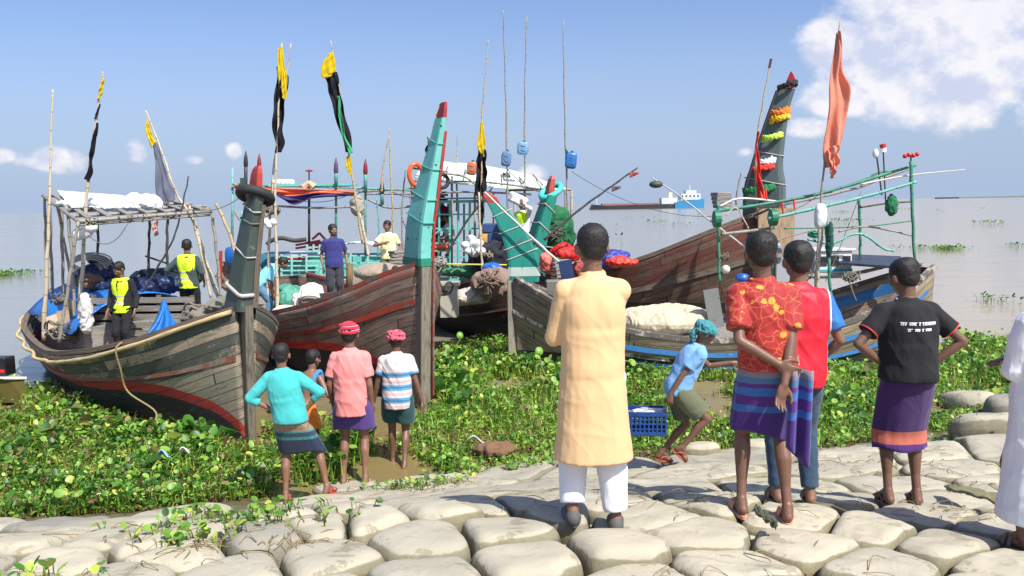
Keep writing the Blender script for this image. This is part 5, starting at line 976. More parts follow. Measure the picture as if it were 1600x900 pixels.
lump('white_can', at(1282, 338, 15.9), (.115, .10, .26), plastic(C(222, 222, 222)), amp=.12, seed=50, e=.7, label='white plastic can tied below the salmon flag', cat='plastic can'); lump('green_shirt', at(1393, 320, 16.3), (.12, .07, .24), cloth(C(18, 98, 60), wr=16, wstr=.8), amp=.6, seed=51, label='green shirt hanging from the right rail', cat='shirt'); lump('dark_green_cloth', at(1297, 375, 15.8), (.07, .06, .36), cloth(C(20, 70, 60), wr=16), amp=.5, seed=52, label='dark green cloth hung along the green post', cat='cloth'); lump('green_bundle', at(1272, 366, 16.5), (.14, .08, .07), tarp(C(30, 150, 110)), amp=.5, seed=53, label='small green bundle on the middle rail of the frame', cat='bundle')
t = thing('marker_pole', 'black marker pole topped by a white bulb at the right', 'marker pole', at(1379, 305, 17)); MB().tube(P3([(1378, 305), (1370, 245)], 17), .018, 6).build('rod', plain((.03, .03, .03)), t); MB().ell(at(1368, 240, 17), (.06, .06, .10)).build('bulb', plastic(C(226, 226, 226)), t, True)
t = thing('marker_pole', 'black marker pole topped by a red and white cup at the right', 'marker pole', at(1384, 320, 17)); MB().tube(P3([(1384, 320), (1380, 236)], 17), .016, 6).build('rod', plain((.03, .03, .03)), t); MB().tube(P3([(1380, 238), (1380, 231)], 17), .06, 10).build('white_cup', plastic(C(226, 226, 226)), t); MB().tube(P3([(1380, 231), (1379, 225)], 17), .065, 10).build('red_cup', plastic(C(200, 34, 34)), t)
t = thing('wind_spinner', 'red wind spinner on the corner post of the right frame', 'wind spinner', at(1424, 265, 16.4)); MB().tube(P3([(1424, 262), (1423, 243)], 16.4), .018, 6).build('rod', plain((.03, .03, .03)), t); mb = MB(); mb.tube(P3([(1413, 244), (1434, 241)], 16.4), .012, 6)
for x, y in ((1414, 244), (1420, 242), (1427, 243), (1433, 241)): mb.ell(at(x, y, 16.4), .045)
mb.build('vanes', plastic(C(204, 30, 40)), t, True)
t = thing('red_streamer_pole', 'leaning bamboo pole with a red streamer beside the garlanded horn', 'pole', at(1183, 325, 18.8)); q, rr = nodes(P3([(1183, 330), (1181, 240), (1192, 160), (1205, 92)], 18.8), .03, .012); MB().tube(q, rr, 8).build('pole', BAM, t, True)
ribbon('red_streamer', [(1184, 205), (1180, 235), (1182, 280), (1186, 312)], [(1186, 205), (1184, 235), (1190, 280), (1201, 314)], 18.7, REDC, t, .04); MB().tube(P3([(1202, 106), (1205, 92)], 18.8), .03, 6).build('dark_tip', plain(C(90, 30, 30)), t)
for k in range(4): tag(MB().box(at(1129 - k * .8, 322 - 6.2 * k, 18.0), (.36, .3, .085), Matrix.Rotation(.1 * k, 3, 'Z')).build('stacked_block', WDG, bevel=.01), ['bottom', 'second', 'third', 'top'][k] + ' grey block in the stack on the high brown bow', 'block', 'grey blocks on the brown bow')
mb = MB(); mb.box(at(1212, 364, 18.9), (.85, .10, 1.15)); tag(mb.build('plank_bulkhead', WDT), 'tan upright plank bulkhead below the garlanded horn', 'bulkhead')
t = thing('wheel_house', 'small white wheelhouse with dark windows on the right boat', 'wheelhouse', at(1291, 432, 16.9)); c = at(1291, 412, 17.0); Mz = Matrix.Rotation(.12, 3, 'Z')
WHT = chipped(C(206, 208, 206), under=C(120, 120, 116), amount=.68, sc=5); MB().box(c, (.82, .62, .58), Mz).build('house_body', WHT, t, bevel=.02); MB().box(c + Vector((0, 0, .31)), (.92, .72, .05), Mz).build('house_roof', WHT, t, bevel=.01)
for dx in (-.24, .02, .28): MB().box(c + Mz @ Vector((dx, -.315, .08)), (.17, .02, .20), Mz).build('window', plain((.03, .035, .04), .2), t)
MB().box(c + Mz @ Vector((0, -.318, -.12)), (.82, .02, .05), Mz).build('blue_band', plain(C(60, 150, 170)), t)
tag(panel('black_tarpaulin', [at(1312, 412, 16.4), at(1398, 418, 16.2), at(1408, 402, 17.6), at(1312, 398, 17.9)], .05, tarp(C(40, 46, 62), .35)), 'glossy black hatch cover right of the white wheelhouse', 'hatch cover')
lump('pale_net_heap', at(1038, 500, 16.6), (1.05, .75, .32), cloth(C(196, 184, 156), wr=30, wstr=.9, var=.3), amp=.22, fr=5, seed=60, label='long heap of pale fishing net lying in the blue striped boat', cat='net heap')
o = MB().bar(at(1110, 452, 16.0), at(1120, 512, 16.0), .30, .05, up=(0, 1, 0)).build('grey_board', chipped(C(120, 122, 116), amount=.6)); tag(o, 'grey upright board behind the crate carrier', 'board')
lump('blue_jug', at(1161, 434, 16.3), (.15, .12, .10), plastic(C(40, 90, 170)), amp=.2, seed=61, label='blue jug seen left of the floral mans head', cat='jug'); lump('steel_drum', at(1212, 395, 16.9), (.10, .18, .24), plastic(C(130, 140, 150)), amp=.05, seed=62, e=.6, label='grey drum between the heads of floral and red shirted men', cat='drum'); tag(MB().ell(at(1134, 421, 16.2), .09).build('fishing_float', plastic(C(206, 200, 180)), None, True), 'cream float tied to the left green post', 'fishing float'); heap('small grey rope coil on the left green post', at(1133, 402, 16.3), .11, 7, GREYROPE, seed=28, rr=.01)
tag(MB().tube(bez([at(1325, 430, 15.9), at(1332, 455, 15.8), at(1338, 470, 15.7)]), .014, 6).build('hanging_rope', GREYROPE), 'short rope hanging from the right boat rail', 'rope')
pole('weathered pole laid along the right boat gunwale', [(1250, 432), (1330, 428), (1400, 412)], 16.6, .04, .035, BAMG)
# --- boat with turquoise rails
t = thing('slatted_rail', 'long turquoise slatted rail fence on the far boat', 'rail', at(520, 462, 22.9))
TQL = chipped(C(150, 206, 196), under=C(90, 130, 124), amount=.68, sc=6)
def rail(x0, x1, ys, Yv, posts, mat=TQL):
    for y in ys: MB().bar(at(x0, y + 1 * math.sin(y), Yv), at(x1, y, Yv), .04, .035).build('rail', mat, t)
    for x in posts: MB().bar(at(x, min(ys) - 4, Yv - .03), at(x, max(ys) + 2, Yv - .03), .05, .05).build('post', mat, t)
rail(438, 522, (401, 408, 415, 422, 429, 436), 22.8, (440, 456, 479, 502, 520)); rail(528, 628, (400, 410, 420, 430, 438), 22.8, (530, 548, 575, 600, 626)); rail(478, 502, (386, 392), 22.8, (480, 490, 500))
MB().box(at(500, 441, 22.75), (3.6, .08, .10)).build('sill', WDG, t)
MB().bar(at(425, 452, 22.7), at(640, 450, 22.7), .08, .22).build('side_plank', WDG, t)
t = thing('deck_house', 'long turquoise deck house with white roof and red edge on the far boat', 'deck house', at(500, 440, 24)); MB().box(at(500, 418, 24.0), (4.4, 1.6, .75)).build('house_wall', TQ, t); MB().box(at(455, 398, 23.9), (1.35, 1.7, .10)).build('house_roof', tarp(C(212, 216, 216), .6), t); MB().box(at(455, 401, 23.9), (1.42, 1.76, .05)).build('red_edge', chipped(C(170, 36, 50), amount=.75), t)
mb = MB(); c = at(562, 393, 23.8); mb.rings([[c + Vector((.85 * math.cos(a), dy, .28 * math.sin(a))) for a in np.linspace(0, math.pi, 15)] for dy in (-.7, .7)], closed=False, cap=False); mb.build('round_roof', tarp(C(200, 214, 210), .6), t, True, solid=.04); MB().box(at(430, 406, 23.6), (.55, 1.2, .42)).build('blue_box', chipped(C(70, 130, 150), amount=.6), t)
t = thing('red_boat_model', 'small red and white slatted stand on the deck house roof', 'stand', at(485, 392, 23.2))
for (a, b_) in (((462, 388), (500, 382)), ((462, 383), (500, 376)), ((478, 392), (515, 384)), ((488, 374), (499, 364)), ((499, 364), (508, 374))): MB().bar(at(*a, 23.2), at(*b_, 23.2), .05, .06).build('red_bar', chipped(C(190, 30, 48), amount=.75), t)
MB().box(at(492, 381, 23.3), (.45, .3, .14)).build('red_panel', chipped(C(190, 40, 54), amount=.7), t); o = MB().tube(bez(P3([(417, 382), (424, 376), (440, 372), (460, 376), (478, 374)], 22.6)), .06, 8).build('rolled_net', BAMD, None, True); tag(o, 'dark rolled net floating in a line above the far deck house', 'rolled net')
t = thing('awning', 'orange and purple cloth awning with poles over the far boat', 'awning', at(490, 440, 22.8))
for x, y0, y1 in ((363, 262, 402), (405, 300, 400), (483, 300, 380), (525, 262, 385), (571, 262, 400)): MB().tube(P3([(x, y0), (x, y1)], 22.4), .035, 8).build('post', BAMT if x != 483 else BAMD, t, True)
for pp in ([(363, 288), (430, 290), (560, 294), (690, 300)], [(368, 297), (460, 298), (560, 302)], [(430, 322), (500, 325), (570, 322)], [(560, 300), (620, 296), (690, 290)], [(570, 303), (640, 303), (700, 305)], [(575, 312), (615, 325), (700, 312)]): q, rr = nodes(P3(pp, 22.3), .03, .03); MB().tube(q, rr, 7).build('pole', BAMT if pp[0][1] < 298 and pp[0][0] < 400 else BAMG, t, True)
ribbon('orange_cloth', [(412, 290), (440, 294), (500, 296), (557, 298)], [(414, 300), (445, 307), (500, 303), (558, 307)], 22.25, tarp(C(226, 106, 60), .7), t, .05); ribbon('purple_cloth', [(430, 303), (455, 306), (500, 301), (550, 302)], [(436, 308), (460, 320), (490, 310), (545, 306)], 22.15, tarp(C(66, 46, 104), .7), t, .05); ribbon('orange_cloth', [(365, 286), (375, 286), (385, 288)], [(365, 294), (375, 296), (386, 296)], 22.3, tarp(C(214, 96, 66), .7), t, .03)
MB().box(at(490, 290, 22.7), (2.3, .9, .05)).build('roof_board', TQ, t)
for k, x in enumerate((430, 436, 442, 449, 455)): tag(MB().ell(at(x, 285, 22.5), (.10, .09, .09)).build('fishing_float', plastic(C(232, 232, 230)), None, True), 'white float in the row on top of the far awning', 'fishing float', 'row of floats on the awning')
for k, (x, yt, yb, c_, lab) in enumerate([(384, 236, 300, (.02, .02, .02), 'black wooden finial standing left of the tyre on the left horn'), (405, 240, 300, C(120, 30, 36), 'thin dark red finial right behind the tip of the left horn'), (525, 246, 290, C(90, 60, 90), 'finial with a dark lozenge on the far awning'), (571, 248, 300, C(120, 30, 40), 'red tipped finial at the right end of the awning'), (597, 278, 320, (.02, .02, .02), 'dark finial left of the thin bamboo pole')]):
    t = thing('finial_post', lab, 'finial', at(x, yb, 22.2)); MB().tube(P3([(x, yb), (x, yt + 14)], 22.2), .05, 8).build('post', BAMT if k > 1 else BAMD, t, True); MB().tube(P3([(x, yt + 30), (x, yt + 20), (x, yt + 10), (x, yt)], 22.2), [.035, .065, .05, .010], 8).build('finial_tip', plain(c_), t, True)
t = thing('wind_spinner', 'small red cross shaped spinner above the middle of the far awning', 'wind spinner', at(483, 300, 22.3)); MB().tube(P3([(483, 300), (483, 265)], 22.3), .02, 6).build('rod', plain((.03, .03, .03)), t); MB().bar(at(478, 267, 22.3), at(488, 267, 22.3), .05).build('vanes', plastic(C(150, 40, 50)), t); MB().tube(P3([(475, 293), (483, 286), (491, 293)], 22.3), [.12, .08, .12], 8).build('cone', plain(C(190, 160, 130)), t)
lump('net_bundle', at(559, 322, 21.8), (.20, .18, .27), cloth(C(150, 146, 136), wr=30, wstr=.9), amp=.4, seed=65, label='grey net bundle hanging at the right end of the awning', cat='net bundle'); pole('pale bamboo leaning behind the yellow shirted man', [(576, 400), (566, 350), (560, 330)], 20.6, .04, .035, BAML)
t = thing('machine_pile', 'brown machinery pile with red pipe at the left end of the far boat', 'machinery', at(352, 450, 22.6)); lump('brown_heap', at(354, 430, 22.6), (.22, .25, .45), cloth(C(140, 122, 104), wr=20, wstr=.9), t, amp=.7, seed=66); MB().tube(P3([(344, 450), (345, 392)], 22.3), .05, 8).build('red_pipe', RED, t); tag(MB().ell(at(362, 400, 22.2), (.17, .15, .26), e=.6).build('blue_barrel', plastic(C(30, 92, 160)), None, True), 'blue barrel left of the grey green horn', 'barrel')
# gear on the centre boat
o = MB().tube(P3([(545, 455), (547, 412)], 16.3), .07, 8).build('mooring_bitt', wood(C(130, 104, 70), C(80, 60, 40)), None, True); tag(o, 'short brown bitt right of the navy shirted man', 'bitt')
lump('stone_grey_hood', at(598, 425, 15.0), (.55, .45, .17), cloth(C(150, 134, 116), wr=12, wstr=.4), amp=.2, seed=67, label='brown grey canvas hood on the foredeck of the centre boat', cat='canvas hood')
for k in range(4): tag(MB().box(at(620, 409 - 5 * k, 15.2), (.24, .3, .055), Matrix.Rotation(.2 * k, 3, 'Z')).build('folded_net', WDG, bevel=.01), ['bottom', 'second', 'third', 'top'][k] + ' flat grey board stacked left of the turquoise horn', 'board', 'boards stacked by the turquoise horn')
lump('teal_tarpaulin', at(455, 466, 16.8), (.42, .4, .26), tarp(C(70, 140, 120), .6), amp=.45, seed=68, label='green teal tarpaulin mound behind the bending men', cat='tarpaulin'); lump('cream_sack', at(446, 488, 15.6), (.24, .2, .14), cloth(C(206, 196, 182), wr=10), amp=.15, seed=69, e=.7, label='cream sack before the green tarpaulin mound', cat='sack'); lump('white_rag', at(466, 470, 16.0), (.10, .08, .14), cloth(C(226, 224, 222), wr=25, wstr=.8), amp=.7, seed=70, label='crumpled white rag beside the bending man', cat='rag')
# --- cargo ship far out on the river
Ys = 430; t = thing('cargo_ship', 'long low cargo ship with blue stern sailing far out on the river', 'ship', at(1010, 326, Ys)); k = Ys / FPX
def sx_(x): return at(x, 322, Ys).x
def sbox(nm, x0, x1, z0, z1, dp, mat, par=t): return MB().box(((sx_(x0) + sx_(x1)) / 2, Ys, (z0 + z1) / 2), (sx_(x1) - sx_(x0), dp, z1 - z0)).build(nm, mat, par)
mb = MB(); rg = []
for i in range(25):
    u = i / 24; x = sx_(924) + (sx_(1068) - sx_(924)) * u; hw = 5.0 * min(1, (u * 6) ** .5 + .05); zt = 1.9 + (.9 * max(0, 1 - u * 7)) + .6 * u; rg.append([(x - (1.5 if u == 0 else 0), Ys - hw * .8, -.4), (x, Ys - hw, zt), (x, Ys + hw, zt), (x, Ys + hw * .8, -.4)])
mb.rings(rg); mb.build('hull', chipped(C(66, 74, 84), under=C(110, 80, 70), amount=.6, sc=.12), t); mb = MB(); rg = []
for i in range(9): u = i / 8; x = sx_(1052) + (sx_(1097) - sx_(1052)) * u; rg.append([(x, Ys - 4.6, -.4), (x, Ys - 5.2, 3.2 + 1.6 * u), (x, Ys + 5.2, 3.2 + 1.6 * u), (x, Ys + 4.6, -.4)])
mb.rings(rg); mb.build('stern_hull', plain(C(56, 140, 190)), t); sbox('hatch_cover', 940, 1030, 2.0, 3.1, 7, plain(C(150, 104, 92)))
WS = plain(C(196, 204, 210)); sbox('deck_house', 1032, 1056, 2.2, 5.6, 7, WS); br = sbox('bridge', 1062, 1092, 4.4, 7.6, 7.5, WS); sbox('upper_bridge', 1070, 1086, 7.6, 9.4, 6, WS); sbox('funnel', 1044, 1050, 5.6, 8.5, 2, plain(C(206, 196, 170))); sbox('mast', 1077, 1078, 9.4, 12.5, .4, WS); sbox('foremast', 932, 933, 2.4, 6, .3, WS)
for x in (1064, 1070, 1076, 1082, 1088): sbox('window', x - 1.2, x + 1.2, 5.9, 6.8, 7.7, plain((.03, .04, .05)), br)
# --- cut of another boat at the left edge
t = thing('small_motor_boat', 'bow of a small boat with a black box at the left edge', 'motor boat', onz(-10, 640, 0)); c = onz(-10, 632, 0); Yb = c.y
mb = MB(); mb.rings([[at(x, 590 + (x + 120) * .01, Yb + dy) + Vector((0, 0, dz)) for dy, dz in ((-.35 * s_, -.02), (-.22 * s_, -.42), (.22 * s_, -.42), (.35 * s_, -.02))] for x, s_ in ((-200, 1), (-100, 1), (-20, .9), (15, .6), (38, .1))]); mb.build('hull', plain(C(96, 88, 40)), t); mb = MB(); mb.rings([[at(x, 592, Yb + dy) + Vector((0, 0, dz)) for dy, dz in ((-.42 * s_, 0), (.42 * s_, 0), (.42 * s_, .04), (-.42 * s_, .04))] for x, s_ in ((-200, 1), (-100, 1), (-20, .9), (15, .6), (42, .08))]); mb.build('gunwale', plain(C(206, 206, 200)), t)
o = MB().box(at(2, 572, Yb), (.32, .3, .32)).build('black_box', plastic((.012, .012, .014)), bevel=.015); tag(o, 'black box with a red stripe on the small boat at the left edge', 'battery box')
def text(s_, size, loc, rot, mat, parent, name='lettering', ext=.001):
    cu = bpy.data.curves.new(name, 'FONT'); cu.body = s_; cu.size = size; cu.extrude = ext; cu.align_x = 'CENTER'; cu.align_y = 'CENTER'; tmp = bpy.data.objects.new('t', cu); COL.objects.link(tmp)
    me = bpy.data.meshes.new_from_object(tmp.evaluated_get(bpy.context.evaluated_depsgraph_get())); bpy.data.objects.remove(tmp); me.materials.clear(); me.materials.append(mat); o = bpy.data.objects.new(name, me); COL.objects.link(o); o.parent = parent; o.matrix_local = Matrix.Translation(loc) @ rot.to_4x4(); return o
MB().box(at(2, 577, Yb) + Vector((0, -.155, 0)), (.30, .012, .05)).build('red_stripe', plain(C(206, 24, 30)), o)
# ------------------------------------------------------------------ rigging and more deck clutter
def rig(label, pts, Y, r=.010, mat=None, drop=0.): 
    P = P3(pts, Y); P = sag(P[0], P[1], drop, 12) if len(P) == 2 else bez(P); o = MB().tube(P, r, 5).build('rigging_line', mat or DKROPE, None, True); return tag(o, label, 'rope', 'ropes strung between the poles')
rig('dark line from the grey blue can down to the ringed horn', [(791, 262), (862, 300)], 20.2, .010, drop=.2); rig('thin line sloping from the tall right pole across the river ship', [(893, 268), (1120, 338)], 18.5, .006, drop=.3)
rig('line from the far awning corner to the yellow flag pole', [(571, 290), (430, 300)], 21.5, .010, drop=.35); rig('line from the black finial to the left horn', [(365, 330), (392, 350)], 21.8, .01, drop=.15); rig('sagging line between the thin bamboo and the white roof', [(613, 300), (706, 285)], 20.4, .010, drop=.25); rig('slack cord hanging from the left canopy corner', [(125, 350), (200, 348)], 13.6, .008, GREYROPE, .35); rig('stay line from the left canopy to the left horn', [(300, 328), (385, 300)], 13.4, .008, GREYROPE, .12)
rig('stern line trailing down from the left boat', [(80, 450), (46, 540)], 17.0, .008, GREYROPE, -.15); rig('guy rope from the salmon flag pole to the green frame', [(1284, 300), (1210, 335)], 16.5, .008, GREYROPE, .1); rig('guy rope from the right frame post to the gunwale', [(1345, 300), (1290, 440)], 16.6, .008, GREYROPE, .05)
for k, (pts, Yv, lab) in enumerate([([(630, 405), (628, 330), (634, 262)], 20.8, 'grey upright pole left of the turquoise horn'), ([(655, 408), (645, 340), (640, 300)], 20.5, 'crooked grey pole behind the turquoise horn'), ([(590, 400), (592, 350), (588, 310)], 21.5, 'short turquoise pole behind the yellow shirted man'), ([(648, 392), (640, 370), (628, 340)], 20.9, 'leaning pale plank pole behind the horn'), ([(672, 300), (671, 240), (668, 214)], 23, 'thin dark mast behind the horn'),
                                      ([(858, 400), (856, 350), (850, 300)], 20.2, 'thin grey pole behind the ringed horn'), ([(835, 408), (838, 350), (846, 302)], 20.6, 'second thin grey pole behind the ringed horn'), ([(906, 400), (880, 390), (842, 384)], 18.8, 'dark plank pole lying behind the ringed horn'), ([(370, 470), (372, 400), (378, 330)], 14.5, 'thin pole standing close behind the left horn'), ([(1150, 320), (1152, 300), (1158, 270)], 18.6, 'short pole at the left of the garlanded horn'), ([(1160, 345), (1240, 312), (1300, 300)], 17.6, 'pale bamboo lying along the right frame rails')]):
    pole(lab, pts, Yv, .026, .016, [BAMG, BAMG, BAMT, WDG, BAMD, BAMG][k % 6])
for k, (x, y, Yv, r_, c_, lab) in enumerate([(575, 445, 20.5, (.5, .4, .2), C(130, 122, 110), 'grey net heap before the far slatted rail'), (395, 440, 18.5, (.35, .3, .22), C(96, 90, 84), 'dark grey net heap behind the left horn'), (640, 420, 19.0, (.35, .3, .2), C(120, 112, 98), 'brown net heap left of the turquoise horn base'), (722, 425, 20.6, (.5, .3, .12), C(60, 120, 80), 'green net pile on the turquoise cabin deck'), (688, 386, 20.9, (.25, .2, .08), C(200, 90, 60), 'orange cloth on the turquoise cabin rail'),
                                             (905, 420, 18.6, (.3, .25, .2), C(160, 70, 60), 'reddish cloth pile beside the kurta mans head'), (380, 425, 22.6, (.4, .3, .25), C(110, 120, 116), 'grey sacks on the far boat behind the left horn')]):
    lump('net_pile', at(x, y, Yv), r_, cloth(c_, wr=30, wstr=.9, var=.35), amp=.6, seed=80 + k, label=lab, cat='net pile'); 
heap('tangled ropes on the foredeck of the centre boat', at(632, 424, 14.6), .22, 10, GREYROPE, seed=41); heap('coil of rope in the right boat beside the wheelhouse', at(1250, 424, 16.6), .22, 10, GREYROPE, seed=42, rr=.014); heap('rope coil on the right boat gunwale', at(1330, 432, 16.0), .16, 8, GREYROPE, seed=43, rr=.014)
# dry twigs and straw on the sandbags
def twigs(label, px, py, n, spread, seed):
    rs = np.random.RandomState(seed); c = ray_ground(px, py, .22); mb = MB()
    for k in range(n):
        a = rs.uniform(0, 6.28); L_ = rs.uniform(.05, .24); p = Vector((c.x + rs.normal(0, spread), c.y + rs.normal(0, spread * .6), 0)); q = [p, p + Vector((math.cos(a), math.sin(a), 0)) * L_ * .5 + Vector((rs.normal(0, .02), rs.normal(0, .02), 0)), p + Vector((math.cos(a), math.sin(a), 0)) * L_]
        for i, v in enumerate(q): h_ = GB0.ray_cast(Vector((v.x, v.y, 4)), Vector((0, 0, -1)))[0]; v.z = (h_.z if h_ else 0) + .008 + .03 * (i == 1) * rs.rand()
        mb.tube(bez(q, 3), rs.uniform(.0016, .0036), 4)
    tag(mb.build('dry_twigs', plain(C(132, 116, 80), .9), None, True), label, 'twigs', kind='stuff')
from mathutils.bvhtree import BVHTree as _B
bpy.context.view_layer.update(); _V = []; _F = []
for o in bpy.data.objects:
    if o.type == 'MESH' and o.name.split('.')[0] in ('sandbag', 'ground'): b_ = len(_V); M_ = Matrix.Translation(o.location); _V += [M_ @ v.co for v in o.data.vertices]; _F += [[b_ + i for i in p.vertices] for p in o.data.polygons]
GB0 = _B.FromPolygons(_V, _F)
for k, (lab, x, y, n, sp_) in enumerate([('brown twigs scattered on the bags near the landing', 690, 735, 40, .35), ('straw and twigs on the wrinkled grey sandbag', 455, 815, 30, .18), ('dry twigs on the bags left of the bottom middle', 300, 822, 25, .2), ('twigs at the bottom right between the bags', 1060, 880, 30, .25), ('dark twigs on the silt by the floral man', 1330, 850, 26, .3), ('twigs beside the far right torn fabric', 1500, 760, 26, .3), ('twigs at the bottom left corner bags', 90, 880, 24, .2), ('straw along the edge of the green plants', 330, 790, 60, .5), ('straw strewn behind the kurta man', 1010, 735, 60, .6), ('straw along the upper right bags', 1400, 705, 70, .7)]): twigs(lab, x, y, n, sp_, 90 + k)
# green sprigs lying on the bags
def sprig(label, px, py, n, seed, spread=.14):
    rs = np.random.RandomState(seed); c = ray_ground(px, py, .2); P = np.stack([c.x + rs.normal(0, spread, n), c.y + rs.normal(0, spread * .6, n), np.zeros(n)], 1)
    for p in P: h_ = GB0.ray_cast(Vector((p[0], p[1], 4)), Vector((0, 0, -1)))[0]; p[2] = (h_.z if h_ else 0)
    k = rs.randint(0, 6, n); vmesh('weed_sprig', [scatter('x', P, np.full(n, .05) * rs.uniform(.4, 1.6, n), rs.uniform(.03, .07, n), PAL[k], '', seed=seed), blades(P, np.full(n, .07), rs.uniform(.003, .006, n), DRY[rs.randint(0, 4, n)], seed)], label, 'weed sprig', kind='stuff')
sprig('green weed sprig lying on the bags at the lower left', 300, 820, 40, 1); sprig('small weed sprig at the bottom left corner', 85, 890, 26, 2); sprig('yellow green weed heap on the bags near the landing', 655, 735, 110, 3, .28); sprig('weed spilling over the bags left of the turquoise shirted man', 370, 790, 160, 4, .35); sprig('weed tuft beside the teal shirted mans feet', 425, 770, 120, 5, .2); sprig('dry green tuft between the upper right bags', 1440, 660, 60, 6, .4)
# ------------------------------------------------------------------ people
from mathutils.bvhtree import BVHTree
def world_bvh(names=('sandbag', 'ground')):
    V = []; F = []
    for o in bpy.data.objects:
        if o.type == 'MESH' and o.name.split('.')[0] in names:
            b = len(V); M = o.matrix_world if o.parent else Matrix.Translation(o.location); V += [M @ v.co for v in o.data.vertices]; F += [[b + i for i in p.vertices] for p in o.data.polygons]
    return BVHTree.FromPolygons(V, F)
bpy.context.view_layer.update(); GB = world_bvh()
def hit(px, py): return GB.ray_cast(Vector((0, 0, CAMZ)), pdir(px, py).normalized())[0]
def below(x, y): h = GB.ray_cast(Vector((x, y, 4)), Vector((0, 0, -1)))[0]; return h.z if h else gz(x, y)
def fmax(x, y): return max(below(x, y - .03), below(x, y + .04), below(x, y + .11))
def ik(a, t, l1, l2, hint):
    a = Vector(a); t = Vector(t); d = t - a; L = d.length
    if L > .995 * (l1 + l2): t = a + d * (.995 * (l1 + l2) / L); d = t - a; L = d.length
    u = d / L; x = (l1 * l1 - l2 * l2 + L * L) / (2 * L); h = math.sqrt(max(0, l1 * l1 - x * x)); p = Vector(hint); p = (p - u * p.dot(u)); p = p.normalized() if p.length > 1e-5 else Vector((0, 0, 1)); return a + u * x + p * h, t
def hand(mb, wr, d, n, side, curl=.5, sc=1.0, point=False):
    d = Vector(d).normalized(); n = Vector(n); n = (n - d * n.dot(d)).normalized(); s = d.cross(n) * side            # s: towards the thumb
    M = Matrix((s, d, n)).transposed(); mb.ell(wr + d * .045 * sc, (.038 * sc, .052 * sc, .0165 * sc), M, nu=12, nv=8, e=.8); mb.ell(wr + d * .012, (.027 * sc, .03 * sc, .02 * sc), M)
    for k, (ln, off) in enumerate(((.070, .029), (.079, .010), (.073, -.010), (.058, -.028))):
        b_ = wr + (d * .082 + s * off) * sc; dd = (d + s * off * 4.5).normalized(); p = [b_ - dd * .02, b_]; a = .25 + .1 * k * curl
        for q, f in enumerate((.45, .32, .23)):
            a2 = curl * (.35 + .55 * q) + .06 * k; v = dd * math.cos(a2) + n * math.sin(a2); b_ = b_ + v * ln * f * sc; p.append(b_)
        mb.chain(p, [.0095 * sc, .0092 * sc, .0086 * sc, .008 * sc, .0068 * sc], 8)
    t0 = wr + (d * .02 + s * .026) * sc; t1 = t0 + (d * .022 + s * .024 + n * .008) * sc; t2 = t1 + (d * .030 + s * .010 + n * (.006 + .014 * curl)) * sc; t3 = t2 + (d * .024 - s * .002 + n * .01 * curl) * sc
    mb.chain([t0, t1, t2, t3], [.014 * sc, .0125 * sc, .0105 * sc, .0085 * sc], 8)
def foot(mb, an, d, pitch=0):
    d = Vector((d[0], d[1], 0)).normalized(); d3 = (d * math.cos(pitch) - Vector((0, 0, 1)) * math.sin(pitch)); up = Vector((0, 0, 1)) * math.cos(pitch) + d * math.sin(pitch); s = d3.cross(up)
    h = .078; b = an - up * (h - .028)
    mb.chain([an, b - d3 * .025], [.036, .033], 10); mb.chain([b - d3 * .03, b + d3 * .07 - up * .002, b + d3 * .125 - up * .012], [.031, .029, .022], 10); mb.chain([an + up * .01, b + d3 * .09 + up * .004], [.034, .022])
    mb.chain([b + d3 * .105 - up * .010 - s * .026, b + d3 * .105 - up * .010 + s * .026], [.020, .022], 8)
    for k in range(5): o = -.034 + .017 * k; r_ = .0095 if k else .0095; q = b + d3 * (.13 - .010 * abs(k - 2.2)) + s * o - up * .017; mb.chain([q - d3 * .02, q + d3 * (.028 if k in (0, 1, 2, 3, 4) else .02)], [.011, .0088], 7)
    return b - up * .028, d3, s, up
SK = skin((.200, .100, .062)); SKD = skin((.155, .076, .048)); SKL = skin((.20, .10, .06)); HAIR = hairm()
class Person: pass
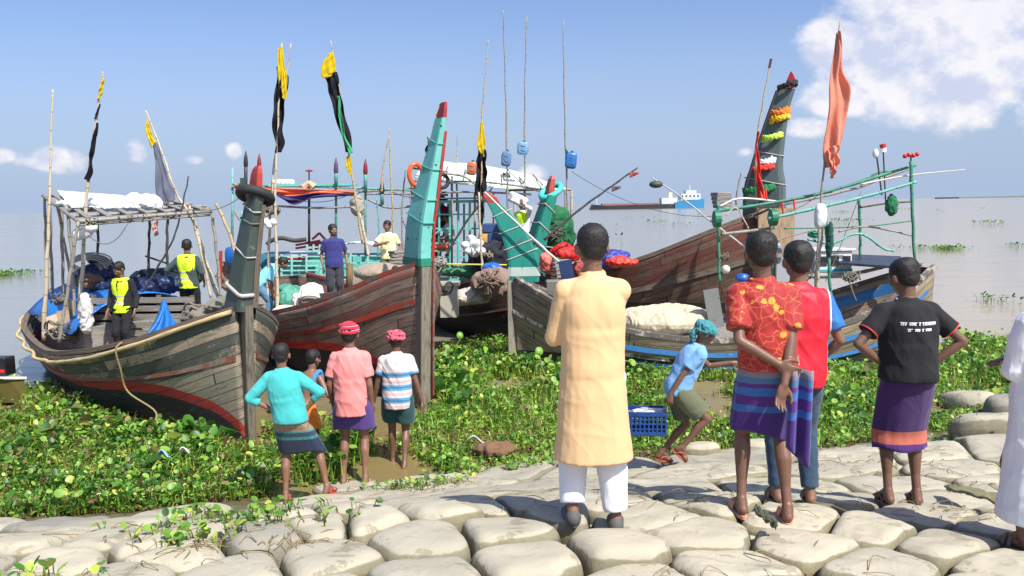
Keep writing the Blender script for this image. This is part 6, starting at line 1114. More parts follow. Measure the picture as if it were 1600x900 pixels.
def person(label, foot_at, rz, H, pose=None, skinm=None, vox=.009, on_ground=False, hair=True, group=None, face=False, build=1.0, extra=None):
    q = dict(pose or {}); S = H / 1.70; me = Person(); me.S = S
    root = thing('person', label, 'person', foot_at, group, R(rz)); me.root = root; root.scale = (S, S, S)
    P = Vector(q.get('pelvis', (0, 0, .93))); SH = Vector(q.get('sh', (0, .0, 1.385))); lat = Vector(q.get('lat', (1, 0, 0))).normalized(); plat = Vector(q.get('plat', (1, 0, 0))).normalized()
    up = (SH - P).normalized(); bow = Vector(q.get('bow', (0, -.012, 0)))
    nk = SH + (up * .8 + Vector(q.get('neckd', (0, 0.1, .3)))).normalized() * .085
    hs = 1.07
    hd = nk + (Vector(q.get('headd', (0, .12, 1))) + up * .3).normalized() * .135; me.head = hd; me.P = P; me.SH = SH; me.lat = lat; me.up = up; me.nk = nk
    low = P + Vector(q.get('lowd', (0, 0, -1))) * .10
    sp = bez([low, P, P.lerp(SH, .3) + bow * .6, P.lerp(SH, .68) + bow, SH, nk], 5); me.sp = sp; m = len(sp) - 1
    wx = pchip([0, .2, .4, .62, .80, .88, .95, 1], [.125, .150, .128, .148, .148, .100, .060, .055]); wy = pchip([0, .2, .4, .62, .8, .9, 1], [.10, .115, .098, .115, .098, .075, .056])
    def ring(i, ex=0., ey=None, n=22, k=1.):
        ey = ex if ey is None else ey; t = (sp[min(m, i + 1)] - sp[max(0, i - 1)]).normalized(); L_ = plat.lerp(lat, i / m).normalized(); L_ = (L_ - t * L_.dot(t)).normalized(); D_ = t.cross(L_); u = i / m
        return [sp[i] + L_ * ((float(wx(u)) * build + ex) * k * math.copysign(abs(math.cos(a)) ** .85, math.cos(a))) + D_ * ((float(wy(u)) * build + ey) * k * math.sin(a)) for a in np.linspace(0, 6.28319, n + 1)[:-1]]
    me.ring = ring; me.m = m
    mb = MB(); mb.rings([ring(i) for i in range(m + 1)])
    sL = SH - lat * .157 * build - up * .026; sR = SH + lat * .157 * build - up * .026; hL = P - plat * .09 - Vector((0, 0, .03)); hR = P + plat * .09 - Vector((0, 0, .03))
    wL = Vector(q.get('hL', (-.25, .03, .86))); wR = Vector(q.get('hR', (.25, .03, .86))); eL, wL = ik(sL, wL, .285, .255, q.get('eL', (-.5, -1, -.2))); eR, wR = ik(sR, wR, .285, .255, q.get('eR', (.5, -1, -.2)))
    aL = Vector(q.get('fL', (-.10, 0, .08))); aR = Vector(q.get('fR', (.10, 0, .08)))
    if on_ground:
        Rm = Matrix.Rotation(R(rz), 3, 'Z')
        for a in (aL, aR):
            if a.z < .12: wp = Vector(foot_at) + Rm @ (a * S) + Rm @ Vector((0, .04, 0)); a.z = max(.05, min(.105, (fmax(wp.x, wp.y - .04) - foot_at[2]) / S + .083))
    kL, aL = ik(hL, aL, .43, .42, q.get('kL', (0, 1, 0))); kR, aR = ik(hR, aR, .43, .42, q.get('kR', (0, 1, 0)))
    me.j = dict(sL=sL, sR=sR, eL=eL, eR=eR, wL=wL, wR=wR, hL=hL, hR=hR, kL=kL, kR=kR, aL=aL, aR=aR); n = 12
    for s_, e_, w_, hh, kk, aa in ((sL, eL, wL, hL, kL, aL), (sR, eR, wR, hR, kR, aR)):
        mb.chain([s_, s_.lerp(e_, .35), e_, e_.lerp(w_, .3), w_], [.048, .041, .033, .034, .024], n)
        calf = kk.lerp(aa, .3); bk = (Vector((0, -1, 0)) * .018); mb.chain([hh, hh.lerp(kk, .4), kk], [.082, .070, .050], n); mb.chain([kk, calf + bk, kk.lerp(aa, .7), aa], [.048, .050, .032, .030], n)
    for side, w_, e_, dn, nn, cu in ((1, wL, eL, 'dL', 'nL', 'cL'), (-1, wR, eR, 'dR', 'nR', 'cR')):
        d = Vector(q[dn]) if dn in q else (w_ - e_); hand(mb, w_, d, q.get(nn, (-.9 * -side, 0.1, 0)), side, q.get(cu, .55))
    me.feet = []
    for aa, dn, pn in ((aL, 'tL', 'pL'), (aR, 'tR', 'pR')): me.feet.append(foot(mb, aa, q.get(dn, (-.12 if dn == 'tL' else .12, 1, 0)), q.get(pn, 0)))
    # head
    y, p, r = [R(v) for v in q.get('headR', (0, 0, 0))]; HM = Matrix.Rotation(y, 3, 'Z') @ Matrix.Rotation(p, 3, 'X') @ Matrix.Rotation(r, 3, 'Y'); me.HM = HM
    h = lambda x, y_, z: hd + HM @ Vector((x * 1.07, y_ * 1.05, z * 1.05)); me.h = h
    mb.chain([nk - (nk - SH) * .5, h(0, -.02, -.045)], [.056, .052], 12)
    mb.ell(h(0, -.008, .022), (.079, .099, .095), HM, nu=18, nv=12); mb.ell(h(0, .022, -.035), (.060, .069, .073), HM, nu=16, nv=10); mb.ell(h(0, .055, -.083), (.026, .026, .022), HM); mb.chain([h(-.045, .02, -.055), h(0, .062, -.085), h(.045, .02, -.055)], [.018, .02, .018])
    mb.chain([h(0, .082, .008), h(0, .102, -.028)], [.010, .0145], 8); mb.ell(h(.011, .094, -.033), (.009, .01, .008), HM); mb.ell(h(-.011, .094, -.033), (.009, .01, .008), HM); mb.chain([h(-.035, .078, .022), h(0, .088, .018), h(.035, .078, .022)], [.010, .009, .010], 8)
    mb.ell(h(0, .083, -.058), (.022, .012, .0065), HM); mb.ell(h(0, .081, -.068), (.019, .012, .0065), HM)
    for s_ in (-1, 1): mb.ell(h(s_ * .084, -.004, -.006), (.011, .021, .034), HM @ Matrix.Rotation(s_ * -.35, 3, 'Z')); mb.ell(h(s_ * .05, .055, -.02), (.022, .024, .022), HM)
    if extra: extra(mb, me)
    me.body = remesh(mb, 'body', skinm or SK, root, vox, 2 if vox > .007 else 3)
    if face:
        for s_ in (-1, 1):
            e = MB().ell(h(s_ * .030, .0815, .003), (.0125, .008, .0075), HM, nu=10, nv=6).build('eye', plain(C(226, 220, 212), .3), me.body, True, world=False); MB().ell(h(s_ * .030, .0885, .003), (.0052, .0025, .0056), HM, nu=8, nv=5).build('iris', plain((.012, .008, .006), .2), e, True, world=False)
            MB().tube([h(s_ * .013, .091, .021), h(s_ * .03, .092, .026), h(s_ * .046, .082, .021)], [.0035, .0045, .003], 6).build('eyebrow', HAIR, me.body, world=False)
        MB().tube([h(-.019, .088, -.063), h(0, .0945, -.0625), h(.019, .088, -.063)], .0018, 5).build('mouth_line', plain((.03, .01, .008)), me.body, world=False)
    if hair:
        hb = MB(); hb.ell(h(0, -.018, .044), (.089, .103, .094), HM, nu=20, nv=12, e=.86); hb.ell(h(0, -.042, .002), (.076, .070, .080), HM, nu=16, nv=10)
        for s_ in (-1, 1): hb.ell(h(s_ * .066, -.008, .030), (.018, .042, .036), HM)
        hm = remesh(hb, 'hair', HAIR, root, max(.006, vox * .8), 4 if vox < .01 else 1, lambda V: .006 * fbm(V * 20, int(foot_at[0] * 10) % 50, 2) + .0015 * vnoise(V * 120, 4))
        if vox < .0095:
            rs = np.random.RandomState(int(foot_at[0] * 100) % 1000 + 5); n_ = 1500 if vox < .007 else 500; D = rs.normal(0, 1, (n_, 3)); D /= np.linalg.norm(D, axis=1)[:, None]; D = D[(D[:, 2] > -.75) & ~((D[:, 1] > .35) & (D[:, 2] < .45))]
            mbv = MB()
            for d in D:
                d = Vector(d); low_ = d.z < -.1; p0 = Vector((d.x * .083, -.022 + d.y * .098, .034 + d.z * .090)) if not low_ else Vector((d.x * .074, -.045 + d.y * .066, -.008 + d.z * .078)); dr = (d * 1.0 + Vector((rs.normal(0, .7), rs.normal(-.2, .7), rs.normal(-.35 if d.z < .6 else .25, .4)))).normalized(); s_ = dr.cross(Vector((.3, .5, .8))).normalized() * .0016; ln = rs.uniform(.006, .019) * (1 if d.z > .2 else .45)
                mbv.add([h(*(p0 - s_)), h(*(p0 + s_)), h(*(p0 + dr * ln))], [(0, 1, 2)], [[(0, 0)] * 3])
            mbv.build('hair_strands', HAIR, hm, world=False)
    return me
def foldf(amp=.006, f=(13, 13, 3), seed=0, diag=.4, hem=None):
    def g(V):
        Q = V * np.array(f); Q[:, 0] += diag * V[:, 2] * f[0]; a = fbm(Q * .6, seed, 2); b_ = 1 - 2 * np.abs(vnoise(Q * .9 + 5, seed + 3)); D = V @ np.array([[7, 2, 0], [0, 7, 0], [6, 0, 6]]); e_ = 1 - 2 * np.abs(vnoise(D, seed + 11)); return amp * (a * .9 + .6 * b_ * np.abs(b_) + .55 * e_ * np.abs(e_))
    return g
def shirt(me, mat, hem=.80, sleeve=.6, ease=.018, flare=0., name='shirt', vox=.010, amp=.009, seed=0, skirt=None, sl_r=.059, straight=.160, collar=None, u0=None, cuffs=None):
    """hem: z (person frame) of the lower edge; skirt: list of (z, half x, half y)"""
    mb = MB(); rg = []; m = me.m; i0 = next(i for i, p in enumerate(me.sp) if (i / m) >= (u0 or .12))
    if skirt:
        c0 = me.sp[i0]
        for (z, a_, b_) in skirt: rg.append([Vector((c0.x * (1 - (c0.z - z) * .3) + a_ * math.copysign(abs(math.cos(t)) ** .8, math.cos(t)) * 1., c0.y + b_ * math.sin(t) * (1 + .0 * z), z)) for t in np.linspace(0, 6.28319, 23)[:-1]])
    elif hem < me.sp[i0].z - .01 and abs(me.up.z) > .8:
        r0 = me.ring(i0, ease + flare + .008, ease + flare + .008); c = me.sp[i0]; rg.append([Vector((p.x, p.y, p.z - (c.z - hem))) for p in r0])
    for i in range(i0, m):
        u = i / m; wq = float(np.interp(u, [0, .2, .4, .62, .8], [.125, .150, .128, .148, .150])); rg.append(me.ring(i, max(ease, straight + ease - wq) if u < .7 else ease * (1 if u < .8 else .7), ease * (1 if u < .85 else .5) + .010 * (u < .5)))
    rg.append(me.ring(m, .006, .006)); mb.rings(rg); sp_top = me.sp[m]
    for s_, e_, w_ in ((me.j['sL'], me.j['eL'], me.j['wL']), (me.j['sR'], me.j['eR'], me.j['wR'])):
        mb.ell(s_, .062 + ease * .4); k = sl_r + ease * .35; tr = s_.lerp(me.SH, .35); mb.chain([tr + me.up * .008, s_], [.054 + ease * .4, .060 + ease * .4], 12)
        if sleeve <= 1: e2 = s_.lerp(e_, sleeve); mb.tube([s_.lerp(me.SH, .15), s_, s_.lerp(e2, .5), e2], [k * .9, k, k * .98, k * .95], 16)
        else: w2 = e_.lerp(w_, sleeve - 1); mb.tube([s_.lerp(me.SH, .15), s_, s_.lerp(e_, .5)], [k * .9, k, k * .92], 16); mb.chain([s_.lerp(e_, .5), e_], [k * .9, k * .8], 14); mb.ell(e_, k * .8); mb.tube([e_, e_.lerp(w2, .5), w2], [k * .8, k * .72, k * .62], 16)
    me.shirt = remesh(mb, name, mat, me.root, vox, 3, foldf(amp, seed=seed)); return me.shirt
def lungi(me, mat, z1=.98, z0=.42, name='lungi', seed=0, ease=.03, fold=.05, flare=1.0, asym=0, drape=None):
    j = me.j
    def leg(z, h, k, a):
        if z >= k.z: t = (h.z - z) / max(.01, (h.z - k.z)); return h.lerp(k, min(1, max(0, t))), .080 - .025 * t
        t = min(1, (k.z - z) / max(.01, k.z - a.z)); return k.lerp(a, t), .055 - .02 * t
    rg = []; n = 56; c0 = me.P
    for i in range(27):
        z = z1 + (z0 - z1) * i / 26; u = i / 26; L_, rl = leg(z, j['hL'], j['kL'], j['aL']); R_, rr = leg(z, j['hR'], j['kR'], j['aR']); top = max(0, min(1, (z - me.P.z + .12) / .15))
        cx = (L_.x - rl + R_.x + rr) / 2; cy = (min(L_.y - rl, R_.y - rr) + max(L_.y + rl, R_.y + rr)) / 2; hx = (R_.x + rr - L_.x + rl) / 2 + ease * flare * (1 + u); hy = max(.11, (max(L_.y + rl, R_.y + rr) - min(L_.y - rl, R_.y - rr)) / 2 + ease * .8)
        hx = hx * (1 - top) + (.164) * top; hy = hy * (1 - top) + .126 * top; cx = cx * (1 - top) + me.sp[6].x * top * .5 + me.P.x * top * .5; cy = cy * (1 - top) + me.P.y * top
        am = fold * (.25 + .9 * u); r_ = []
        for t in np.linspace(0, 6.28319, n + 1)[:-1]:
            k = 1 + am * (math.sin(5 * t + seed + 1.5 * u) * .6 + math.sin(9 * t + seed * 2 - 2 * u) * .4 + .4 * math.sin(17 * t + seed * 3)); r_.append(Vector((cx + hx * k * math.copysign(abs(math.cos(t)) ** .9, math.cos(t)), cy + hy * k * math.sin(t), z + asym * math.cos(t) * u * .04 + .012 * math.sin(3 * t + seed) * u)))
        rg.append(r_)
    mb = MB(); mb.rings(rg, cap=False); o = mb.build(name, mat, me.root, True, world=False, solid=.007)
    # rolled waist
    MB().tube([p + Vector((0, 0, -.01)) for p in rg[0][::4]], .014, 8, closed=True).build('waist_roll', mat, o, True, world=False); me.lg = o; return o
def trousers(me, mat, end=2.0, ease=.018, z1=None, name='trousers', vox=.010, seed=3, wide=0., amp=.006):
    """end: 1 = knee, 2 = ankle"""
    mb = MB(); mb.rings([me.ring(i, ease * .8, ease * .8) for i in range(0, 8)]); j = me.j; mb.ell(me.P - Vector((0, 0, .09)), (.13, .10, .07))
    for h, k, a in ((j['hL'], j['kL'], j['aL']), (j['hR'], j['kR'], j['aR'])):
        mb.ell(h, .074 + ease * .6)
        if end <= 1: e = h.lerp(k, end); mb.tube([h + Vector((0, 0, .02)), h.lerp(e, .5), e], [.090 + ease * .5, .084 + ease + wide * .5, .074 + ease + wide], 18)
        else: e = k.lerp(a, end - 1); mb.tube([h, h.lerp(k, .5)], [.088 + ease * .5, .080 + ease], 18); mb.chain([h.lerp(k, .5), k], [.078 + ease, .060 + ease + wide * .5], 14); mb.tube([k, k.lerp(e, .4) - Vector((0, .01, 0)), e], [.060 + ease + wide * .5, .056 + ease + wide, .042 + ease + wide], 18); mb.ell(k, .060 + ease + wide * .5)
    return remesh(mb, name, mat, me.root, vox, 3, foldf(amp, (12, 12, 16), seed))
def sandals(me, mat, strapm=None, kind='strap', name='sandal'):
    for (b, d, s, up) in me.feet:
        mb = MB(); out = []
        for t in np.linspace(0, 6.2832, 21)[:-1]:
            x = .108 * math.cos(t); w_ = .036 + .010 * (x > 0) * math.sin(max(0, min(1, x / .1)) * 1.5); out.append(b + d * (.045 + x) + s * (w_ * math.sin(t)))
        mb.rings([[p - up * .022 for p in out], [p - up * .002 for p in out]]); o = mb.build(name, mat, me.root, world=False)
        pm = strapm or mat; q = MB(); tip = b + d * .10 + up * .012
        if kind == 'thong':
            for k in (-1, 1): q.tube(bez([tip, b + d * .07 + s * (k * .022) + up * .045, b + d * .02 + s * (k * .040) + up * .03, b + d * .0 + s * (k * .042)], 4), .006, 6)
        elif kind == 'strap':
            for dd in (.095, .06): q.tube(bez([b + d * dd - s * .043, b + d * dd - s * .03 + up * .04, b + d * dd + up * .055, b + d * dd + s * .03 + up * .04, b + d * dd + s * .043], 4), .012, 6)
        else:
            q.ell(b + d * .07 + up * .02, (.052, .066, .046)); q.ell(b + d * .115 + up * .01, (.046, .052, .032)); q.ell(b - d * .018 + up * .022, (.046, .056, .056)); q.chain([b + d * .06 + up * .02, b + up * .02], [.044, .042])
        q.build('strap', pm, o, True, world=False)
def headwrap(me, mat, amp=.010, r=(.094, .110, .070), dz=.058, tail=None, name='headwrap', seed=1, tilt=-.15):
    mb = MB(); h = me.h; HM = me.HM @ Matrix.Rotation(tilt, 3, 'X'); mb.ell(h(0, -.012, dz), r, HM, nu=18, nv=12)
    for k in range(3): mb.tube([me.head + HM @ Vector(((r[0] - .004) * math.cos(a), -.012 + (r[1] - .004) * math.sin(a), dz - .03 + .026 * k + .012 * math.sin(a + k * 2))) for a in np.linspace(0, 6.28, 25)[:-1]], .022 - .002 * k, 8, closed=True)
    if tail: mb.chain([h(*p) for p in tail], [.03, .034, .026, .016][:len(tail)])
    return remesh(mb, name, mat, me.root, .008, 1, lambda V: amp * (1 - 2 * np.abs(vnoise(V * np.array([22, 22, 46]) + V[:, ::-1] * 16, seed))))
def decals(me, obj, strokes, mat, name='print', y0=-1, off=.0035, n=6):
    bv = BVHTree.FromPolygons([v.co for v in obj.data.vertices], [list(p.vertices) for p in obj.data.polygons]); mb = MB()
    def sp_(x, z): r = bv.ray_cast(Vector((x, y0, z)), Vector((0, -y0, 0)).normalized())[0]; return (r + Vector((0, off * (1 if y0 > 0 else -1), 0))) if r else None
    for st in strokes:
        w_ = st[0]; pts = st[1:]
        for a, b_ in zip(pts[:-1], pts[1:]):
            a = Vector(a); b_ = Vector(b_); d = (b_ - a); L_ = d.length
            if L_ < 1e-6: continue
            nn = Vector((-d.y, d.x)) / L_ * w_ / 2; k = max(1, int(L_ / .02)); row = []
            for i in range(k + 1):
                c = a + d * (i / k); p = sp_(*(c - nn)); q = sp_(*(c + nn))
                if p and q: row.append((p, q))
            for (p, q), (p2, q2) in zip(row[:-1], row[1:]): mb.add([p, q, q2, p2], [(0, 1, 2, 3)], [[(0, 0)] * 4])
    return mb.build(name, mat, obj, world=False)
def bandcloth(stops, rough=.9, axis=2, seed=0, wr=9, wob=.0, plaid=None):
    s = NT('banded_cloth'); v = s.coord(); x = s.n('ShaderNodeSeparateXYZ'); s.l(v, x.inputs[0]); z = s.math('ADD', x.outputs[axis], s.math('MULTIPLY', s.math('SUBTRACT', s.noise(v, 5, 2), .5), wob))
    c = s.ramp(s.math('DIVIDE', z, 1.8), [(max(0, a / 1.8), b_) for a, b_ in stops], 'CONSTANT'); c = s.mix(s.math('MULTIPLY', s.noise(v, 4, 4, .6), .5), c, s.mix(1.0, c, (.6, .6, .6), 'MULTIPLY'))
    if plaid:
        for ax, fq in ((0, 17), (2, 20)): w_ = s.step(s.math('ABSOLUTE', s.math('SUBTRACT', s.math('FRACT', s.math('MULTIPLY', x.outputs[ax], fq)), .5)), .40, .46); c = s.mix(s.math('MULTIPLY', w_, .35), c, plaid)
    wk = s.noise(s.coord(scale=(1, 1, .4)), wr, 4, .55, .8); return s.fin(c, rough, s.bump(s.noise(v, 420, 1), .12, .001, s.bump(wk, .35, .03)), sheen=.15)
def floral():
    s = NT('floral_shirt'); v = s.coord(); n = s.noise(v, 3, 3); base = s.mix(n, C(120, 20, 22), C(176, 38, 30)); vo = s.n('ShaderNodeTexVoronoi'); vo.inputs['Scale'].default_value = 15; s.l(v, vo.inputs['Vector']); vo.inputs['Randomness'].default_value = 1
    nn = s.noise(v, 38, 3, .6, 1); wn = s.n('ShaderNodeTexWhiteNoise'); s.l(vo.outputs['Color'], wn.inputs['Vector']); d = s.math('ADD', vo.outputs['Distance'], s.math('MULTIPLY', s.math('SUBTRACT', nn, .5), .55)); k = s.math('MULTIPLY', s.math('LESS_THAN', d, .30), s.math('LESS_THAN', wn.outputs['Value'], .42))
    c = s.mix(k, base, s.mix(nn, C(226, 120, 30), C(230, 176, 60))); ve = s.n('ShaderNodeTexVoronoi'); ve.feature = 'DISTANCE_TO_EDGE'; ve.inputs['Scale'].default_value = 14; dn = s.n('ShaderNodeTexNoise'); dn.inputs['Scale'].default_value = 9; s.l(v, dn.inputs['Vector']); s.l(s.mix(.12, v, dn.outputs['Color'], 'ADD'), ve.inputs['Vector'])
    c = s.mix(s.math('MULTIPLY', s.math('LESS_THAN', ve.outputs['Distance'], .03), .38), c, C(222, 130, 84)); wk = s.noise(s.coord(scale=(1, 1, .5)), 9, 4, .55, .8); return s.fin(c, .7, s.bump(wk, .4, .03), sheen=.1)
AK = dict(hL=(-.165, .02, 1.0), hR=(.165, .02, 1.0), eL=(-1, -.25, -.2), eR=(1, -.25, -.2), dL=(.5, .35, -.45), dR=(-.5, .35, -.45), nL=(.4, -.2, -.1), nR=(-.4, -.2, -.1), cL=.7, cR=.7)
def place(px, py, head_py, Y=None, dz=0.0):
    f = at(px, py, Y); f.z = (fmax(f.x - .11, f.y) + fmax(f.x + .11, f.y)) / 2
    t = at(px, head_py, f.y); H = t.z - f.z; print('PERSON', px, py, 'Y %.2f z %.2f H %.2f' % (f.y, f.z, H)); return f, H * .985
# 1 the man in the long orange kurta
f, Hh = place(928, 812, 358, 4.68)
K = person('man in a long pale orange kurta seen from behind, photographing with his phone', f, 2, Hh, dict(fL=(-.125, 0, .08), fR=(.125, -.02, .08), hL=(-.16, .24, 1.27), hR=(-.04, .28, 1.26), eL=(-.28, -.1, -1), eR=(.05, -.1, -1), dL=(.1, .35, .9), dR=(-.1, .2, .9), nL=(.6, .6, 0), nR=(-.6, .6, 0), cL=.9, cR=.9, headR=(6, -4, 0), sh=(0, 0, 1.40)), vox=.0062, on_ground=True, build=.93)
KUR = cloth(C(212, 174, 128), var=.07, wr=5, wstr=.4)
shirt(K, KUR, sleeve=1.9, ease=.026, name='kurta', skirt=[(.40, .232, .17), (.62, .205, .155), (.80, .194, .150)], vox=.0085, amp=.0045, seed=2, sl_r=.060, straight=.166)
trousers(K, cloth(C(224, 224, 226), var=.05), end=1.93, ease=.018, wide=.012, seed=4)
MB().tube([K.nk + Vector((.062 * math.cos(a), .060 * math.sin(a) - .004, -.012 + .016 * math.sin(a))) for a in np.linspace(0, 6.28, 25)[:-1]], .017, 8, closed=True).build('collar', cloth(C(214, 158, 84)), K.root, True, world=False)
sandals(K, plain(C(84, 84, 82), .8), kind='shoe', name='shoe')
o = MB().box((0, 0, 0), (.085, .012, .165)).build('mobile_phone', plastic(C(34, 52, 88), .3), bevel=.004); pw = at(886, 427, f.y + .31); o.location = pw; o.rotation_euler = (R(-8), R(-8), R(12)); tag(o, 'dark blue mobile phone held up by the kurta man', 'phone')
# 2 floral shirt
f, Hh = place(1192, 790, 365, 4.9)
Fm = person('man in a red flowered shirt and blue purple lungi, hands clasped behind him', f, -3, Hh, dict(fL=(-.125, .02, .08), fR=(.13, -.06, .08), pelvis=(.02, 0, .93), sh=(-.02, .01, 1.385), hL=(.03, -.17, .98), hR=(.06, -.19, .86), eL=(-1, -.35, -.4), eR=(1, -.5, -.2), dL=(.8, -.1, -.45), dR=(-.25, -.05, -.95), nL=(0, 1, .2), nR=(.3, -.9, 0), cL=.8, cR=.5, headR=(3, -2, 0)), vox=.0062, on_ground=True, skinm=SKD, build=.92)
shirt(Fm, floral(), hem=.93, sleeve=.74, ease=.026, vox=.0085, amp=.010, seed=5, sl_r=.066, u0=.2); FS = Fm
MB().tube([Fm.nk + Vector((.064 * math.cos(a), .060 * math.sin(a) - .004, -.014 + .014 * math.sin(a))) for a in np.linspace(0, 6.28, 25)[:-1]], .018, 8, closed=True).build('collar', floral(), Fm.root, True, world=False)
LB = bandcloth([(0, C(60, 28, 110)), (.66, C(48, 92, 160)), (.70, C(74, 34, 120)), (.76, C(46, 100, 170)), (.81, C(80, 40, 124)), (.84, C(70, 108, 150)), (.88, C(124, 118, 130))], wob=.05)
lungi(Fm, LB, z1=1.0, z0=.50, seed=1, ease=.014, fold=.06, asym=-1); mb = MB(); mb.grid(lambda u, v: Vector((.10 + .13 * u - .02 * v, -.155 - .035 * math.sin(u * 9) - .02 * v, .94 - .53 * v - .05 * u * v + .08 * (1 - u) * v)), 12, 14); mb.build('lungi_tail', LB, Fm.lg, True, world=False, solid=.006)
sandals(Fm, plain(C(206, 146, 120), .7))
# 3 red jersey
f, Hh = place(1240, 762, 380, 5.42)
Rm_ = person('man in a red football shirt with blue sleeves and jeans behind the floral shirt', f, -4, Hh, dict(fL=(-.10, .02, .08), fR=(.11, .0, .08), hL=(-.24, .12, .90), hR=(.22, .16, .95), headR=(10, -3, 0)), vox=.0075, on_ground=True)
s = NT('red_jersey'); v = s.coord(); x = s.n('ShaderNodeSeparateXYZ'); s.l(v, x.inputs[0]); ax_ = s.math('ABSOLUTE', x.outputs[0]); k1 = s.math('GREATER_THAN', ax_, .190); k2 = s.math('MULTIPLY', s.math('GREATER_THAN', ax_, .182), s.math('LESS_THAN', ax_, .191))
c = s.mix(k1, s.mix(s.noise(v, 3, 3), C(196, 16, 38), C(226, 30, 52)), C(38, 104, 176)); c = s.mix(k2, c, C(230, 230, 232)); RJ = s.fin(c, .6, s.bump(s.noise(s.coord(scale=(1, 1, .5)), 8, 4, .5, .8), .35, .03))
shirt(Rm_, RJ, hem=.80, sleeve=.72, ease=.028, vox=.009, amp=.010, seed=6, sl_r=.064); trousers(Rm_, bandcloth([(0, C(44, 70, 92))], wr=14), end=1.95, ease=.012, seed=5); sandals(Rm_, plain(C(120, 112, 100), .8))
# 4 black polo
f, Hh = place(1412, 774, 407, 5.55)
Bp = person('man in a black polo shirt and purple orange lungi, hands on his hips', f, -2, Hh, dict(AK, fL=(-.10, .02, .08), fR=(.10, .02, .08), headR=(24, -16, 0), headd=(-.10, .30, .9), sh=(-.01, .02, 1.385)), vox=.0065, on_ground=True, skinm=SKD)
BK = cloth((.010, .010, .012), var=.3, wr=8, wstr=.35, sheen=0); sh_ = shirt(Bp, BK, hem=.90, sleeve=.62, ease=.030, vox=.0085, amp=.010, seed=8, u0=.18)
lungi(Bp, bandcloth([(0, C(70, 32, 104)), (.425, C(180, 96, 76)), (.515, C(62, 30, 92))], wob=.006), z1=1.0, z0=.385, seed=3, ease=.018, fold=.035)
for k, (r_, m_) in enumerate(((.011, plain(C(220, 216, 212))), (.012, plain(C(190, 40, 40))))): MB().tube([Bp.nk + Vector(((.066 + .006 * k) * math.cos(a), (.062 + .006 * k) * math.sin(a) - .004, -.016 - .012 * k + .014 * math.sin(a))) for a in np.linspace(0, 6.28, 25)[:-1]], r_, 8, closed=True).build('collar_trim', m_, Bp.root, True, world=False)
for s_, e_ in (('sL', 'eL'), ('sR', 'eR')):
    a = Bp.j[s_].lerp(Bp.j[e_], .61); d = (Bp.j[e_] - Bp.j[s_]).normalized(); u = d.cross(Vector((0, 1, 0))).normalized(); v_ = d.cross(u); MB().tube([a + u * (.071 * math.cos(t)) + v_ * (.071 * math.sin(t)) for t in np.linspace(0, 6.28, 21)[:-1]], .005, 6, closed=True).build('cuff_trim', plain(C(200, 60, 56)), Bp.root, True, world=False)
# two lines of white printed script: head bars with hooked letters under them
st = []; rs = np.random.RandomState(8)
for z0_, words, hgt in ((1.315, [(-.118, -.078), (-.068, -.018), (-.008, .010), (.018, .122)], .020), (1.272, [(-.078, -.046), (-.034, .0), (.012, .030), (.040, .086)], .017)):
    for a, b_ in words:
        st.append((.0042, (a, z0_), (b_, z0_))); x = a + .005
        while x < b_ - .004:
            t_ = rs.randint(0, 4)
            if t_ == 0: st.append((.0040, (x, z0_), (x, z0_ - hgt)))
            elif t_ == 1: st.append((.0038, (x - .004, z0_ - hgt * .3), (x, z0_ - hgt * .9), (x + .006, z0_ - hgt * .4), (x + .002, z0_)))
            elif t_ == 2: st.append((.0038, (x, z0_), (x - .004, z0_ - hgt * .5), (x + .005, z0_ - hgt * .8), (x + .006, z0_ - hgt * .1)))
            else: st.append((.0038, (x - .003, z0_ - hgt * .6), (x + .005, z0_ - hgt * .95))); st.append((.0038, (x + .004, z0_), (x + .004, z0_ - hgt * .7)))
            x += .0115
decals(Bp, sh_, st, plain(C(235, 235, 235)), name='back_lettering'); sandals(Bp, plain(C(96, 84, 76), .8), kind='thong')
# 5 white robe at the right edge
f, Hh = place(1622, 868, 405, Y=4.5)
Wr = person('man in a long white robe with folded arms at the right edge', f, 18, Hh, dict(fL=(-.10, .02, .08), fR=(.12, .04, .08), hL=(.02, .20, 1.06), hR=(-.02, .22, 1.10), eL=(-.5, .0, -1), eR=(.5, .0, -1), dL=(1, .15, .1), dR=(-1, .15, .1), headR=(-20, 0, 0)), vox=.007, on_ground=True, skinm=SKD)
shirt(Wr, cloth(C(212, 214, 222), var=.05, wr=6, wstr=.4), sleeve=1.8, ease=.034, name='robe', skirt=[(.20, .25, .19), (.55, .225, .175), (.80, .205, .155)], vox=.0085, amp=.009, seed=11, sl_r=.066, straight=.170)
sandals(Wr, plain(C(110, 104, 98), .8)); headwrap(Wr, cloth(C(222, 222, 224)), amp=.002, r=(.082, .096, .05), dz=.07, name='cap')
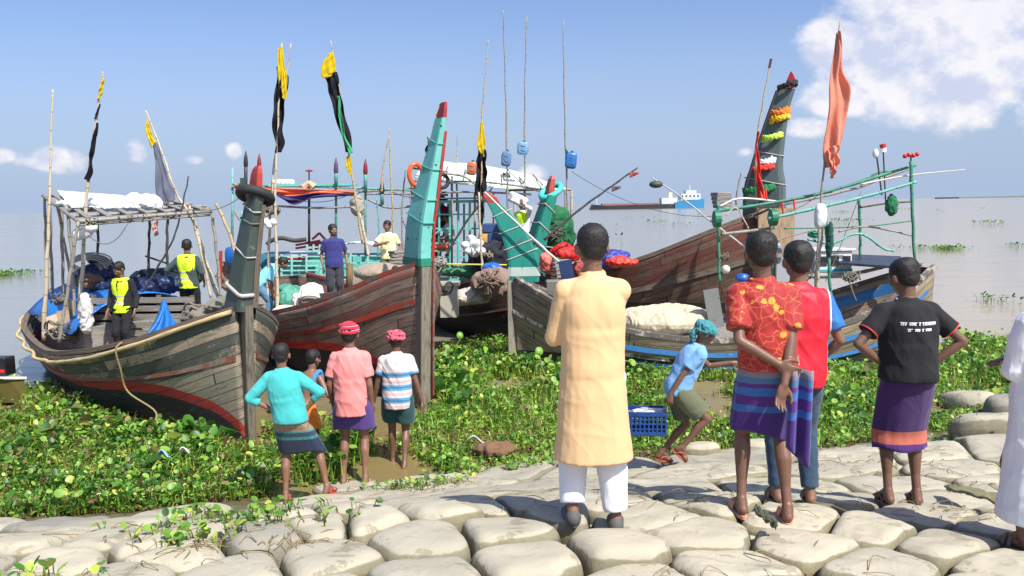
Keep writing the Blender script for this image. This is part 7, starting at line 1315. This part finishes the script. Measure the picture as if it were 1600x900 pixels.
# 6 crate carrier
f = at(1040, 724, 8.7); f.z = max(f.z, gz(f.x, f.y)); Hh = 1.70
Cc = person('man in a light blue shirt and teal headwrap stepping right with a blue crate', f, -97, Hh, dict(pelvis=(0, .13, .87), sh=(0, .33, 1.28), lat=(.96, .22, 0), fL=(-.09, -.04, .10), fR=(.10, .17, .22), kR=(0, 1, .2), kL=(0, 1, 0), pR=.75, pL=.25, hR=(.20, -.02, .76), hL=(-.16, .74, 1.12), eR=(.3, -1, 0), eL=(-.4, -.2, -1), dL=(.0, .8, -.35), dR=(0, .0, -1), cR=1.2, headR=(4, -14, 4), headd=(0, .45, .9)), vox=.0085, on_ground=False, hair=False, face=True, skinm=SKD)
shirt(Cc, cloth(C(112, 160, 204), var=.15), hem=.80, sleeve=.66, ease=.026, vox=.0095, amp=.010, seed=12); trousers(Cc, cloth(C(92, 96, 72), var=.35), end=.80, ease=.028, name='shorts', wide=.02); headwrap(Cc, cloth(C(58, 128, 132), wr=25, wstr=.8), amp=.012, tail=[(0, -.09, .03), (.02, -.13, -.03), (.02, -.12, -.10), (.01, -.10, -.14)], seed=4); sandals(Cc, plain(C(166, 92, 62)), kind='thong')
o = MB().ell(Cc.h(0, .01, -.03), .01).build('hair', HAIR, Cc.root, world=False)
cw = at(1009, 657, 8.75); t = thing('fish_crate', 'blue plastic crate of silver fish carried by the man in the teal headwrap', 'crate', cw, rz=R(-6)); BC = plastic(C(26, 66, 128)); W2, D2, H2 = .21, .15, .26
def cb(c, sz, nm='crate_side', mat=BC, rot=None): return MB().box(c, sz, rot).build(nm, mat, t, world=False)
cb((0, 0, -H2 / 2), (2 * W2, 2 * D2, .014), 'crate_floor')
for sgn in (-1, 1):
    mb = MB(); y = sgn * D2; mb.box((0, y, H2 / 2 - .02), (2 * W2 + .03, .022, .045)); mb.box((0, y, -H2 / 2 + .02), (2 * W2, .014, .04)); mb.box((0, y, 0), (2 * W2, .012, .016)); mb.box((0, y, .05), (2 * W2, .010, .012)); mb.box((0, y, -.055), (2 * W2, .010, .012))
    for i in range(10): mb.box((-W2 + 2 * W2 * i / 9, y, 0), (.016, .016, H2 - .02))
    mb.build('crate_side', BC, t, world=False); mb = MB(); x = sgn * W2; mb.box((x, 0, H2 / 2 - .02), (.022, 2 * D2 + .02, .045)); mb.box((x, 0, -.03), (.010, 2 * D2, H2 * .6)); mb.build('crate_end', BC, t, world=False)
rs = np.random.RandomState(2); FISH = plain(C(206, 206, 204), .25, .3)
for k in range(22):
    c = Vector((rs.uniform(-.17, .17), rs.uniform(-.11, .11), .075 + rs.uniform(0, .06))); a = rs.uniform(-.6, .6); M = Matrix.Rotation(a, 3, 'Z'); mb = MB().ell(c, (.085, .020, .016), M, nu=10, nv=6); mb.add([c + M @ Vector(p) for p in ((.075, 0, 0), (.115, .022, .002), (.115, -.022, .002))], [(0, 1, 2)], [[(0, 0)] * 3]); o = mb.build('fish', FISH, t, True, world=False)
for o in [c for c in t.children if c.name.startswith('fish')]:
    o.parent = None; o.location = cw; o.rotation_euler = (0, 0, R(-6)); tag(o, 'silver fish lying in the blue crate', 'fish', 'fish in the blue crate')
# 7 teal shirt
f, Hh = place(478, 768, 534, Y=8.45)
Tl = person('man in a turquoise shirt and brown navy lungi, hands on hips', f, 2, Hh, dict(AK, pelvis=(-.13, 0, .90), sh=(-.20, .03, 1.355), fL=(-.22, .0, .08), fR=(.22, .04, .08), tR=(.5, .9, 0), kR=(.35, 1, 0), hL=(-.335, .02, .99), hR=(.04, .02, .98), eL=(-1, -.2, .1), eR=(1, -.2, .1), headR=(4, -8, 0)), vox=.0085, on_ground=True)
shirt(Tl, cloth(C(60, 170, 168), var=.12), hem=.86, sleeve=1.42, ease=.022, vox=.0095, amp=.008, seed=14, sl_r=.060); lungi(Tl, bandcloth([(0, C(24, 40, 68)), (.66, C(46, 120, 116)), (.69, C(36, 58, 84)), (.74, C(60, 140, 130)), (.765, C(150, 122, 98))], plaid=(.02, .03, .06)), z1=.97, z0=.50, seed=5, ease=.012, fold=.045); sandals(Tl, plain(C(214, 62, 48)), kind='thong')
# 8 pink shirt, 9 striped shirt
f = at(553, 726, 9.3); f.z = max(gz(f.x, f.y), -.08)
Pk = person('man in a pink t-shirt with a red checked cap, arms hanging down', f, 0, at(553, 509, f.y).z - f.z, dict(fL=(-.12, .02, .08), fR=(.12, -.02, .08), hL=(-.22, .10, .86), hR=(.20, .04, .84), headR=(0, 0, 0)), vox=.0085, hair=True, build=.93)
shirt(Pk, cloth(C(226, 134, 130), var=.06), hem=.76, sleeve=.7, ease=.024, vox=.0095, amp=.009, seed=16, sl_r=.058); lungi(Pk, cloth(C(74, 52, 116), var=.15), z1=.95, z0=.60, seed=7, ease=.03, fold=.04); sandals(Pk, plain(C(190, 140, 110)), kind='thong')
headwrap(Pk, bandcloth([(0, C(206, 40, 66)), (1.655, C(236, 170, 176)), (1.662, C(206, 40, 66)), (1.70, C(236, 150, 160)), (1.706, C(206, 40, 66))]), amp=.004, r=(.090, .104, .076), dz=.064)
f = at(624, 712, 10.0); f.z = max(gz(f.x, f.y), -.06)
St = person('man in a blue white striped shirt and pink headwrap before the centre boat', f, 2, at(624, 520, f.y).z - f.z, dict(fL=(-.10, .16, .08), fR=(.07, -.10, .10), pR=.35, hL=(-.30, .06, .84), hR=(.30, -.02, .84), headR=(0, -4, 0), kR=(0, 1, 0)), vox=.009, skinm=SKD, build=.95)
Wt, Bl, Pn = C(214, 200, 198), C(92, 156, 194), C(206, 176, 172); zz = []; cl = [Bl, Wt, Pn, Bl, Wt, Bl, Pn, Wt, Bl, C(70, 128, 172)]; z = .70
for k in range(22): zz.append((z, [Bl, C(62, 120, 168), Bl, Wt, Pn, Wt][(k) % 6])); z += .022 if k % 6 < 3 else .030
shirt(St, bandcloth([(0, Bl)] + zz), hem=.78, sleeve=.62, ease=.022, vox=.0095, amp=.009, seed=18, sl_r=.058); trousers(St, cloth(C(20, 66, 66), var=.2), end=.72, ease=.03, name='shorts', wide=.01); headwrap(St, cloth(C(204, 88, 106), wr=25, wstr=.8), amp=.011, seed=9); sandals(St, plain(C(206, 70, 56)), kind='thong')
# 10 man half hidden behind the teal shirt
f = at(478, 690, 10.2); f.z = -.15
Og = person('bare backed man with blue strap and orange cloth half hidden behind the turquoise shirt', f, -30, 1.62, dict(sh=(.02, .14, 1.34), hL=(-.12, .35, 1.0), hR=(.22, .30, 1.0), eR=(.9, -.5, -.6), headR=(-10, -10, 0)), vox=.010)
lungi(Og, cloth(C(222, 122, 34), var=.2), z1=1.0, z0=.62, seed=2, ease=.03, fold=.06, name='orange_cloth'); MB().tube(bez([Og.SH + Vector((.10, .11, -.16)), Og.SH + Vector((.12, .04, .055)), Og.SH + Vector((.13, -.10, -.04)), Og.SH + Vector((.12, -.13, -.22))]), [.03] * 19, 8).build('blue_strap', cloth(C(60, 128, 190), var=.1), Og.root, True, world=False)
# boat crews
def crew(label, px, py_head, Y, rz, H, pose, shirtm, trm, dz=0, sleeve=.6, skinm=None, face=True, vox=.011, hem=.84, hair=True, foot_z=None, **k):
    top = at(px, py_head, Y); fz = foot_z if foot_z is not None else top.z - H; f = Vector((top.x, Y, fz)); me = person(label, f, rz, H, pose, skinm or SK, vox, False, hair=hair, face=face, **k); shirt(me, shirtm, hem=hem, sleeve=sleeve, ease=.024, vox=.012, amp=.009, seed=int(px)); trousers(me, trm, end=1.95, ease=.016, vox=.013); return me
DK = cloth((.012, .013, .015), var=.3, sheen=0); VESTC = C(208, 240, 30)
s = NT('hi_vis_vest'); v = s.coord(); x = s.n('ShaderNodeSeparateXYZ'); s.l(v, x.inputs[0]); z = x.outputs[2]; band = None
for zc in (1.00, 1.115): b_ = s.math('LESS_THAN', s.math('ABSOLUTE', s.math('SUBTRACT', z, zc)), .021); band = b_ if band is None else s.math('MAXIMUM', band, b_)
VM = s.fin(s.mix(band, s.mix(s.noise(v, 4, 3), C(196, 232, 20), C(216, 248, 40)), C(170, 174, 170)), .6, s.bump(s.noise(s.coord(scale=(1, 1, .5)), 8, 4, .5, .8), .4, .03)); VM.name = 'hi_vis_vest'
def vest(me, open_front=True):
    mb = MB(); m = me.m; i0 = 3; rg = [me.ring(i, .036 if i / m < .8 else .026, .038 if i / m < .8 else .024) for i in range(i0, m)]
    r0 = rg[0]; rg = [[p + Vector((0, 0, -.07)) for p in r0]] + rg; mb.rings(rg)
    for s_ in (me.j['sL'], me.j['sR']): mb.chain([s_.lerp(me.SH, .35) + me.up * .02, s_.lerp(me.SH, .1) + me.up * .015], [.066, .062], 12)
    o = remesh(mb, 'hi_vis_vest', VM, me.root, .011, 2, foldf(.005, seed=5)); return o
V1 = crew('man in a lime hi-vis vest looking down beside the slatted fish pen', 188, 412, 14.0, 172, 1.66, dict(hL=(-.26, .06, .86), hR=(.25, .08, .86), headR=(-16, -26, 0), headd=(.05, .32, .9)), DK, DK, sleeve=1.8); v1 = vest(V1)
decals(V1, v1, [(.03, (0, 1.40), (0, 1.30)), (.018, (0, 1.30), (0, 1.22))], plain((.012, .013, .015)), name='dark_neckline', y0=1); decals(V1, v1, [(.004, (0, 1.22), (0, .86))], plain(C(120, 140, 20)), name='front_seam', y0=1)
V2 = crew('man in a lime hi-vis vest with round back emblem, arm stretched left', 291, 377, 15.0, 4, 1.70, dict(hL=(-.42, .16, 1.08), eL=(-.6, -.6, -.5), dL=(-.7, .5, .1), hR=(.25, .12, .92), headR=(14, -6, 0)), cloth(C(52, 68, 66), var=.2), DK, sleeve=1.15, face=False); v2 = vest(V2)
ring_ = lambda cx, cz, r, w_: (w_,) + tuple((cx + r * math.cos(a), cz + r * math.sin(a)) for a in np.linspace(0, 6.284, 17))
decals(V2, v2, [ring_(0, 1.29, .046, .009)], plain(C(70, 150, 60)), name='emblem_ring'); decals(V2, v2, [ring_(0, 1.29, .018, .034)], plain(C(232, 196, 40)), name='emblem_disc'); decals(V2, v2, [ring_(.004, 1.292, .008, .012)], plain(C(214, 96, 40)), name='emblem_centre')
stx = []
for z_, a_, b_ in ((1.215, -.075, .075), (1.185, -.035, .035)):
    x = a_
    while x < b_: stx.append((.005, (x, z_ + .006), (x + .004, z_ - .006), (x + .009, z_ + .005))); x += .0135
decals(V2, v2, stx, plain(C(120, 130, 60)), name='vest_lettering')
crew('man in a pale blue t-shirt bending forward behind the left horn', 412, 412, 16.0, -75, 1.60, dict(pelvis=(0, -.12, .88), sh=(0, .20, 1.20), lat=(1, 0, 0), hL=(-.16, .20, .66), hR=(.16, .16, .66), eL=(-.3, -1, 0), eR=(.3, -1, 0), headd=(0, 1, .35), headR=(0, -30, 0), neckd=(0, .6, .1)), cloth(C(130, 204, 222), var=.08), cloth(C(80, 120, 150)), foot_z=.98, sleeve=.8)
Bw = crew('man in a cream shirt and grey brown trousers bent double with his back to us', 484, 440, 15.6, 8, 1.62, dict(pelvis=(0, -.10, .86), sh=(0, .30, 1.02), hL=(-.2, .30, .55), hR=(.15, .32, .55), headd=(0, .6, -.5), headR=(0, -80, 0), neckd=(0, 1, -.5), lowd=(0, -.5, -.6)), cloth(C(226, 214, 200), var=.06), cloth(C(138, 124, 112), var=.15), foot_z=.74, sleeve=.8)
crew('man in a navy polo shirt and dark trousers standing on the centre boat', 520, 353, 16.4, 196, 1.68, dict(hL=(-.26, .03, .88), hR=(.24, .06, .90), headR=(24, 0, 0), sh=(0, -.02, 1.385)), cloth(C(46, 46, 110), var=.15), cloth(C(48, 50, 60)), sleeve=.66)
crew('bearded man in a pale yellow shirt holding one hand to his chest', 605, 347, 18.2, 176, 1.66, dict(hR=(.04, .22, 1.22), eR=(1, .1, -.5), dR=(-.6, .3, .2), hL=(-.24, .1, .95), headR=(-8, 0, 0)), cloth(C(226, 222, 164), var=.08), cloth(C(90, 96, 60)), sleeve=.66, foot_z=at(605, 347, 18.2).z - 1.66)
cr = crew('man in a pale cream shirt crouching in front of the green tarpaulin mound', 450, 466, 16.3, 10, 1.5, dict(pelvis=(0, 0, .6), sh=(0, .12, 1.02), fL=(-.14, .1, .08), fR=(.14, .1, .08), hL=(-.2, .35, .6), hR=(.2, .35, .6), headR=(0, -25, 0), headd=(0, .7, .6)), cloth(C(214, 202, 186), var=.06), cloth(C(96, 92, 86)), foot_z=at(450, 466, 16.3).z - 1.13, face=False)
Sk = crew('man in a lime hi-vis vest with a white sack on his head', 816, 318, 19.8, 150, 1.66, dict(hL=(-.10, .16, 1.62), eL=(-1, .3, -.2), dL=(.1, 0, 1), hR=(.2, .24, 1.1), headR=(0, -8, 0)), cloth(C(222, 222, 226), var=.05), cloth(C(96, 120, 40)), sleeve=1.6, foot_z=at(816, 318, 19.8).z - 1.60); vest(Sk)
tag(MB().box(at(809, 312, 19.8), (.44, .36, .26), Matrix.Rotation(.45, 3, 'Y') @ Matrix.Rotation(.4, 3, 'Z')).build('white_sack', tarp(C(236, 236, 238), .7), bevel=.05), 'white square sack carried on the head of the man in the lime vest', 'sack')
crew('man in a maroon shirt sitting inside the turquoise cabin', 690, 306, 22.2, 150, 1.62, dict(pelvis=(0, 0, .60), sh=(0, -.02, 1.05), fL=(-.12, .4, .12), fR=(.12, .4, .12), hL=(-.14, .34, .68), hR=(.14, .34, .68)), cloth(C(110, 22, 44), var=.2), DK, foot_z=at(690, 306, 22.2).z - 1.34, vox=.013)
crew('man in a pink white shirt sitting at the edge of the turquoise cabin', 702, 332, 21.7, 120, 1.58, dict(pelvis=(0, 0, .55), sh=(0, .04, 1.0), fL=(-.12, .4, .12), fR=(.12, .4, .12), hL=(-.14, .34, .62), hR=(.14, .34, .62)), cloth(C(222, 168, 176), var=.2), cloth(C(150, 70, 60)), foot_z=at(702, 332, 21.7).z - 1.29, vox=.013)
